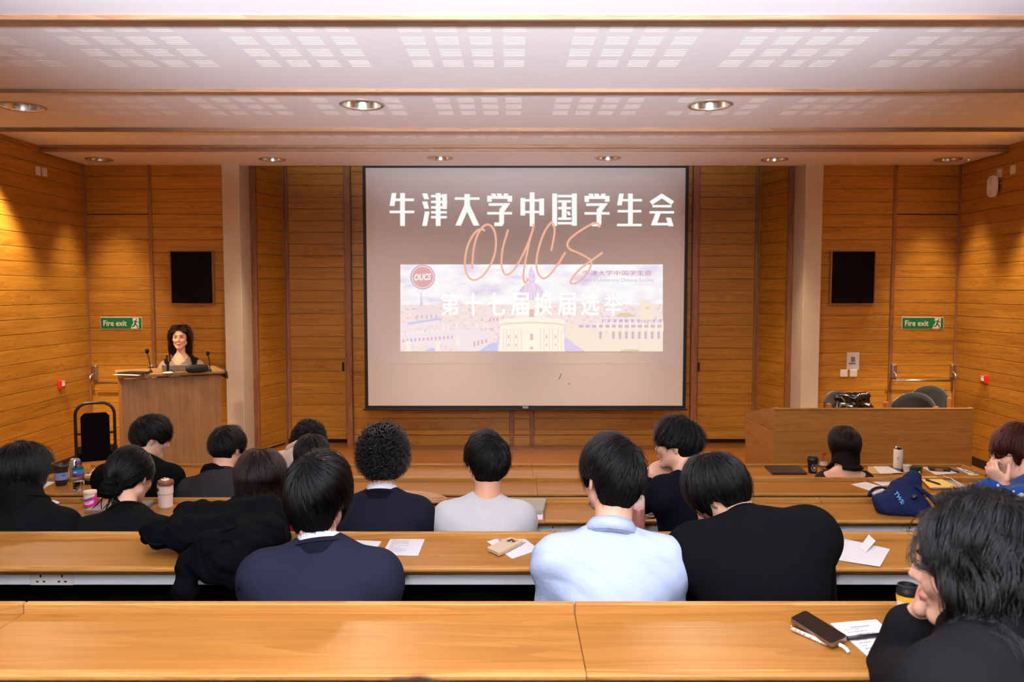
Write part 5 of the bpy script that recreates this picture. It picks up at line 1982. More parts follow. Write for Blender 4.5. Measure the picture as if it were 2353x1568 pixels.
def seam_path(name, m, pts, off, d0, r=0.0016):
    add_part(tube, name, smooth_path([hit(u, v, off, d0) for u, v in pts], 4), r, m, LAST['root'], 5)


# ---- fourth row
person('person from behind in navy suit, sleek dark hair, beside the heaped coat', 4,
       at(738, 1262, 2.24), at(735, 1138, 2.30), yaw=-12, pitch=4, sw=0.155, hs=0.96, vox=0.007, top=NAVY, topname='jacket', infl=0.022, fold=(0.003, 7, 2),
       hair_style=dict(MID, n=9500, len=0.125, vol=0.021, nape_len=0.042), seed=11, drop=0.05)
suit_collar(NAVY)
back_seam(NAVY2, x=0.0)
seam_path('sleeve_seam', NAVY2, [(872, 1296), (888, 1322), (896, 1350), (898, 1378)], 0.023, 1.8)
seam_path('sleeve_seam', NAVY2, [(566, 1300), (552, 1330), (548, 1356), (546, 1378)], 0.023, 1.8)
person('person from behind in a pale blue shirt, short black hair, next to the pink flask', 4,
       at(1402, 1226, 2.24), at(1403, 1097, 2.32), yaw=24, pitch=2, roll=2, sw=0.150, hs=0.95, vox=0.007, top=SHIRT, infl=0.017, fold=(0.0055, 11, 5),
       hair_style=dict(SHORT, n=9000, len=0.075, vol=0.019, whorl=(0.42, -0.45, 0.78), nape_len=0.048, earmin=0.018), seed=12, drop=0.05)
shirt_collar(SHIRT, 0.016, 0.062, 0.044)
SEAMB = mat('shirt_seam', srgb(196, 208, 232), 0.9)
for x_ in (-0.085, 0.085):
    back_seam(SEAMB, 'yoke_pleat', x_, 0.10, 0.38, 0.0012)
seam_path('sleeve_seam', SEAMB, [(1262, 1256), (1276, 1300), (1272, 1378)], 0.0185, 1.8, 0.0014)
seam_path('sleeve_seam', SEAMB, [(1500, 1248), (1526, 1290), (1536, 1340), (1532, 1378)], 0.0185, 1.8, 0.0014)
seam_path('yoke_seam', SEAMB, [(1266, 1262), (1330, 1250), (1402, 1246), (1470, 1248), (1508, 1258)], 0.0185, 1.8, 0.0014)
person('person in black coat hunched forward, head bowed, right of the blue shirt', 4,
       at(1722, 1205, 2.26), at(1645, 1128, 2.40), yaw=46, pitch=30, roll=-16, sw=0.160, hs=0.90, vox=0.007, top=COAT, topname='coat', infl=0.026, fold=(0.004, 7, 7), tilt=-0.16,
       hair_style=dict(MID, n=8500, len=0.10, vol=0.018, whorl=(0.1, -0.35, 0.93), nape_len=0.03, earmin=0.0), seed=13, drop=0.03, hump=0.03, pelvis_y=2.02, build=1.08,
       wrists={'L': at(1640, 1235, 2.62), 'R': at(1800, 1270, 2.62)}, hands={'L': {'dir': (-0.2, 0.3, 0.9), 'palm': (0, 0.9, 0), 'curl': 0.7}})
crew(COAT, 0.066, 0.045, 0.010, 'coat_collar')
seam_path('sleeve_seam', mat('black_wool_seam', srgb(26, 26, 30), 0.9), [(1588, 1262), (1612, 1300), (1632, 1340), (1646, 1378)], 0.027, 1.8)

# ---- third row
person('person from behind in a light grey sweatshirt with short black hair', 3,
       at(1113, 1150, 3.20), at(1119, 1064, 3.25), yaw=16, pitch=3, sw=0.138, hs=0.98, vox=0.008, top=GREYM, topname='sweatshirt', infl=0.018, fold=(0.0035, 8, 9),
       hair_style=dict(SHORT, whorl=(0.45, -0.5, 0.74), len=0.07), sk=SK2, seed=14, drop=0.05)
person('person from behind in a dark navy suit with thick curly black hair', 3,
       at(877, 1140, 3.18), at(880, 1056, 3.24), yaw=6, pitch=3, sw=0.140, hs=0.98, vox=0.008, top=NAVY2, topname='jacket', infl=0.022, fold=(0.003, 7, 4),
       hair_style=CURLY, seed=15, drop=0.05)
suit_collar(NAVY2, h=0.034)
back_seam(NAVY, x=0.0)
eL = np.array(at(1474, 1152, 3.50))
person('person in a navy jumper seen side on, resting chin on left hand, spiky black hair', 3,
       at(1585, 1090, 3.20), at(1557, 1020, 3.26), yaw=60, pitch=4, sw=0.140, hs=0.88, vox=0.0055, top=KNIT, topname='jumper', infl=0.015, fold=(0.0035, 9, 6), turn=32,
       hair_style=dict(SPIKY, whorl=(0.2, -0.5, 0.84), len=0.066, hairline=0.36, vol=0.013, jit=0.2, temple=0.50, earmin=0.004, ear=-0.12), seed=16, drop=0.045,
       elbows={'L': eL}, wrists={'L': at(1492, 1088, 3.36)}, hands={'L': {'dir': (0.86, -0.30, 0.34), 'palm': (0.25, 0.9, -0.1), 'curl': 0.55, 's': 0.95, 'thumb': (0.95, -0.25, -0.15)}}, bits=dict(lips=True))
shirt_collar(GREYC, 0.004, 0.062, 0.040, 0.7)
person('person from behind with black chin-length bob and black blazer, leftmost', 3,
       at(66, 1168, 3.14), at(58, 1084, 3.25), yaw=-24, pitch=14, sw=0.140, hs=0.95, vox=0.009, top=BLACKT, topname='jacket', infl=0.022, fold=(0.003, 7, 8),
       hair_style=dict(BOB, len=0.20, vol=0.032, var=0.2, n=7000), seed=17, drop=0.05, fem=True)
suit_collar(BLACKT, False)
person('person from behind in a black blazer with hair tied in a low bun', 3,
       at(292, 1186, 3.16), at(301, 1096, 3.30), yaw=-10, pitch=22, sw=0.145, hs=0.98, vox=0.008, top=BLACKT, topname='jacket', infl=0.022, fold=(0.003, 7, 3),
       hair_style=dict(len=0.14, vol=0.012, whorl=(0.05, 0.75, 0.66), n=6500, steps=14, jit=0.04, rad=0.0006, nape=-0.7, grav=0.12, lift=0.1, twist=0.0, hairline=0.55, temple=0.3), seed=18, drop=0.05, fem=True)
suit_collar(BLACKT, False, 0.046)
L_ = LAST
bm = bmesh.new()
rs = np.random.RandomState(4)
Bc = Vector(L_['H'] + L_['s'] * (L_['Rm'] @ np.array((0.0, -0.108, -0.062))))
for k in range(26):
    ax = Vector(rs.normal(size=3)).normalized()
    ux = ax.orthogonal().normalized()
    uy = ax.cross(ux)
    rr = 0.034 * (0.75 + 0.3 * rs.rand())
    add_tube(bm, [Bc + (ux * math.cos(a) * rr * 1.25 + uy * math.sin(a) * rr + ax * 0.006 * math.sin(3 * a)) for a in np.linspace(0, 6.1, 20)], 0.0075, 6)
for k in range(16):
    d = Vector((rs.normal() * 0.7, -0.3, -0.6 - rs.rand() * 0.5)).normalized()
    s0 = Bc + Vector((rs.normal() * 0.02, -0.01, -0.01))
    add_tube(bm, smooth_path([s0, s0 + d * 0.04, s0 + d * 0.07 + Vector((rs.normal() * 0.02, 0, -0.012))], 4), [0.0022] * 4 + [0.0018] * 4 + [0.0006], 5)
add_part(bm_obj, 'hair_bun', bm, HB[0], L_['root'], True)
person('person from behind with long dark brown hair and crimson top, behind the heaped coat', 3,
       at(606, 1180, 3.18), at(602, 1100, 3.30), yaw=-6, pitch=10, sw=0.125, hs=1.0, vox=0.009, top=CRIM, topname='jumper', infl=0.015, fold=(0.003, 8, 3),
       hair_style=dict(LONG, len=0.34, vol=0.024, jit=0.10, n=7500), hair_mat=HD, seed=19, drop=0.05, fem=True)
eL = np.array(at(2224, 1158, 3.30))
person('person with glasses and reddish hair in a printed blue jumper, hand at mouth', 3,
       at(2372, 1112, 3.18), at(2340, 1042, 3.25), yaw=76, pitch=6, sw=0.150, hs=0.95, vox=0.0055, top=BLUE, topname='jumper', infl=0.022, fold=(0.006, 10, 6), turn=38,
       hair_style=dict(MID, len=0.078, vol=0.020, whorl=(0.0, -0.35, 0.93), hairline=0.52, grav=0.15, earmin=0.012, temple=0.35), hair_mat=HR, seed=20, drop=0.05,
       elbows={'L': eL}, wrists={'L': at(2306, 1114, 3.15)}, hands={'L': {'dir': (-0.66, 0.15, 0.72), 'palm': (0.62, 0.55, 0.50), 'curl': 1.05, 's': 0.80, 'thumb': (0.30, 0.10, 0.95)}}, bits=dict(lips=True))
shirt_collar(mat('sky_shirting', srgb(150, 176, 214), 0.85), 0.006, 0.064, 0.036, 0.8)
L_ = LAST
T_ = lambda p: Vector(L_['H'] + L_['s'] * (L_['Rm'] @ np.array(p, float)))
bm = bmesh.new()
for q in (-1, 1):
    lo = [T_((q * 0.036 + 0.024 * math.cos(a), 0.103 - 0.06 * abs(0.4 * math.cos(a)) ** 2, -0.002 + 0.019 * math.sin(a))) for a in np.linspace(0, 2 * math.pi, 25)]
    add_tube(bm, lo, 0.0020, 6)
    add_tube(bm, [T_((q * 0.060, 0.098, 0.004)), T_((q * 0.073, 0.07, 0.006)), T_((q * 0.078, -0.005, 0.006)), T_((q * 0.078, -0.03, -0.012))], 0.0018, 6)
add_tube(bm, [T_((-0.012, 0.106, 0.004)), T_((0, 0.109, 0.006)), T_((0.012, 0.106, 0.004))], 0.0018, 6)
add_part(bm_obj, 'glasses', bm, BLACK, L_['root'], True)
LENS = mat('spectacle_lens', (1, 1, 1, 1), 0.02, trans=1.0, ior=1.1)
bm = bmesh.new()
for q in (-1, 1):
    bm.faces.new([bm.verts.new(T_((q * 0.036 + 0.022 * math.cos(a), 0.1025 - 0.06 * abs(0.4 * math.cos(a)) ** 2, -0.002 + 0.017 * math.sin(a)))) for a in np.linspace(0, 2 * math.pi, 21)[:-1]])
add_part(bm_obj, 'lenses', bm, LENS, L_['root'])

MOTIF = mat('pale_motif_yarn', srgb(176, 184, 196), 0.95, spec=0.1)
for nm, pts, r in (('knit_motif', [(2291, 1117), (2296, 1116)], 0.007), ('knit_motif', [(2327, 1132), (2332, 1131)], 0.007), ('knit_motif', [(2340, 1143), (2348, 1139), (2353, 1141)], 0.012),
                   ('knit_motif', [(2352, 1156), (2338, 1162), (2333, 1172), (2332, 1190), (2334, 1206)], 0.005), ('knit_motif', [(2352, 1190), (2348, 1202), (2346, 1214)], 0.005)):
    add_part(tube, nm, [hit(u, v) for u, v in pts], r, MOTIF, LAST['root'], 8, (Vector((0.6, -0.75, 0.2)), 0.35))

# ---- second row
person('person from behind in black jumper, head turned right, beneath the lectern', 2,
       at(322, 1056, 4.18), at(349, 1006, 4.28), yaw=-50, pitch=18, roll=4, sw=0.165, hs=0.92, vox=0.007, top=mat('black_jumper', srgb(9, 9, 10), 0.95, spec=0.08), topname='jumper', infl=0.018, fold=(0.003, 8, 2),
       hair_style=dict(SHORT, len=0.085, vol=0.021, nape_len=0.03, jit=0.2, n=7500), seed=21, drop=0.07, hump=0.02)
crew(mat('black_jumper', (0, 0, 0, 1)), 0.066, 0.036, 0.006)
person('person from behind in charcoal denim jacket with black hood, left of column', 2,
       at(512, 1092, 4.16), at(524, 1032, 4.28), yaw=-18, pitch=16, sw=0.165, hs=0.92, vox=0.008, top=DENIM, topname='jacket', infl=0.02, fold=(0.003, 8, 4),
       hair_style=dict(SHORT, len=0.075, vol=0.024, whorl=(-0.05, -0.45, 0.89), nape_len=0.02), seed=22, drop=0.06, hump=0.02)
crew(DENIM, 0.070, 0.040, 0.0, 'jacket_collar')
L_ = LAST
hd = Field()
c0 = L_['N'] + L_['fw'] * 0.03
for a0, a1 in zip(np.linspace(1.6, 5.2, 8)[:-1], np.linspace(1.6, 5.2, 8)[1:]):
    q0 = c0 + L_['rt'] * math.sin(a0) * 0.10 + L_['fw'] * math.cos(a0) * 0.08 + L_['up'] * (0.035 + 0.02 * math.sin(a0 * 2))
    q1 = c0 + L_['rt'] * math.sin(a1) * 0.10 + L_['fw'] * math.cos(a1) * 0.08 + L_['up'] * (0.035 + 0.02 * math.sin(a1 * 2))
    hd.cap(q0, q1, 0.030, 0.030, 0.02)
add_part(mesh_obj, 'hood', hd.mesh('hood', 0.008, 0, None, (0.004, 20, 3)), COAT, L_['root'])
person('person from behind with long black hair, mostly hidden behind the navy-suited head', 2,
       at(722, 1110, 4.18), at(718, 1048, 4.30), yaw=-12, pitch=14, sw=0.13, hs=0.95, vox=0.009, top=BLKTOP, topname='top', infl=0.015, fold=None,
       hair_style=dict(LONG, len=0.30, vol=0.016), hair_mat=HB, seed=23, drop=0.05, fem=True)

# ---- front row
person('person in an oatmeal hoodie bent over the front desk, back lettering showing, curly hair', 1,
       at(706, 1040, 5.22), at(709, 1020, 5.40), yaw=-6, pitch=48, sw=0.165, hs=1.06, vox=0.009, top=HOODIE, topname='hoodie', infl=0.024, fold=(0.005, 7, 5), hump=0.04,
       hair_style=dict(CURLY, vol=0.03), seed=24, drop=0.05, pelvis_y=4.98)
L_ = LAST
hd = Field()
c0 = L_['N'] - L_['fw'] * 0.01
for a0, a1 in zip(np.linspace(1.2, 5.1, 9)[:-1], np.linspace(1.2, 5.1, 9)[1:]):
    q0 = c0 + L_['rt'] * math.sin(a0) * 0.095 + L_['fw'] * math.cos(a0) * 0.07 + L_['up'] * 0.035
    q1 = c0 + L_['rt'] * math.sin(a1) * 0.095 + L_['fw'] * math.cos(a1) * 0.07 + L_['up'] * 0.035
    hd.cap(q0, q1, 0.042, 0.042, 0.03)
hd.cap(c0 - L_['up'] * 0.06 - L_['fw'] * 0.085, c0 - L_['fw'] * 0.07 + L_['up'] * 0.03, 0.035, 0.06, 0.04)
add_part(mesh_obj, 'hood', hd.mesh('hood', 0.009, 0, None, (0.004, 16, 3)), HOODIE, L_['root'])
pc = surf_pt(0.13, -0.085, 0.030)
pa, pb = surf_pt(0.13, -0.14, 0.030), surf_pt(0.13, -0.03, 0.030)
pu = surf_pt(0.10, -0.085, 0.030)
Ft = frame(pc - Vector(L_['fw']) * 0.006, pb - pa, pu - pc)
add_part(text_obj, 'back_lettering', 'Omni', 0.145, 0.036, Ft, INKD, L_['root'], 0.01, 0.002, 0.15)
cz_ = float(at(1937, 1086, 5.12).z)
person('person from behind with a dark brown shoulder-length bob and dark strappy top', 1,
       at(1938, 1078, 5.18), at(1937, 1021, 5.30), yaw=14, pitch=6, sw=0.128, hs=1.0, vox=0.0075, top=PLUM, topname='camisole', infl=0.008, fold=None,
       cut=lambda X_, Y_, Z_: Z_ - (cz_ - 0.006 + 1.5 * (X_ - 2.165) ** 2 + 0.5 * (Y_ - 5.2)), hair_mat=HD,
       hair_style=dict(BOB, len=0.25, vol=0.020, var=0.05, blunt=-0.148, n=7000, jit=0.05), seed=25, drop=0.05, fem=True)
for x_ in (-0.075, 0.095):
    pts = [surf_pt(t, x_ + (0.02 * (t - 0.02) / 0.1 if x_ < 0 else 0), 0.003) for t in np.linspace(0.0, 0.13, 8)]
    add_part(tube, 'shoulder_strap', pts, 0.0032, PLUM, LAST['root'], 6)

# ---- nearest row
person('person in black with long wavy hair leaning on a hand, nearest the camera', 5,
       at(2302, 1455, 1.24), at(2254, 1296, 1.32), yaw=56, pitch=6, roll=-8, sw=0.138, hs=1.0, vox=0.0055, top=BLKTOP, infl=0.02, topname='jumper', fold=(0.004, 8, 3), turn=28, tilt=0.0,
       hair_style=dict(WAVY, n=8500, len=0.40, steps=26, rad=0.0005, hairline=0.42, phn=0.2, curl=0.45, var=0.08, cy=0.066, fx=0.050, cheek=0.02), hair_mat=HB, seed=26, drop=0.05, fem=True,
       elbows={'L': at(2062, 1562, 1.60)}, wrists={'L': at(2108, 1415, 1.55), 'R': at(2360, 1640, 1.45)}, hands={'L': {'dir': (0.22, -0.15, 1.0), 'palm': (0.9, -0.5, 0), 'curl': 0.85, 's': 0.95, 'thumb': (0.6, -0.6, 0.9)}}, bits=dict(lips=True))
L_ = LAST
wv = L_['arms']['L'][2]
fa = Vector(L_['arms']['L'][3])
bm = bmesh.new()
MW = frame(Vector(wv) - fa * 0.03, fa.orthogonal(), fa.cross(fa.orthogonal()))
add_lathe(bm, [(0.030, -0.012), (0.033, -0.012), (0.033, 0.012), (0.030, 0.012)], 28, M=MW, close=False)
add_part(bm_obj, 'watch_strap', bm, BLACK, L_['root'], True)
face = Vector(wv) - fa * 0.03 + Vector((-0.030, -0.012, 0.002))
bm = bmesh.new()
add_box(bm, face, (0.012, 0.030, 0.026), 0.003)
add_part(bm_obj, 'watch_case', bm, CHROME, L_['root'])
tq = at(942, 1549, 0.37)
person('person below the camera, only tufts of dark hair showing at bottom edge', 6,
       tq - Vector((0.0, 0.03, 0.276)), tq - Vector((0, 0, 0.138)), pitch=2, sw=0.15, hs=1.0, vox=0.009, top=BLKTOP, topname='jumper', infl=0.016, fold=None,
       hair_style=dict(SPIKY, n=6000, vol=0.006, len=0.022, lift=0.2, jit=0.1, rad=0.0012), hair_mat=HD, seed=27, pelvis_y=0.22)

# ---- the speaker
sn = at(417, 824, 8.86)
person('person with long wavy brown hair in taupe top, standing behind the lectern', 0,
       at(417, 824, 8.86), at(414, 775, 8.80), yaw=192, pitch=2, sw=0.165, hs=1.10, vox=0.0055, top=TAUPE, topname='blouse', infl=0.012, fold=(0.003, 8, 3), turn=190, floor=0.0, seated=False, seat_h=0.95,
       hair_style=dict(WAVY, len=0.50, vol=0.016, lift=0.1, part=0.02, partw=0.9, whorlw=0.5, hairline=0.55, n=7500, steps=26, curl=0.55, freq=45, rad=0.0008, phn=0.2), hair_mat=HW, seed=28, drop=0.06, fem=True,
       pelvis_y=8.88, wrists={'L': at(440, 850, 8.72) + Vector((0, 0, 0.0)), 'R': at(378, 850, 8.62)}, poles={'L': (0.6, 0.35, -0.6), 'R': (-0.6, 0.35, -0.6)},
       hands={'L': {'dir': (-0.3, -0.9, -0.05)}, 'R': {'dir': (0.3, -0.9, -0.05)}}, bits=dict(lips=True),
       cut=lambda X_, Y_, Z_: np.where(Y_ < sn.y + 0.02, Z_ - (sn.z - 0.085 + 1.0 * np.abs(X_ - sn.x)), -1.0))
L_ = LAST
chest = Vector(L_['N'] - L_['up'] * 0.055 + L_['fw'] * 0.098)
bm = bmesh.new()
add_tube(bm, smooth_path([Vector(L_['N'] - L_['rt'] * 0.06 + L_['up'] * 0.02 + L_['fw'] * 0.03), Vector(L_['N'] - L_['rt'] * 0.035 + L_['fw'] * 0.075 - L_['up'] * 0.02), chest, Vector(L_['N'] + L_['rt'] * 0.035 + L_['fw'] * 0.075 - L_['up'] * 0.02), Vector(L_['N'] + L_['rt'] * 0.06 + L_['up'] * 0.02 + L_['fw'] * 0.03)], 4), 0.0018, 5)
bmesh.ops.create_uvsphere(bm, u_segments=10, v_segments=8, radius=0.010, matrix=Matrix.Translation(chest))
add_part(bm_obj, 'pendant', bm, CHROME, L_['root'], True)
# ------------------------------------------------------------------ things on the desks
def quad_on(row, pts, dz=0.0):
    return [desk_pt(u, v, row, dz) for u, v in pts]


def sheet_thing(name, label, cat, P4, m, th=0.0012, lines=None, lm=None, group=None, lift=None):
    """flat rectangular thing lying on a desk: P4 its four corners in order, lines = printed rows (u0, u1, v, height)"""
    P4 = [Vector(p) for p in P4]
    c = sum(P4, Vector()) / 4
    t = empty(name, c, 0, label, cat, group)
    bm = bmesh.new()
    lo = [bm.verts.new(p - c) for p in P4]
    hi = [bm.verts.new(p - c + Vector((0, 0, th))) for p in P4]
    if lift:
        for k, dz in lift.items():
            hi[k].co.z += dz
            lo[k].co.z += dz
    bm.faces.new(lo[::-1])
    bm.faces.new(hi)
    for k in range(4):
        bm.faces.new((lo[k], lo[(k + 1) % 4], hi[(k + 1) % 4], hi[k]))
    if th > 0.004:
        bmesh.ops.bevel(bm, geom=bm.edges[:], offset=min(0.003, th * 0.3), segments=2, affect='EDGES')
    bm_obj('sheet' if th < 0.003 else 'body', bm, m, t)
    if lines:
        bm = bmesh.new()

        def bl(u, v):
            a = P4[0].lerp(P4[1], u)
            b = P4[3].lerp(P4[2], u)
            return a.lerp(b, v) - c + Vector((0, 0, th + 0.0004))
        for u0, u1, v, h in lines:
            bm.faces.new([bm.verts.new(bl(*q)) for q in ((u0, v), (u1, v), (u1, v + h), (u0, v + h))])
        o = bm_obj('printed_lines', bm, lm or INK, t)
        o['kind'] = 'stuff'
    return t


def text_lines(n, v0=0.12, v1=0.9, seed=1, head=True, u0=0.12, umax=0.75):
    r = random.Random(seed)
    out = [(0.3, 0.72, v0 - 0.05, 0.018)] if head else []
    for k in range(n):
        v = v0 + (v1 - v0) * k / n
        u = u0
        while u < umax - 0.05:
            w_ = 0.04 + 0.08 * r.random()
            out.append((u, min(u + w_, umax), v, 0.014))
            u += w_ + 0.02
            if r.random() < 0.12:
                break
    return out


GP = 'loose papers on the desks'
sheet_thing('paper', 'blank white sheet beside the navy-suited person, upper of two stacked', 'paper', quad_on(4, [(762, 1238), (875, 1247.5), (852, 1277), (735, 1268)], 0.0016), WHITEP, group=GP)
sheet_thing('paper', 'white sheet beside the navy-suited person, lower of two stacked', 'paper', quad_on(4, [(758, 1240), (877, 1245), (856, 1279), (738, 1270)]), WHITEP, group=GP)
sheet_thing('paper', 'printed white name list on the fourth desk, second paper right of the navy suit', 'paper', quad_on(4, [(900.6, 1233.3), (978.6, 1234.2), (960.7, 1278), (876.5, 1275.6)]), WHITEP, lines=text_lines(12, 0.14, 0.88, 5, True, 0.1, 0.6), group=GP)
sheet_thing('paper', 'white printed sheet lying under the gold phone', 'paper', quad_on(4, [(1185.6, 1224), (1239.2, 1264), (1176.7, 1285), (1119.3, 1246)]), WHITEP, lines=[(0.08, 0.1, 0.2, 0.5), (0.14, 0.16, 0.3, 0.4), (0.55, 0.57, 0.1, 0.3)], lm=INKD, group=GP)
sheet_thing('paper', 'white printed corner of paper poking out left of the black coat sleeve', 'paper', quad_on(4, [(1580, 1249), (1640, 1258), (1628, 1296), (1547, 1269)]), WHITEP, lines=text_lines(4, 0.3, 0.8, 3, False, 0.05, 0.6), group=GP)
sheet_thing('paper', 'white blank sheet with a receipt on it, right of the black coat', 'paper', quad_on(4, [(1927, 1236), (2045, 1263), (2022, 1306), (1886, 1282)]), WHITEP, lines=[(0.1, 0.24, 0.08, 0.03)], group=GP, lift={2: 0.004})
P_ = quad_on(4, [(1973, 1261), (1996, 1241), (2012, 1252), (1990, 1270)], 0.003)
sheet_thing('receipt', 'small folded white receipt standing up from a white sheet', 'receipt', P_, WHITEP, lines=[(0.1 + 0.18 * (k % 5), 0.22 + 0.18 * (k % 5), 0.15 + 0.2 * (k // 5), 0.06) for k in range(18)], lift={1: 0.018, 2: 0.012})
sheet_thing('paper', 'white printed name list with a black pen across it, right of the black phone', 'paper', quad_on(5, [(1908, 1434), (2014, 1425), (2098, 1505), (2013, 1527)]), WHITEP, lines=text_lines(11, 0.2, 0.95, 9, True, 0.12, 0.7), group=GP)
sheet_thing('paper', 'white sheet by the brown bag left of the grey sweatshirt', 'paper', quad_on(3, [(1046, 1150), (1085, 1150), (1080, 1160), (1042, 1159)]), WHITEP, group=GP)
sheet_thing('paper', 'white sheets sticking out below the closed grey laptop', 'paper', quad_on(3, [(1196, 1168), (1250, 1168), (1247, 1197), (1192, 1197)]), WHITEP, th=0.006, group=GP)
sheet_thing('paper', 'white paper curling beside the elbow of the blue printed jumper', 'paper', quad_on(3, [(2192, 1141), (2232, 1152), (2238, 1174), (2196, 1169)]), WHITEP, group=GP, lift={0: 0.012})
sheet_thing('paper', 'small torn white paper on the third desk left of the gum pot', 'paper', quad_on(3, [(147, 1168), (159, 1166.5), (172, 1177), (156, 1181)]), WHITEP, group=GP)
sheet_thing('paper', 'white sheet on the third desk right of the cream tumbler', 'paper', quad_on(3, [(478, 1160), (530, 1157), (535, 1168), (486, 1170)]), WHITEP, group=GP)
sheet_thing('paper', 'printed white sheet on the second desk, left one behind the navy bag', 'paper', quad_on(2, [(1956, 1114), (1989, 1108), (2023, 1118), (1998, 1128)]), WHITEP, lines=text_lines(5, 0.2, 0.8, 4, False, 0.2, 0.7), group=GP)
sheet_thing('paper', 'printed white sheet on the second desk, right one behind the navy bag', 'paper', quad_on(2, [(1996, 1103.5), (2045, 1100), (2075, 1112), (2027, 1117)]), WHITEP, lines=text_lines(5, 0.2, 0.8, 6, False, 0.2, 0.7), group=GP)
sheet_thing('paper', 'white sheet on the second desk just left of the blue jumper sleeve', 'paper', quad_on(2, [(2229, 1111), (2280, 1111), (2300, 1124), (2253, 1125)]), WHITEP, lines=text_lines(4, 0.3, 0.9, 2, False, 0.1, 0.5), group=GP)
sheet_thing('paper', 'white sheet on the second desk beside the blue-sleeved coffee cup', 'paper', quad_on(2, [(97, 1104), (134, 1104), (88, 1131), (48, 1131)]), WHITEP, group=GP)
sheet_thing('paper', 'white sheet with a pen on it at the left end of the front desk', 'paper', quad_on(1, [(228, 1071.5), (251, 1072), (231, 1094), (193, 1093.5)]), WHITEP, group=GP)
sheet_thing('paper', 'white sheet on the front desk right of the strappy top, over the tan notebook', 'paper', quad_on(1, [(2006, 1072), (2040, 1072), (2074, 1087), (2022, 1089.5)], 0.008), WHITEP, lines=[(0.1, 0.9, 0.9, 0.01)], group=GP)
sheet_thing('notebook', 'tan notebook partly covered by a white sheet on the front desk', 'notebook', quad_on(1, [(1994, 1073), (2030, 1073), (2050, 1091), (1994, 1091)]), mat('kraft_cover', srgb(190, 150, 100), 0.7), th=0.008)
sheet_thing('paper', 'white sheet under the cased phone on the front desk', 'paper', quad_on(1, [(2114, 1072), (2160, 1072), (2200, 1088), (2150, 1092)], 0.002), WHITEP, group=GP)
sheet_thing('leaf_card', 'white card printed with green leaves at the right end of the front desk', 'card', quad_on(1, [(2190, 1071), (2222, 1072), (2270, 1091), (2229, 1093)]), WHITEP,
            lines=[(0.05 + 0.09 * (k % 4), 0.05 + 0.09 * (k % 4) + 0.16, 0.02 + 0.115 * k, 0.06 + 0.03 * (k % 3)) for k in range(8)], lm=mat('leaf_green', srgb(52, 84, 52), 0.8))

# closed laptops, pads, phones, pens
LAPD = mat('dark_grey_aluminium', srgb(74, 66, 60), 0.35, metal=0.6)
LAPS = mat('grey_aluminium', srgb(142, 136, 130), 0.4, metal=0.5)
LAPG = mat('light_grey_aluminium', srgb(160, 156, 142), 0.4, metal=0.3)
for lab, row, q, m, th in (('closed dark grey laptop on the front desk, left of the black cup', 1, [(1757, 1075), (1836, 1074.5), (1855, 1092), (1774, 1092)], LAPD, 0.016),
                           ('closed grey laptop beneath the person with the low bun', 3, [(255, 1152), (365, 1150), (325, 1182), (191, 1181)], LAPS, 0.016),
                           ('closed light grey laptop right of the grey sweatshirt', 3, [(1172, 1150), (1256, 1151), (1248, 1182), (1160, 1180)], LAPG, 0.016)):
    t = sheet_thing('laptop', lab, 'laptop', quad_on(row, q, 0.007 if m is LAPG else 0.0), m, th)
sheet_thing('laptop', 'thin grey laptop beneath papers and a pen, right part of the front desk', 'laptop', quad_on(1, [(2146, 1073.5), (2186, 1073.5), (2224, 1089), (2168, 1091.5)], 0.0), LAPS, 0.0016)
sheet_thing('folder', 'grey folder under the yellow pad on the second desk', 'folder', quad_on(2, [(2120, 1099.5), (2180, 1100.5), (2228, 1123), (2140, 1126.5)]), mat('grey_card', srgb(150, 146, 136), 0.7), th=0.010)
sheet_thing('writing_pad', 'yellow writing pad with a black pen on the second desk', 'notepad', quad_on(2, [(2112, 1098), (2150, 1097), (2204, 1122), (2137, 1123)], 0.0105), mat('yellow_paper', srgb(226, 190, 106), 0.8), th=0.006)


def pen(label, a, b, r, m, clip=None, tipm=None):
    a, b = Vector(a), Vector(b)
    t = empty('pen', (a + b) / 2, 0, label, 'pen', 'pens on the desks')
    o = (a + b) / 2
    d = (b - a)
    tube('barrel', [a - o, b - o - d * 0.12], r, m, t, 10)
    tube('tip', [b - o - d * 0.12, b - o - d * 0.03, b - o], [r, r * 0.45, r * 0.15], tipm or BLACK, t, 10)
    n_ = Vector((0, 0, r * 1.1))
    tube('clip', [a - o + n_ + d * 0.02, a - o + n_ + d * 0.28], r * 0.3, clip or BLACK, t, 6)


pen('black pen lying across the printed list beside the black phone', desk_pt(1946, 1467, 5, 0.007), desk_pt(2032, 1458, 5, 0.007), 0.0048, BLACK, WHITE)
pen('black pen lying on the yellow pad', desk_pt(2128, 1103, 2, 0.022), desk_pt(2162, 1114, 2, 0.022), 0.0055, BLACK)
pen('black and clear pen on the sheet at the front desk left end', desk_pt(224, 1079.5, 1, 0.007), desk_pt(200, 1089, 1, 0.007), 0.006, mat('clear_grey_plastic', srgb(150, 140, 136), 0.3), BLACK)
pen('dark blue pen on papers near the leaf card', desk_pt(2177, 1076, 1, 0.009), desk_pt(2205, 1085.5, 1, 0.009), 0.0055, mat('navy_plastic', srgb(26, 34, 70), 0.35))


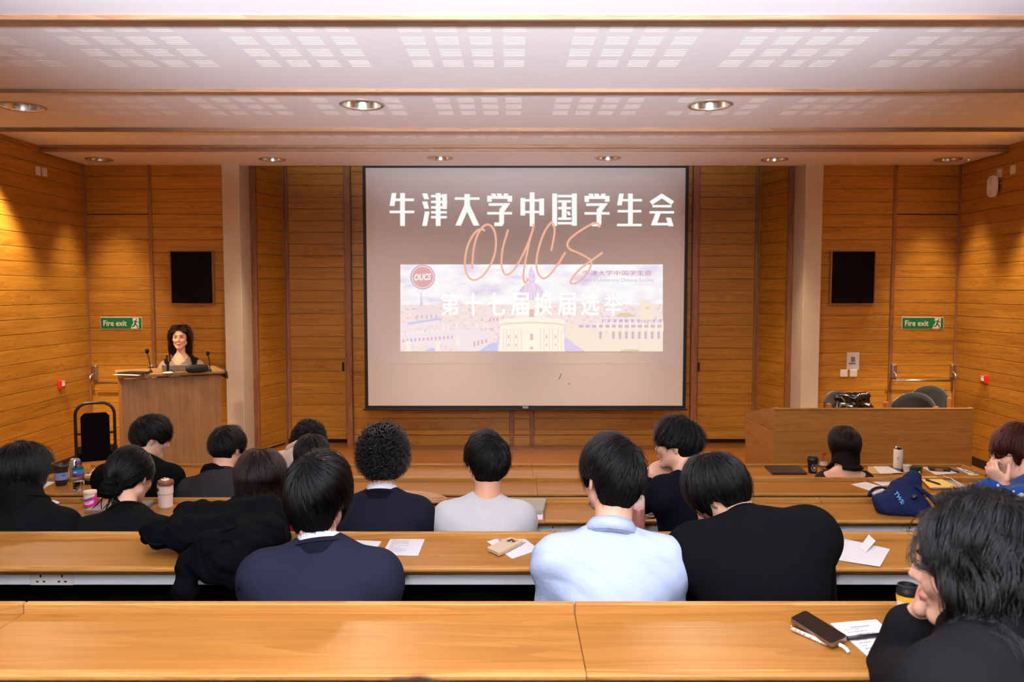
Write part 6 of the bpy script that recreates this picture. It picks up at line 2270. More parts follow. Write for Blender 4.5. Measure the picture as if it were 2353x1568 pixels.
def phone(label, q, th, m_side, m_face, extra=None):
    q = [Vector(p) for p in q]
    c = sum(q, Vector()) / 4
    t = empty('phone', c, 0, label, 'phone', 'phones on the desks')
    pts = []
    for k in range(4):                                     # rounded corners
        p, a, b = q[k], q[k - 1], q[(k + 1) % 4]
        r = 0.011
        u0, u1 = (a - p).normalized() * r, (b - p).normalized() * r
        for f in (0, 0.25, 0.5, 0.75, 1):
            pts.append((p + u0) * (1 - f) ** 2 + p * 2 * f * (1 - f) + (p + u1) * f * f - c)
    for nm, sc, z0, z1, m in (('case', 1.0, 0.0, th, m_side), ('face', 0.965, th, th + 0.0006, m_face)):
        bm = bmesh.new()
        lo = [bm.verts.new((p.x * sc, p.y * sc, p.z + z0)) for p in pts]
        hi = [bm.verts.new((p.x * sc, p.y * sc, p.z + z1)) for p in pts]
        n = len(pts)
        bm.faces.new(lo[::-1])
        bm.faces.new(hi)
        for k in range(n):
            bm.faces.new((lo[k], lo[(k + 1) % n], hi[(k + 1) % n], hi[k]))
        bm_obj(nm, bm, m, t)
    return t, c


GOLD = mat('champagne_metal', srgb(196, 168, 138), 0.35, metal=0.3)
t, c = phone('gold phone lying face down on a printed sheet', quad_on(4, [(1118, 1265), (1170, 1240.5), (1203.5, 1249.5), (1147, 1279)], 0.004), 0.010, GOLD, mat('champagne_glass', srgb(200, 176, 148), 0.25))
cb = desk_pt(1176, 1244.5, 4, 0.0150) - c
bm = bmesh.new()
xd = (desk_pt(1203.5, 1249.5, 4) - desk_pt(1170, 1240.5, 4)).normalized()
rz_ = math.atan2(xd.y, xd.x)
bm = bmesh.new()
add_box(bm, cb, (0.034, 0.034, 0.003), 0.001, Matrix.Rotation(rz_, 3, 'Z'))
bp0 = bm_obj('camera_bump', bm, GOLD, t)
for dx, dy in ((-0.008, 0.008), (-0.008, -0.008), (0.009, 0.0)):
    v = Matrix.Rotation(rz_, 3, 'Z') @ Vector((dx, dy, 0.0015))
    lathe('camera_lens', [(0.0005, 0.0), (0.0062, 0.0), (0.0060, 0.002), (0.0005, 0.002)], BLACK, bp0, 16, cb + v)
t, c = phone('black phone in a clear case lying face up on the nearest desk', quad_on(5, [(1814, 1428), (1850, 1410), (1949, 1471), (1912, 1490)], 0.008), 0.008, mat('clear_case', srgb(96, 70, 54), 0.12, spec=0.8, coat=0.5), mat('phone_screen', srgb(8, 7, 7), 0.12))
bm = bmesh.new()
for u, v in ((1818, 1440), (1828, 1447), (1838, 1452), (1848, 1457), (1862, 1465), (1884, 1478)):
    bmesh.ops.create_uvsphere(bm, u_segments=8, v_segments=6, radius=0.0022, matrix=Matrix.Translation(desk_pt(u, v, 5, 0.014) - c))
o = bm_obj('case_glints', bm, CHROME, t)  # chrome beads modelled as the glints along the clear case
tube('charging_plug', [desk_pt(1928, 1482, 5, 0.014) - c, desk_pt(1938, 1487, 5, 0.012) - c, desk_pt(1945, 1493, 5, 0.007) - c, desk_pt(1950, 1500, 5, 0.004) - c], 0.0042, WHITE, t, 8)
tube('charging_pad', [desk_pt(1820, 1446, 5, 0.005) - c, desk_pt(1900, 1480, 5, 0.005) - c], 0.0045, WHITE, t, 8)
phone('dark phone standing under the white flask on the front desk', quad_on(1, [(2046, 1077), (2060, 1073.5), (2082, 1082), (2066, 1087)], 0.0), 0.009, BLACK, mat('phone_screen', (0, 0, 0, 1)))
t, c = phone('black cased phone with a grip ring, on papers on the front desk', quad_on(1, [(2131, 1075.5), (2178, 1078), (2185, 1085), (2137, 1082.5)], 0.004), 0.012, BLACK, mat('brown_black_case', srgb(40, 32, 28), 0.4))
bm = bmesh.new()
rc_ = desk_pt(2158, 1080, 1, 0.018) - c
add_tube(bm, [rc_ + Vector((0.024 * math.cos(a), 0.024 * math.sin(a), 0)) for a in np.linspace(0, 2 * math.pi, 21)], 0.003, 6)
bm_obj('grip_ring', bm, mat('ring_metal', srgb(190, 140, 100), 0.3, metal=0.8), t, True)
tube_o = tube('charging_cable', smooth_path([desk_pt(2168, 1094, 1, 0.004), desk_pt(2176, 1097.5, 2, 0.026), desk_pt(2184, 1099, 2, 0.022), desk_pt(2196, 1107, 2, 0.012), desk_pt(2212, 1117, 2, 0.012), desk_pt(2228, 1124, 2, 0.004), desk_pt(2246, 1127, 2, 0.004)], 6), 0.003, WHITE, None, 8)
tag(tube_o, 'white charging cable trailing over the grey folder', 'cable')

# cups, bottles, pots
CARD = mat('white_card', srgb(228, 220, 208), 0.6)


def stand(u, v, row, dz=0.0):
    return desk_pt(u, v, row, dz)


def px(n, p):
    return n * (p.y + 0.05) / FPX


def wrap_text(name, body, R0, z, h, a0, m, parent, wdt, bold=0.0, tiltz=0.0):
    """lettering bent round a cylinder of radius R0, centred at angle a0 (-pi/2 faces the seats)"""
    me = text_mesh(body, bold, 0.0)
    n = len(me.vertices)
    co = np.empty(n * 3, np.float32)
    me.vertices.foreach_get('co', co)
    co = co.reshape(-1, 3)
    lo, hi = co.min(0), co.max(0)
    x = (co[:, 0] - (lo[0] + hi[0]) / 2) * wdt / (hi[0] - lo[0])
    y = (co[:, 1] - lo[1]) * h / (hi[1] - lo[1])
    r = R0(z) if callable(R0) else R0
    a = a0 + x / r
    zz = z + y - h / 2 + tiltz * x
    rr = np.array([R0(q) for q in zz]) if callable(R0) else np.full(n, R0)
    co = np.stack([rr * np.cos(a), rr * np.sin(a), zz], 1)
    me.vertices.foreach_set('co', co.astype(np.float32).ravel())
    me.update()
    return mesh_obj(name, me, m, parent)


def cup(label, p, r0, r1, h, body_m, lid_m, band=None, name='coffee_cup'):
    t = empty(name, p, 0, label, 'cup')
    lathe('cup_body', [(r0 * 0.95, 0.0), (r0, 0.002), (r1, h), (r1 * 0.96, h)], body_m, t, 32)
    lathe('lid', [(r1 * 1.02, h - 0.006), (r1 * 1.06, h - 0.003), (r1 * 1.05, h + 0.006), (r1 * 0.98, h + 0.009), (r1 * 0.95, h + 0.018), (r1 * 0.86, h + 0.019), (r1 * 0.82, h + 0.012), (0.0005, h + 0.012)], lid_m, t, 32, close=False)
    if band:
        z0, z1, bm_ = band
        f = lambda z: r0 + (r1 - r0) * z / h + 0.0012
        lathe('sleeve', [(f(z0), z0), (f(z1), z1), (f(z1) - 0.001, z1), (f(z0) - 0.001, z0)], bm_, t, 32, close=False)
    return t


p = stand(141, 1115, 2)
W_ = px(33, p)
hh = 0.112
BRN = mat('dark_brown_card', srgb(44, 28, 22), 0.55)
t = cup('dark coffee cup with pale blue sleeve on the second desk', p, W_ * 0.36, W_ * 0.48, hh, BRN, mat('dark_lid', srgb(34, 26, 22), 0.4), (0.036, 0.080, mat('pale_blue_sleeve', srgb(122, 136, 186), 0.6)))
wrap_text('sleeve_lettering', 'HE', lambda z: W_ * (0.36 + 0.12 * z / hh) + 0.0022, 0.065, 0.011, -0.75, INKD, t, 0.022, 0.01)
p = stand(156, 1107, 2) + Vector((0.02, 0.05, 0))
t = empty('drinks_can', p, 0, 'tall silver drinks can behind the blue-sleeved cup', 'can')
rC = px(24, p) / 2
hC = at(150, 1055, p.y).z - p.z
SILV = mat('silver_can', srgb(196, 192, 190), 0.3, metal=0.7)
lathe('can_body', [(rC * 0.8, 0), (rC, 0.006), (rC, hC - 0.016), (rC * 0.78, hC - 0.002), (rC * 0.78, hC), (rC * 0.7, hC - 0.003), (0.0005, hC - 0.003)], SILV, t, 28)
lathe('ring_pull', [(0.004, hC - 0.001), (0.009, hC - 0.001), (0.009, hC + 0.001), (0.004, hC + 0.001)], STEEL, t, 12)
bm = bmesh.new()
for k in range(7):
    add_box(bm, (rC * math.cos(-0.7) * 1.005, rC * math.sin(-0.7) * 1.005, 0.03 + k * 0.013), (0.006, 0.010, 0.008), 0, Matrix.Rotation(-0.7, 3, 'Z'))
o = bm_obj('can_lettering', bm, mat('slate_print', srgb(90, 92, 112), 0.5), t)
o['kind'] = 'stuff'
p = stand(181, 1126, 2)
t = empty('water_bottle', p, 0, 'clear plastic water bottle with purple cap and blue label', 'bottle')
rb = px(25, p) / 2
hb = at(180, 1066, p.y).z - p.z
CLEAR = mat('clear_plastic', (0.97, 0.97, 0.97, 1), 0.05, trans=1.0, ior=1.18)
prof = [(rb * 0.85, 0.0), (rb, 0.008)]
for k in range(6):
    z = 0.02 + k * (hb * 0.55 - 0.02) / 6
    prof += [(rb, z), (rb * 0.95, z + 0.006)]
prof += [(rb, hb * 0.58), (rb, hb * 0.78), (rb * 0.8, hb * 0.88), (rb * 0.42, hb * 0.97), (rb * 0.42, hb)]
lathe('bottle_body', prof, CLEAR, t, 28)
lathe('water', [(rb * 0.88, 0.002), (rb * 0.94, 0.012), (rb * 0.94, hb * 0.34), (0.0005, hb * 0.34)], mat('water', (0.95, 0.97, 1, 1), 0.0, trans=1.0, ior=1.33), t, 24)
lathe('label_band', [(rb * 1.01, hb * 0.52), (rb * 1.015, hb * 0.64), (rb * 1.0, hb * 0.64), (rb * 1.0, hb * 0.52)], mat('purple_label', srgb(112, 44, 122), 0.4), t, 28, close=False)
lathe('label_band', [(rb * 1.01, hb * 0.64), (rb * 1.015, hb * 0.80), (rb * 1.0, hb * 0.80), (rb * 1.0, hb * 0.64)], mat('teal_label', srgb(34, 132, 168), 0.4), t, 28, close=False)
bm = bmesh.new()
for dx in (-0.006, 0.0, 0.006):
    add_prism(bm, [(dx - 0.005, 0), (dx, 0.011), (dx + 0.005, 0)], 0.0008, frame(Vector((0, -rb * 1.03, hb * 0.685)), (1, 0, 0), (0, 0, 1)))
bm_obj('label_mountains', bm, WHITE, t)
lathe('cap', [(rb * 0.5, hb - 0.004), (rb * 0.5, hb + 0.014), (rb * 0.46, hb + 0.016), (0.0005, hb + 0.016)], mat('purple_cap', srgb(84, 48, 142), 0.4), t, 24)
p = stand(205, 1108, 2, 0.014)
bm = bmesh.new()
add_tube(bm, [(-0.10, 0, 0), (-0.05, 0.004, 0.003), (0.0, 0, 0.0), (0.06, -0.004, 0), (0.11, -0.01, -0.002)], [0.008, 0.015, 0.014, 0.015, 0.008], 10)
o = bm_obj('glasses_case', bm, BLACK, None, True)
o.location = p
tag(o, 'slim black case lying behind the water bottle', 'case')

# third desk, left: gum pot, tumbler, tissue
p = stand(208, 1163, 3)
rg = px(28, p) / 2
hg = at(208, 1128, p.y).z - p.z
t = empty('gum_pot', p, 0, 'pink and cream chewing gum pot on the third desk', 'pot')
PINK = mat('gum_pink', srgb(226, 50, 158), 0.45)
CREAM = mat('gum_cream', srgb(228, 206, 182), 0.45)
lathe('pot_body', [(rg * 0.95, 0), (rg, 0.003), (rg * 1.0, hg * 0.80), (rg * 0.97, hg * 0.80)], PINK, t, 32)
lathe('pot_lid', [(rg * 1.0, hg * 0.80), (rg * 1.04, hg * 0.82), (rg * 1.04, hg * 0.98), (rg * 1.0, hg), (0.0005, hg)], CREAM, t, 32)


def wrap_patch(name, rad, pts, m, parent):
    bm = bmesh.new()
    bm.faces.new([bm.verts.new((rad * math.cos(-math.pi / 2 + x / rad), rad * math.sin(-math.pi / 2 + x / rad), z)) for x, z in pts])
    bmesh.ops.triangulate(bm, faces=bm.faces[:])
    return bm_obj(name, bm, m, parent)


gpts = []
for x in np.linspace(-rg * 1.25, rg * 1.25, 13):
    gpts.append((x, hg * (0.50 + 0.16 * x / rg)))
top_ = [(x, hg * 0.80) for x in np.linspace(rg * 1.25, -rg * 1.25, 13)]
for a, b in zip(range(12), range(1, 13)):
    wrap_patch('cream_panel', rg * 1.012, [gpts[a], gpts[b], top_[12 - b], top_[12 - a]], CREAM, t)
for a, b in zip(np.linspace(-rg * 1.0, rg * 1.0, 11)[:-1], np.linspace(-rg * 1.0, rg * 1.0, 11)[1:]):
    f = lambda x: 0.16 + 0.05 * (x / rg) ** 2 + 0.04 * x / rg
    wrap_patch('white_swirl', rg * 1.014, [(a, hg * f(a)), (b, hg * f(b)), (b, hg * (f(b) + 0.20)), (a, hg * (f(a) + 0.20))], CARD, t)
wrap_text('brand_lettering', 'mentos', rg * 1.025, hg * 0.52, hg * 0.15, -math.pi / 2, mat('brand_navy', srgb(30, 40, 120), 0.5), t, rg * 1.5, 0.03, 0.30)
wrap_text('pure_lettering', 'PURE', rg * 1.025, hg * 0.29, hg * 0.14, -math.pi / 2 - 0.1, PINK, t, rg * 0.95, 0.0, 0.2)
wrap_text('green_lettering', 'FRESH', rg * 1.045, hg * 0.84, hg * 0.09, -math.pi / 2 - 0.3, mat('brand_green', srgb(66, 110, 58), 0.5), t, rg * 0.8, 0.01, 0.0)
p = stand(381, 1165, 3)
rt_ = px(35, p) / 2
ht = at(381, 1112, p.y).z - p.z
t = empty('tumbler', p, 0, 'cream fluted tumbler with brown flip lid on the third desk', 'cup')
CRM = mat('cream_enamel', srgb(226, 204, 188), 0.4)
bm = bmesh.new()
rings = []
for z, r, fl_ in ((0, .86, 0), (.004, .90, 0), (.1 * ht, .90, 1), (.30 * ht, .91, 1), (.55 * ht, .93, 1), (.60 * ht, .985, 0), (.64 * ht, 1.0, 0), (.98 * ht, 1.0, 0), (ht, .98, 0)):
    ring = []
    for k in range(72):
        a = 2 * math.pi * k / 72
        rr = rt_ * r * (1 - 0.028 * fl_ * (0.5 + 0.5 * math.cos(24 * a)))
        ring.append(bm.verts.new((rr * math.cos(a), rr * math.sin(a), z)))
    rings.append(ring)
for a, b in zip(rings, rings[1:]):
    for k in range(72):
        bm.faces.new((a[k], a[(k + 1) % 72], b[(k + 1) % 72], b[k]))
bm.faces.new(rings[0][::-1])
bm.faces.new(rings[-1])
bm_obj('tumbler_body', bm, CRM, t, False)
lathe('lid', [(rt_ * 1.0, ht), (rt_ * 1.02, ht + 0.004), (rt_ * 1.0, ht + 0.014), (rt_ * 0.94, ht + 0.018), (0.0005, ht + 0.018)], mat('brown_lid', srgb(124, 72, 52), 0.4), t, 32, rot=(0.06, 0.05, 0))
lathe('lid_button', [(rt_ * 0.55, ht + 0.018), (rt_ * 0.5, ht + 0.024), (0.0005, ht + 0.025)], CRM, t, 24)
tube('lid_hinge', [(-0.012, 0.0, ht + 0.026), (0.004, 0.0, ht + 0.028)], 0.004, mat('brass', srgb(200, 160, 90), 0.2, metal=1.0), t)
lathe('badge', [(0.0005, 0), (0.009, 0), (0.009, 0.0015), (0.0005, 0.0015)], mat('badge_brown', srgb(70, 36, 34), 0.4), t, 20, (-rt_ * 0.62, -rt_ * 0.80, ht * 0.80), (math.pi / 2, 0, -0.65))


def crumple(name, label, cat, c, sx, sy, sz, m, seed, sub=3, taper=0.0, amp=0.22):
    """crumpled sheet: sharp facets pushed in and out"""
    bm = bmesh.new()
    bmesh.ops.create_icosphere(bm, subdivisions=sub, radius=1.0)
    r = random.Random(seed)
    dirs = [Vector((r.gauss(0, 1), r.gauss(0, 1), r.gauss(0, 1))).normalized() for _ in range(40)]
    for v in bm.verts:
        n = v.co.normalized()
        d = max(n.dot(q) * (0.8 + 0.4 * ((i * 37) % 11) / 11) for i, q in enumerate(dirs))
        f = 1 + amp * (2 * d - 1.8) + r.gauss(0, 0.03)
        k = 1 - taper * (n.x * 0.5 + 0.5)
        v.co = Vector((n.x * f * sx, n.y * f * sy * k, max(n.z * f, -0.55) * sz * k))
    zmin = min(v.co.z for v in bm.verts)
    for v in bm.verts:
        v.co.z -= zmin
    o = bm_obj(name, bm, m, None)
    o.location = c
    return tag(o, label, cat)


crumple('tissue', 'crumpled white tissue on the third desk before the black bob', 'tissue', stand(113, 1160, 3), 0.045, 0.03, 0.013, WHITEP, 3)
bag_b = crumple('paper_bag', 'crumpled brown paper bag on the third desk right of the curly head', 'bag', stand(955, 1163, 3) + Vector((0, 0.02, 0)), 0.15, 0.075, 0.052, mat('brown_paper', srgb(176, 128, 88), 0.5), 8, 4, 0.62, 0.26)

# pink flask on the fourth desk
p = stand(1466, 1246, 4)
rf = px(31, p) / 2
hf = at(1466, 1140, p.y).z - p.z
t = empty('flask', p, 0, 'tall rose gold flask with pale pink lid behind the blue shirt', 'bottle')
lathe('flask_body', [(rf * 0.94, 0), (rf, 0.004), (rf, hf * 0.70), (rf * 0.92, hf * 0.73)], mat('rose_gold', srgb(172, 118, 104), 0.35, metal=0.55), t, 36)
lathe('lid', [(rf * 0.92, hf * 0.73), (rf * 0.97, hf * 0.75), (rf * 0.92, hf * 0.96), (rf * 0.80, hf), (0.0005, hf + 0.002)], mat('pale_pink', srgb(226, 186, 178), 0.4), t, 36)

# big cup on the nearest desk
p = stand(2082, 1452, 5) + Vector((0.01, 0.02, 0))
rc0 = px(45, p) / 2
hc = at(2075, 1362, p.y).z - p.z
t = cup('tall white takeaway cup with orange band and black lid, beside leaning person', p, rc0 * 0.80, rc0 * 1.0, hc, CARD, BLACK, (hc * 0.80, hc * 0.985, mat('orange_band', srgb(240, 160, 30), 0.5)), 'takeaway_cup')
wrap_text('side_lettering', 'mocha', lambda z: rc0 * (0.80 + 0.2 * z / hc) + 0.002, hc * 0.35, 0.012, -math.pi / 2 - 0.7, INK, t, 0.03)

# front desk, right: black cup, red-capped bottle, white flask, small cups
p = stand(1867, 1087, 1)
rk = px(24, p) / 2
hk = at(1867, 1057, p.y).z - p.z
BLK2 = mat('matt_black_card', srgb(14, 15, 16), 0.55)
t = cup('black takeaway coffee cup with pale lettering on the front desk', p, rk * 0.76, rk, hk, BLK2, BLACK)
PALE = mat('pale_print', srgb(214, 196, 162), 0.6)
fr_ = lambda z: rk * (0.76 + 0.24 * z / hk) + 0.0018
for k, ch in enumerate('BLACK SHEEP'):
    a = math.radians(205 - k * 23)
    xx, zz = 0.021 * math.cos(a), hk * 0.45 + 0.024 * math.sin(a)
    if ch != ' ':
        wrap_text('ring_lettering', ch, fr_, zz, 0.0095, -math.pi / 2 + xx / rk, PALE, t, 0.0065, 0.02)
for k, ch in enumerate('COFFEE'):
    a = math.radians(-142 + k * 21)
    xx, zz = 0.021 * math.cos(a), hk * 0.45 + 0.024 * math.sin(a)
    wrap_text('ring_lettering', ch, fr_, zz, 0.0095, -math.pi / 2 + xx / rk, PALE, t, 0.0065, 0.02)
bm = bmesh.new()
for pl in ([(-0.010, -0.004), (-0.006, 0.008), (0.004, 0.010), (0.010, 0.003), (0.008, -0.007), (0.0, -0.011), (-0.007, -0.009)],):
    bm.faces.new([bm.verts.new((fr_(hk * 0.45) * math.cos(-math.pi / 2 + x / rk), fr_(hk * 0.45) * math.sin(-math.pi / 2 + x / rk) - 0.0006, hk * 0.45 + z)) for x, z in pl])
bmesh.ops.triangulate(bm, faces=bm.faces[:])
bm_obj('emblem', bm, PALE, t)
bm = bmesh.new()
for x, z in ((-0.002, 0.002), (0.004, 0.001)):
    add_box(bm, (fr_(hk * 0.45) * math.cos(-math.pi / 2 + x / rk), fr_(hk * 0.45) * math.sin(-math.pi / 2 + x / rk) - 0.001, hk * 0.45 + z), (0.003, 0.001, 0.003))
bm_obj('emblem_eyes', bm, BLK2, t)
p = stand(1892, 1079, 1)
r_ = px(15, p) / 2
h_ = at(1892, 1045, p.y).z - p.z
t = empty('soda_bottle', p, 0, 'small clear bottle with red cap beside the black cup', 'bottle')
lathe('bottle_body', [(r_ * 0.9, 0), (r_, 0.01), (r_ * 0.92, h_ * 0.3), (r_, h_ * 0.5), (r_ * 0.9, h_ * 0.65), (r_ * 0.45, h_ * 0.92), (r_ * 0.45, h_)], CLEAR, t, 24)
lathe('cap', [(r_ * 0.58, h_ - 0.003), (r_ * 0.58, h_ + 0.016), (0.0005, h_ + 0.017)], RED, t, 20)
lathe('label_band', [(r_ * 1.0, h_ * 0.28), (r_ * 1.03, h_ * 0.5), (r_ * 1.0, h_ * 0.5)], CARD, t, 24, close=False)
p = stand(2063, 1076, 1, 0.0105)
r_ = px(20, p) / 2
h_ = at(2063, 1033, p.y).z - p.z
t = empty('white_flask', p, 0, 'white drinking flask with chrome lid on the front desk', 'bottle')
lathe('flask_body', [(r_ * 0.93, 0), (r_, 0.004), (r_, h_ - 0.008), (r_ * 0.9, h_)], mat('white_enamel', srgb(232, 214, 200), 0.4), t, 32)
lathe('lid', [(r_ * 0.82, h_), (r_ * 0.86, h_ + 0.003), (r_ * 0.84, h_ + 0.018), (r_ * 0.7, h_ + 0.022), (0.0005, h_ + 0.022)], CHROME, t, 28)
o_ = Matrix.Translation((0, 0, 0))
bm = bmesh.new()
for k in range(3):
    add_box(bm, (-r_ * 0.45, -r_ * 0.90, h_ * 0.62 - k * 0.009), (0.012, 0.002, 0.004), 0, Matrix.Rotation(-0.45, 3, 'Z'))
x_ = bm_obj('printed_mark', bm, INK, t)
x_['kind'] = 'stuff'
p = stand(2084, 1084, 1)
t = empty('paper_cup', p, 0, 'small white paper cup next to the white flask', 'cup')
r_ = px(18, p) / 2
lathe('cup_wall', [(r_ * 0.85, 0), (r_, 0.045), (r_ * 1.03, 0.046), (r_ * 0.95, 0.045), (r_ * 0.8, 0.004), (0.0005, 0.004)], CARD, t, 28, close=False)
lathe('rim', [(r_ * 0.96, 0.044), (r_ * 1.05, 0.044), (r_ * 1.05, 0.048), (r_ * 0.96, 0.048)], WHITE, t, 28, close=False)
p = stand(2104, 1086, 1)
t = empty('green_jar', p, 0, 'squat dark green jar with ridged lid above the navy bag', 'jar')
r_ = px(27, p) / 2
lathe('jar_body', [(r_ * 0.9, 0), (r_, 0.004), (r_, 0.03)], mat('green_glass', srgb(22, 62, 38), 0.2), t, 32)
bm = bmesh.new()
ring0, ring1 = [], []
for k in range(60):
    a = 2 * math.pi * k / 60
    rr = r_ * (1.02 + 0.02 * (k % 2))
    ring0.append(bm.verts.new((rr * math.cos(a), rr * math.sin(a), 0.03)))
    ring1.append(bm.verts.new((rr * math.cos(a), rr * math.sin(a), 0.045)))
for k in range(60):
    bm.faces.new((ring0[k], ring0[(k + 1) % 60], ring1[(k + 1) % 60], ring1[k]))
bm.faces.new(ring1)
bm.faces.new(ring0[::-1])
bm_obj('jar_lid', bm, mat('dark_green_lid', srgb(20, 48, 30), 0.35), t)

# ------------------------------------------------------------------ clothes and bags left on the desks
ZS4 = surf(4)
f = Field()
A_ = lambda u, v, d: np.array(at(u, v, d))
f.cap(A_(432, 1192, 2.80), A_(600, 1198, 2.80), 0.060, 0.075, 0.05)
f.cap(A_(445, 1235, 2.68), A_(610, 1235, 2.70), 0.072, 0.075, 0.05)
f.cap(A_(500, 1280, 2.55), A_(560, 1270, 2.60), 0.085, 0.080, 0.05)
f.cap(A_(540, 1310, 2.50), A_(515, 1296, 2.50), 0.055, 0.060, 0.04)
f.cap(A_(428, 1290, 2.55), A_(424, 1410, 2.50), 0.034, 0.030, 0.03)
f.cap(A_(405, 1212, 2.72), A_(338, 1226, 2.74), 0.050, 0.034, 0.03)
f.cap(A_(398, 1232, 2.66), A_(360, 1240, 2.66), 0.036, 0.030, 0.03)
f.cap(A_(415, 1180, 2.86), A_(470, 1164, 2.90), 0.030, 0.026, 0.03)
f.cap(A_(560, 1160, 2.88), A_(620, 1185, 2.84), 0.045, 0.055, 0.04)
f.cap(A_(636, 1205, 2.80), A_(640, 1235, 2.75), 0.045, 0.040, 0.03)
edge = LIPD[4] - DEPTH - 0.004
me = f.mesh('coat', 0.0075, 0.0, lambda X_, Y_, Z_: np.where(Y_ > edge, ZS4 + 0.0015 - Z_, -1.0) + 0 * X_, (0.012, 17, 21))
co = np.empty(len(me.vertices) * 3, np.float32)
me.vertices.foreach_get('co', co)
co = co.reshape(-1, 3)
m_ = (co[:, 1] > edge) & (co[:, 2] < ZS4 + 0.001)
co[m_, 2] = ZS4 + 0.001
me.vertices.foreach_set('co', co.ravel())
me.update()
CORD = mat('navy_black_corduroy', srgb(6, 6, 9), 0.95, spec=0.06, bump=(420, 0.4, 0.002))
t = empty('coat', at(520, 1250, 2.68), 0, 'black corduroy coat heaped over the fourth desk, sleeve hanging down', 'coat')
inv_ = Matrix.Translation(-Vector(t.location))
o = mesh_obj('coat_body', me, CORD, t)
o.matrix_parent_inverse = inv_
for pts, r in ((((380, 1205, 2.68), (420, 1250, 2.60), (500, 1225, 2.58), (580, 1200, 2.66)), 0.004), (((470, 1275, 2.46), (520, 1240, 2.56), (545, 1265, 2.50)), 0.004), (((330, 1232, 2.70), (345, 1250, 2.70), (372, 1252, 2.66)), 0.005)):
    path = []
    for q in smooth_path([at(*q) for q in pts], 6):
        d = ray(*(0, 0)) if False else (q - Vector((0, 0, CZ))).normalized()
        p_ = np.array(q) - np.array(d) * 0.25
        for _ in range(60):
            dd = f.at(p_[None, :], 0.006)[0]
            p_ = p_ + np.array(d) * dd * 0.8
            if abs(dd) < 0.001:
                break
        path.append(Vector(p_))
    s_ = tube('seam', path, r, CORD, t, 6)
    s_.matrix_parent_inverse = inv_

# navy tote bag
ZS3 = surf(3)
f = Field()
B_ = lambda u, v, d: np.array(at(u, v, d))
f.cap(B_(2096, 1098, 3.78), B_(2040, 1158, 3.68), 0.028, 0.050, 0.04)
f.cap(B_(2104, 1096, 3.78), B_(2102, 1158, 3.68), 0.018, 0.048, 0.04)
f.cap(B_(2032, 1162, 3.68), B_(2108, 1172, 3.66), 0.034, 0.040, 0.04)
f.cap(B_(2066, 1122, 3.74), B_(2080, 1160, 3.68), 0.030, 0.055, 0.04)
f.cap(B_(2014, 1150, 3.70), B_(2030, 1158, 3.70), 0.016, 0.030, 0.03)
f.cap(B_(2115, 1178, 3.62), B_(2128, 1193, 3.60), 0.026, 0.010, 0.02)
f.cap(B_(2118, 1166, 3.68), B_(2140, 1178, 3.68), 0.030, 0.022, 0.03)
TOTE = mat('navy_canvas', srgb(24, 32, 66), 0.9, spec=0.15, bump=(600, 0.2, 0.001))
t = empty('tote_bag', at(2075, 1150, 3.70), 0, 'navy canvas bag with pale blue lettering slumped on the third desk', 'bag')
inv_ = Matrix.Translation(-Vector(t.location))
o = mesh_obj('bag_body', f.mesh('bag_body', 0.006, 0.0, lambda X_, Y_, Z_: np.where(Y_ > LIPD[3] - DEPTH - 0.01, ZS3 + 0.001 - Z_, -1.0) + 0 * X_, (0.006, 16, 5)), TOTE, t)
o.matrix_parent_inverse = inv_


def strap(name, pts, r, m, flat=0.35):
    s_ = tube(name, smooth_path([at(*q) for q in pts], 5), r, m, t, 8, flat=(Vector((0, 0.6, 0.8)), flat))
    s_.matrix_parent_inverse = inv_
    return s_


strap('handle', [(2106, 1118, 3.70), (2122, 1130, 3.66), (2140, 1144, 3.64), (2152, 1158, 3.64), (2155, 1170, 3.64), (2146, 1184, 3.63), (2128, 1184, 3.63)], 0.013, TOTE)
strap('handle', [(2036, 1122, 3.76), (2016, 1121, 3.78), (2003, 1128, 3.78), (1999, 1139, 3.76)], 0.012, TOTE)
strap('edge_binding', [(2113, 1084, 3.80), (2115, 1100, 3.76), (2112, 1118, 3.72)], 0.0035, mat('lime_binding', srgb(150, 160, 70), 0.7), 1.0)
strap('lining_flap', [(2006, 1136, 3.74), (2016, 1132, 3.74), (2030, 1127, 3.74)], 0.013, mat('pale_floral_cloth', srgb(176, 180, 186), 0.85, vary=(90, srgb(220, 190, 190))), 0.6)
strap('buckle', [(2098, 1146, 3.615), (2105, 1140, 3.615)], 0.014, BLACK, 0.8)
def field_hit(fl, u, v, off, d0, d1):
    d = np.array(ray(u, v).normalized())
    p_ = np.array(at(u, v, d0))
    for _ in range(120):
        dd = fl.at(p_[None, :], off)[0]
        if dd < 0.0006 or p_[1] > d1:
            break
        p_ = p_ + d * max(dd * 0.7, 0.0005)
    return Vector(p_)


pc_, pa_, pb_, pu_ = (field_hit(f, u, v, 0.006, 3.4, 3.9) for u, v in ((2065, 1144), (2058, 1134), (2072, 1154), (2070, 1139)))
s_ = text_obj('bag_lettering', 'TWS:', 0.062, 0.026, frame(pc_ - Vector((0, 0.006, 0)), pb_ - pa_, pu_ - pc_), mat('pale_blue_print', srgb(120, 176, 220), 0.7), t, 0.02, 0.001)
s_.matrix_parent_inverse = inv_

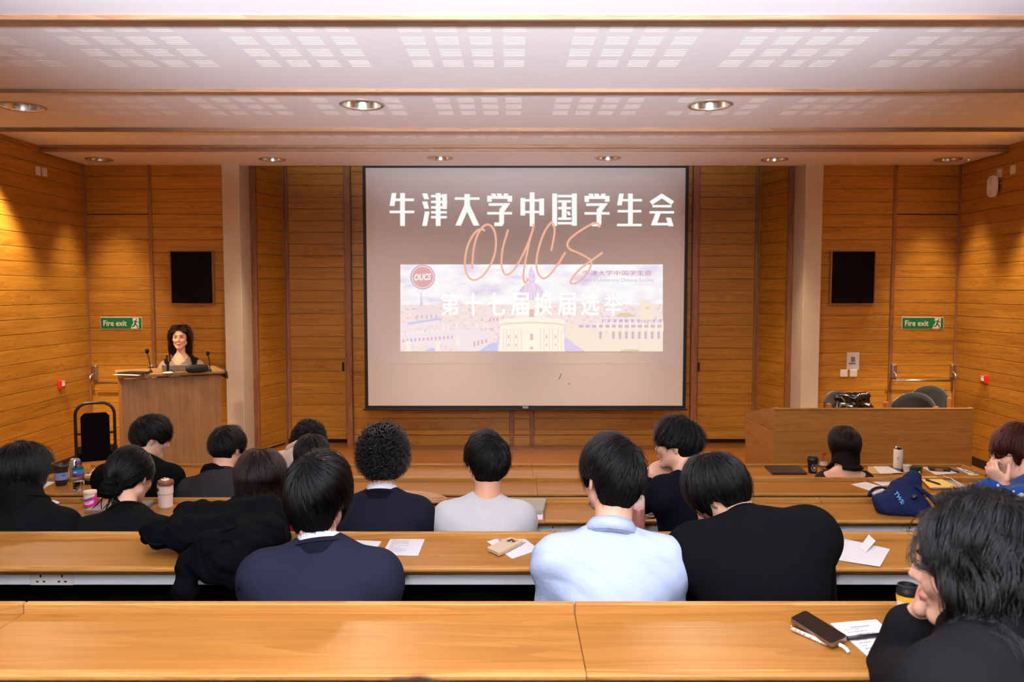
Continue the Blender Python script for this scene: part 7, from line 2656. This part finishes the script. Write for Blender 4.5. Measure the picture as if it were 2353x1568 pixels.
# beige-lined jacket beside the navy jumper
f = Field()
f.cap(B_(1482, 1158, 3.72), B_(1508, 1176, 3.66), 0.022, 0.030, 0.03)
f.cap(B_(1478, 1178, 3.66), B_(1526, 1180, 3.66), 0.024, 0.024, 0.03)
f.cap(B_(1490, 1150, 3.74), B_(1500, 1166, 3.72), 0.016, 0.022, 0.03)
t = empty('jacket', at(1500, 1175, 3.68), 0, 'beige-lined navy jacket lying on the third desk by the navy jumper', 'jacket')
inv_ = Matrix.Translation(-Vector(t.location))
o = mesh_obj('lining', f.mesh('lining', 0.006, 0.0, lambda X_, Y_, Z_: np.where(Y_ > LIPD[3] - DEPTH - 0.01, ZS3 + 0.001 - Z_, -1.0) + 0 * X_, (0.006, 18, 9)), mat('beige_lining', srgb(146, 130, 116), 0.8), t)
o.matrix_parent_inverse = inv_
for nm, pts, r, m in (('navy_edge', [(1474, 1194, 3.61), (1490, 1196, 3.60), (1510, 1190, 3.61)], 0.012, KNIT), ('pale_trim', [(1480, 1183, 3.61), (1492, 1188, 3.60), (1502, 1188, 3.605)], 0.007, SHIRTW), ('hanging_hem', [(1524, 1184, 3.60), (1532, 1200, 3.55), (1538, 1215, 3.53)], 0.014, mat('beige_lining', (0, 0, 0, 1)))):
    s_ = tube(nm, smooth_path([at(*q) for q in pts], 5), r, m, t, 8, flat=(Vector((0, 0.6, 0.8)), 0.5))
    s_.matrix_parent_inverse = inv_

# leather bag over the armchair behind the panel table
f = Field()
dB2 = 8.02
for a, b, r in (((1925, 915), (1990, 913), 0.05), ((1925, 935), (1992, 935), 0.06), ((1930, 960), (1990, 960), 0.07), ((1988, 908), (1994, 925), 0.02)):
    f.cap(B_(a[0], a[1], dB2), B_(b[0], b[1], dB2), r, r, 0.03)
t = empty('leather_bag', at(1958, 940, dB2), 0, 'shiny black leather bag over the armchair behind the panel table', 'bag')
inv_ = Matrix.Translation(-Vector(t.location))
o = mesh_obj('bag_body', f.mesh('bag_body', 0.012, 0.0, None, (0.016, 14, 4)), mat('black_leather', srgb(14, 13, 13), 0.22, spec=0.7), t)
o.matrix_parent_inverse = inv_
s_ = tube('strap', smooth_path([at(1932, 912, dB2 - 0.06), at(1940, 922, dB2 - 0.085), at(1948, 940, dB2 - 0.09)], 5), 0.006, mat('grey_strap', srgb(90, 86, 80), 0.4), t)
s_.matrix_parent_inverse = inv_

# ------------------------------------------------------------------ on the lectern
def goose(label, u0, v0, u1, v1):
    b = lect_pt(u0, v0)
    h = at(u1, v1, b.y - 0.02)
    t = empty('microphone', b, 0, label, 'microphone', 'lectern microphones')
    v = h - b
    tube('gooseneck', smooth_path([(0, 0, 0.02), v * 0.45 + Vector((0.008 * (1 if v.x < 0 else -1), 0, 0)), v * 0.82], 6), 0.0055, BLACK, t, 8)
    tube('mic_head', [v * 0.80, v * 0.84, v * 0.92, v * 0.98, v], [0.010, 0.017, 0.020, 0.018, 0.008], mat('foam', srgb(16, 15, 15), 0.95), t, 12)
    lathe('base_socket', [(0.022, 0), (0.022, 0.012), (0.010, 0.03), (0.0005, 0.031)], BLACK, t, 16)
    return t


goose('black gooseneck microphone on the lectern, to the left of the woman', 346, 857, 337, 802)
goose('black gooseneck microphone on the lectern, to the right of the woman', 482, 854, 477, 808)
a, b = lect_pt(372, 854.5), lect_pt(431, 853.5)
cL = (a + b) / 2
t = empty('open_laptop', cL, math.atan2(b.y - a.y, b.x - a.x), 'open grey laptop seen from its lid on the lectern', 'laptop')
wL = (b - a).length
hL = at(400, 839, cL.y).z - cL.z
box('lid', (0, 0.0, hL / 2 + 0.004), (wL, 0.010, hL), LAPS, t, 0.003, (0.25, 0, 0))
box('keyboard_base', (0, 0.13, 0.008), (wL, 0.24, 0.016), LAPS, t, 0.003)
p = lect_pt(453, 857.5)
t = empty('soft_case', p, ang, 'rounded black zip case on the lectern, right of the laptop', 'case')
bm = bmesh.new()
bmesh.ops.create_uvsphere(bm, u_segments=24, v_segments=14, radius=1)
for v in bm.verts:
    f_ = lambda q, e: math.copysign(abs(q) ** e, q)
    v.co = (f_(v.co.x, 0.6) * px(25, p), f_(v.co.y, 0.6) * 0.06, f_(v.co.z, 0.7) * 0.043 + 0.043)
bm_obj('case_shell', bm, mat('black_nylon', srgb(14, 13, 13), 0.7), t, True)
tube('zip', [(px(24.6, p) * math.cos(a_), 0.061 * math.sin(a_), 0.05) for a_ in np.linspace(-math.pi, 0, 16)], 0.003, BLACK, t, 6)
p = lect_pt(387, 857.5)
t = empty('desk_lamp', p, 0, 'small black post with silver cylinder head and white foot, on the lectern', 'lamp')
hP = at(386, 815, p.y).z - p.z
lathe('foot', [(0.052, 0), (0.052, 0.006), (0.02, 0.014), (0.0005, 0.015)], WHITE, t, 24)
box('post', (-0.004, 0, hP * 0.5), (0.022, 0.022, hP), BLACK, t, 0.003)
lathe('cylinder_head', [(0.019, hP * 0.64), (0.019, hP * 0.99), (0.016, hP), (0.0005, hP)], CHROME, t, 24, (0.024, -0.014, 0))
p = lect_pt(306, 859.5)
t = sheet_thing('folder', 'black folder on top of white paper, left end of the lectern', 'folder', [lect_pt(268, 859.5, 0.006), lect_pt(300, 856.0, 0.006), lect_pt(347, 857.0, 0.006), lect_pt(326, 861.5, 0.006)], BLACK, th=0.014)
sheet_thing('paper', 'white sheet beneath the black folder on the lectern', 'paper', [lect_pt(259, 862, 0.001), lect_pt(290, 858.5, 0.001), lect_pt(335, 860.5, 0.001), lect_pt(316, 864, 0.001)], WHITEP, th=0.003, group=GP)
tube_o = tube('lectern_cable', smooth_path([lect_pt(392, 850, 0.07), lect_pt(400, 856, 0.02), lect_pt(412, 857.5, 0.006), lect_pt(428, 856, 0.006)], 6), 0.004, BLACK, None, 6)
tag(tube_o, 'thin black cable running from the laptop on the lectern', 'cable')
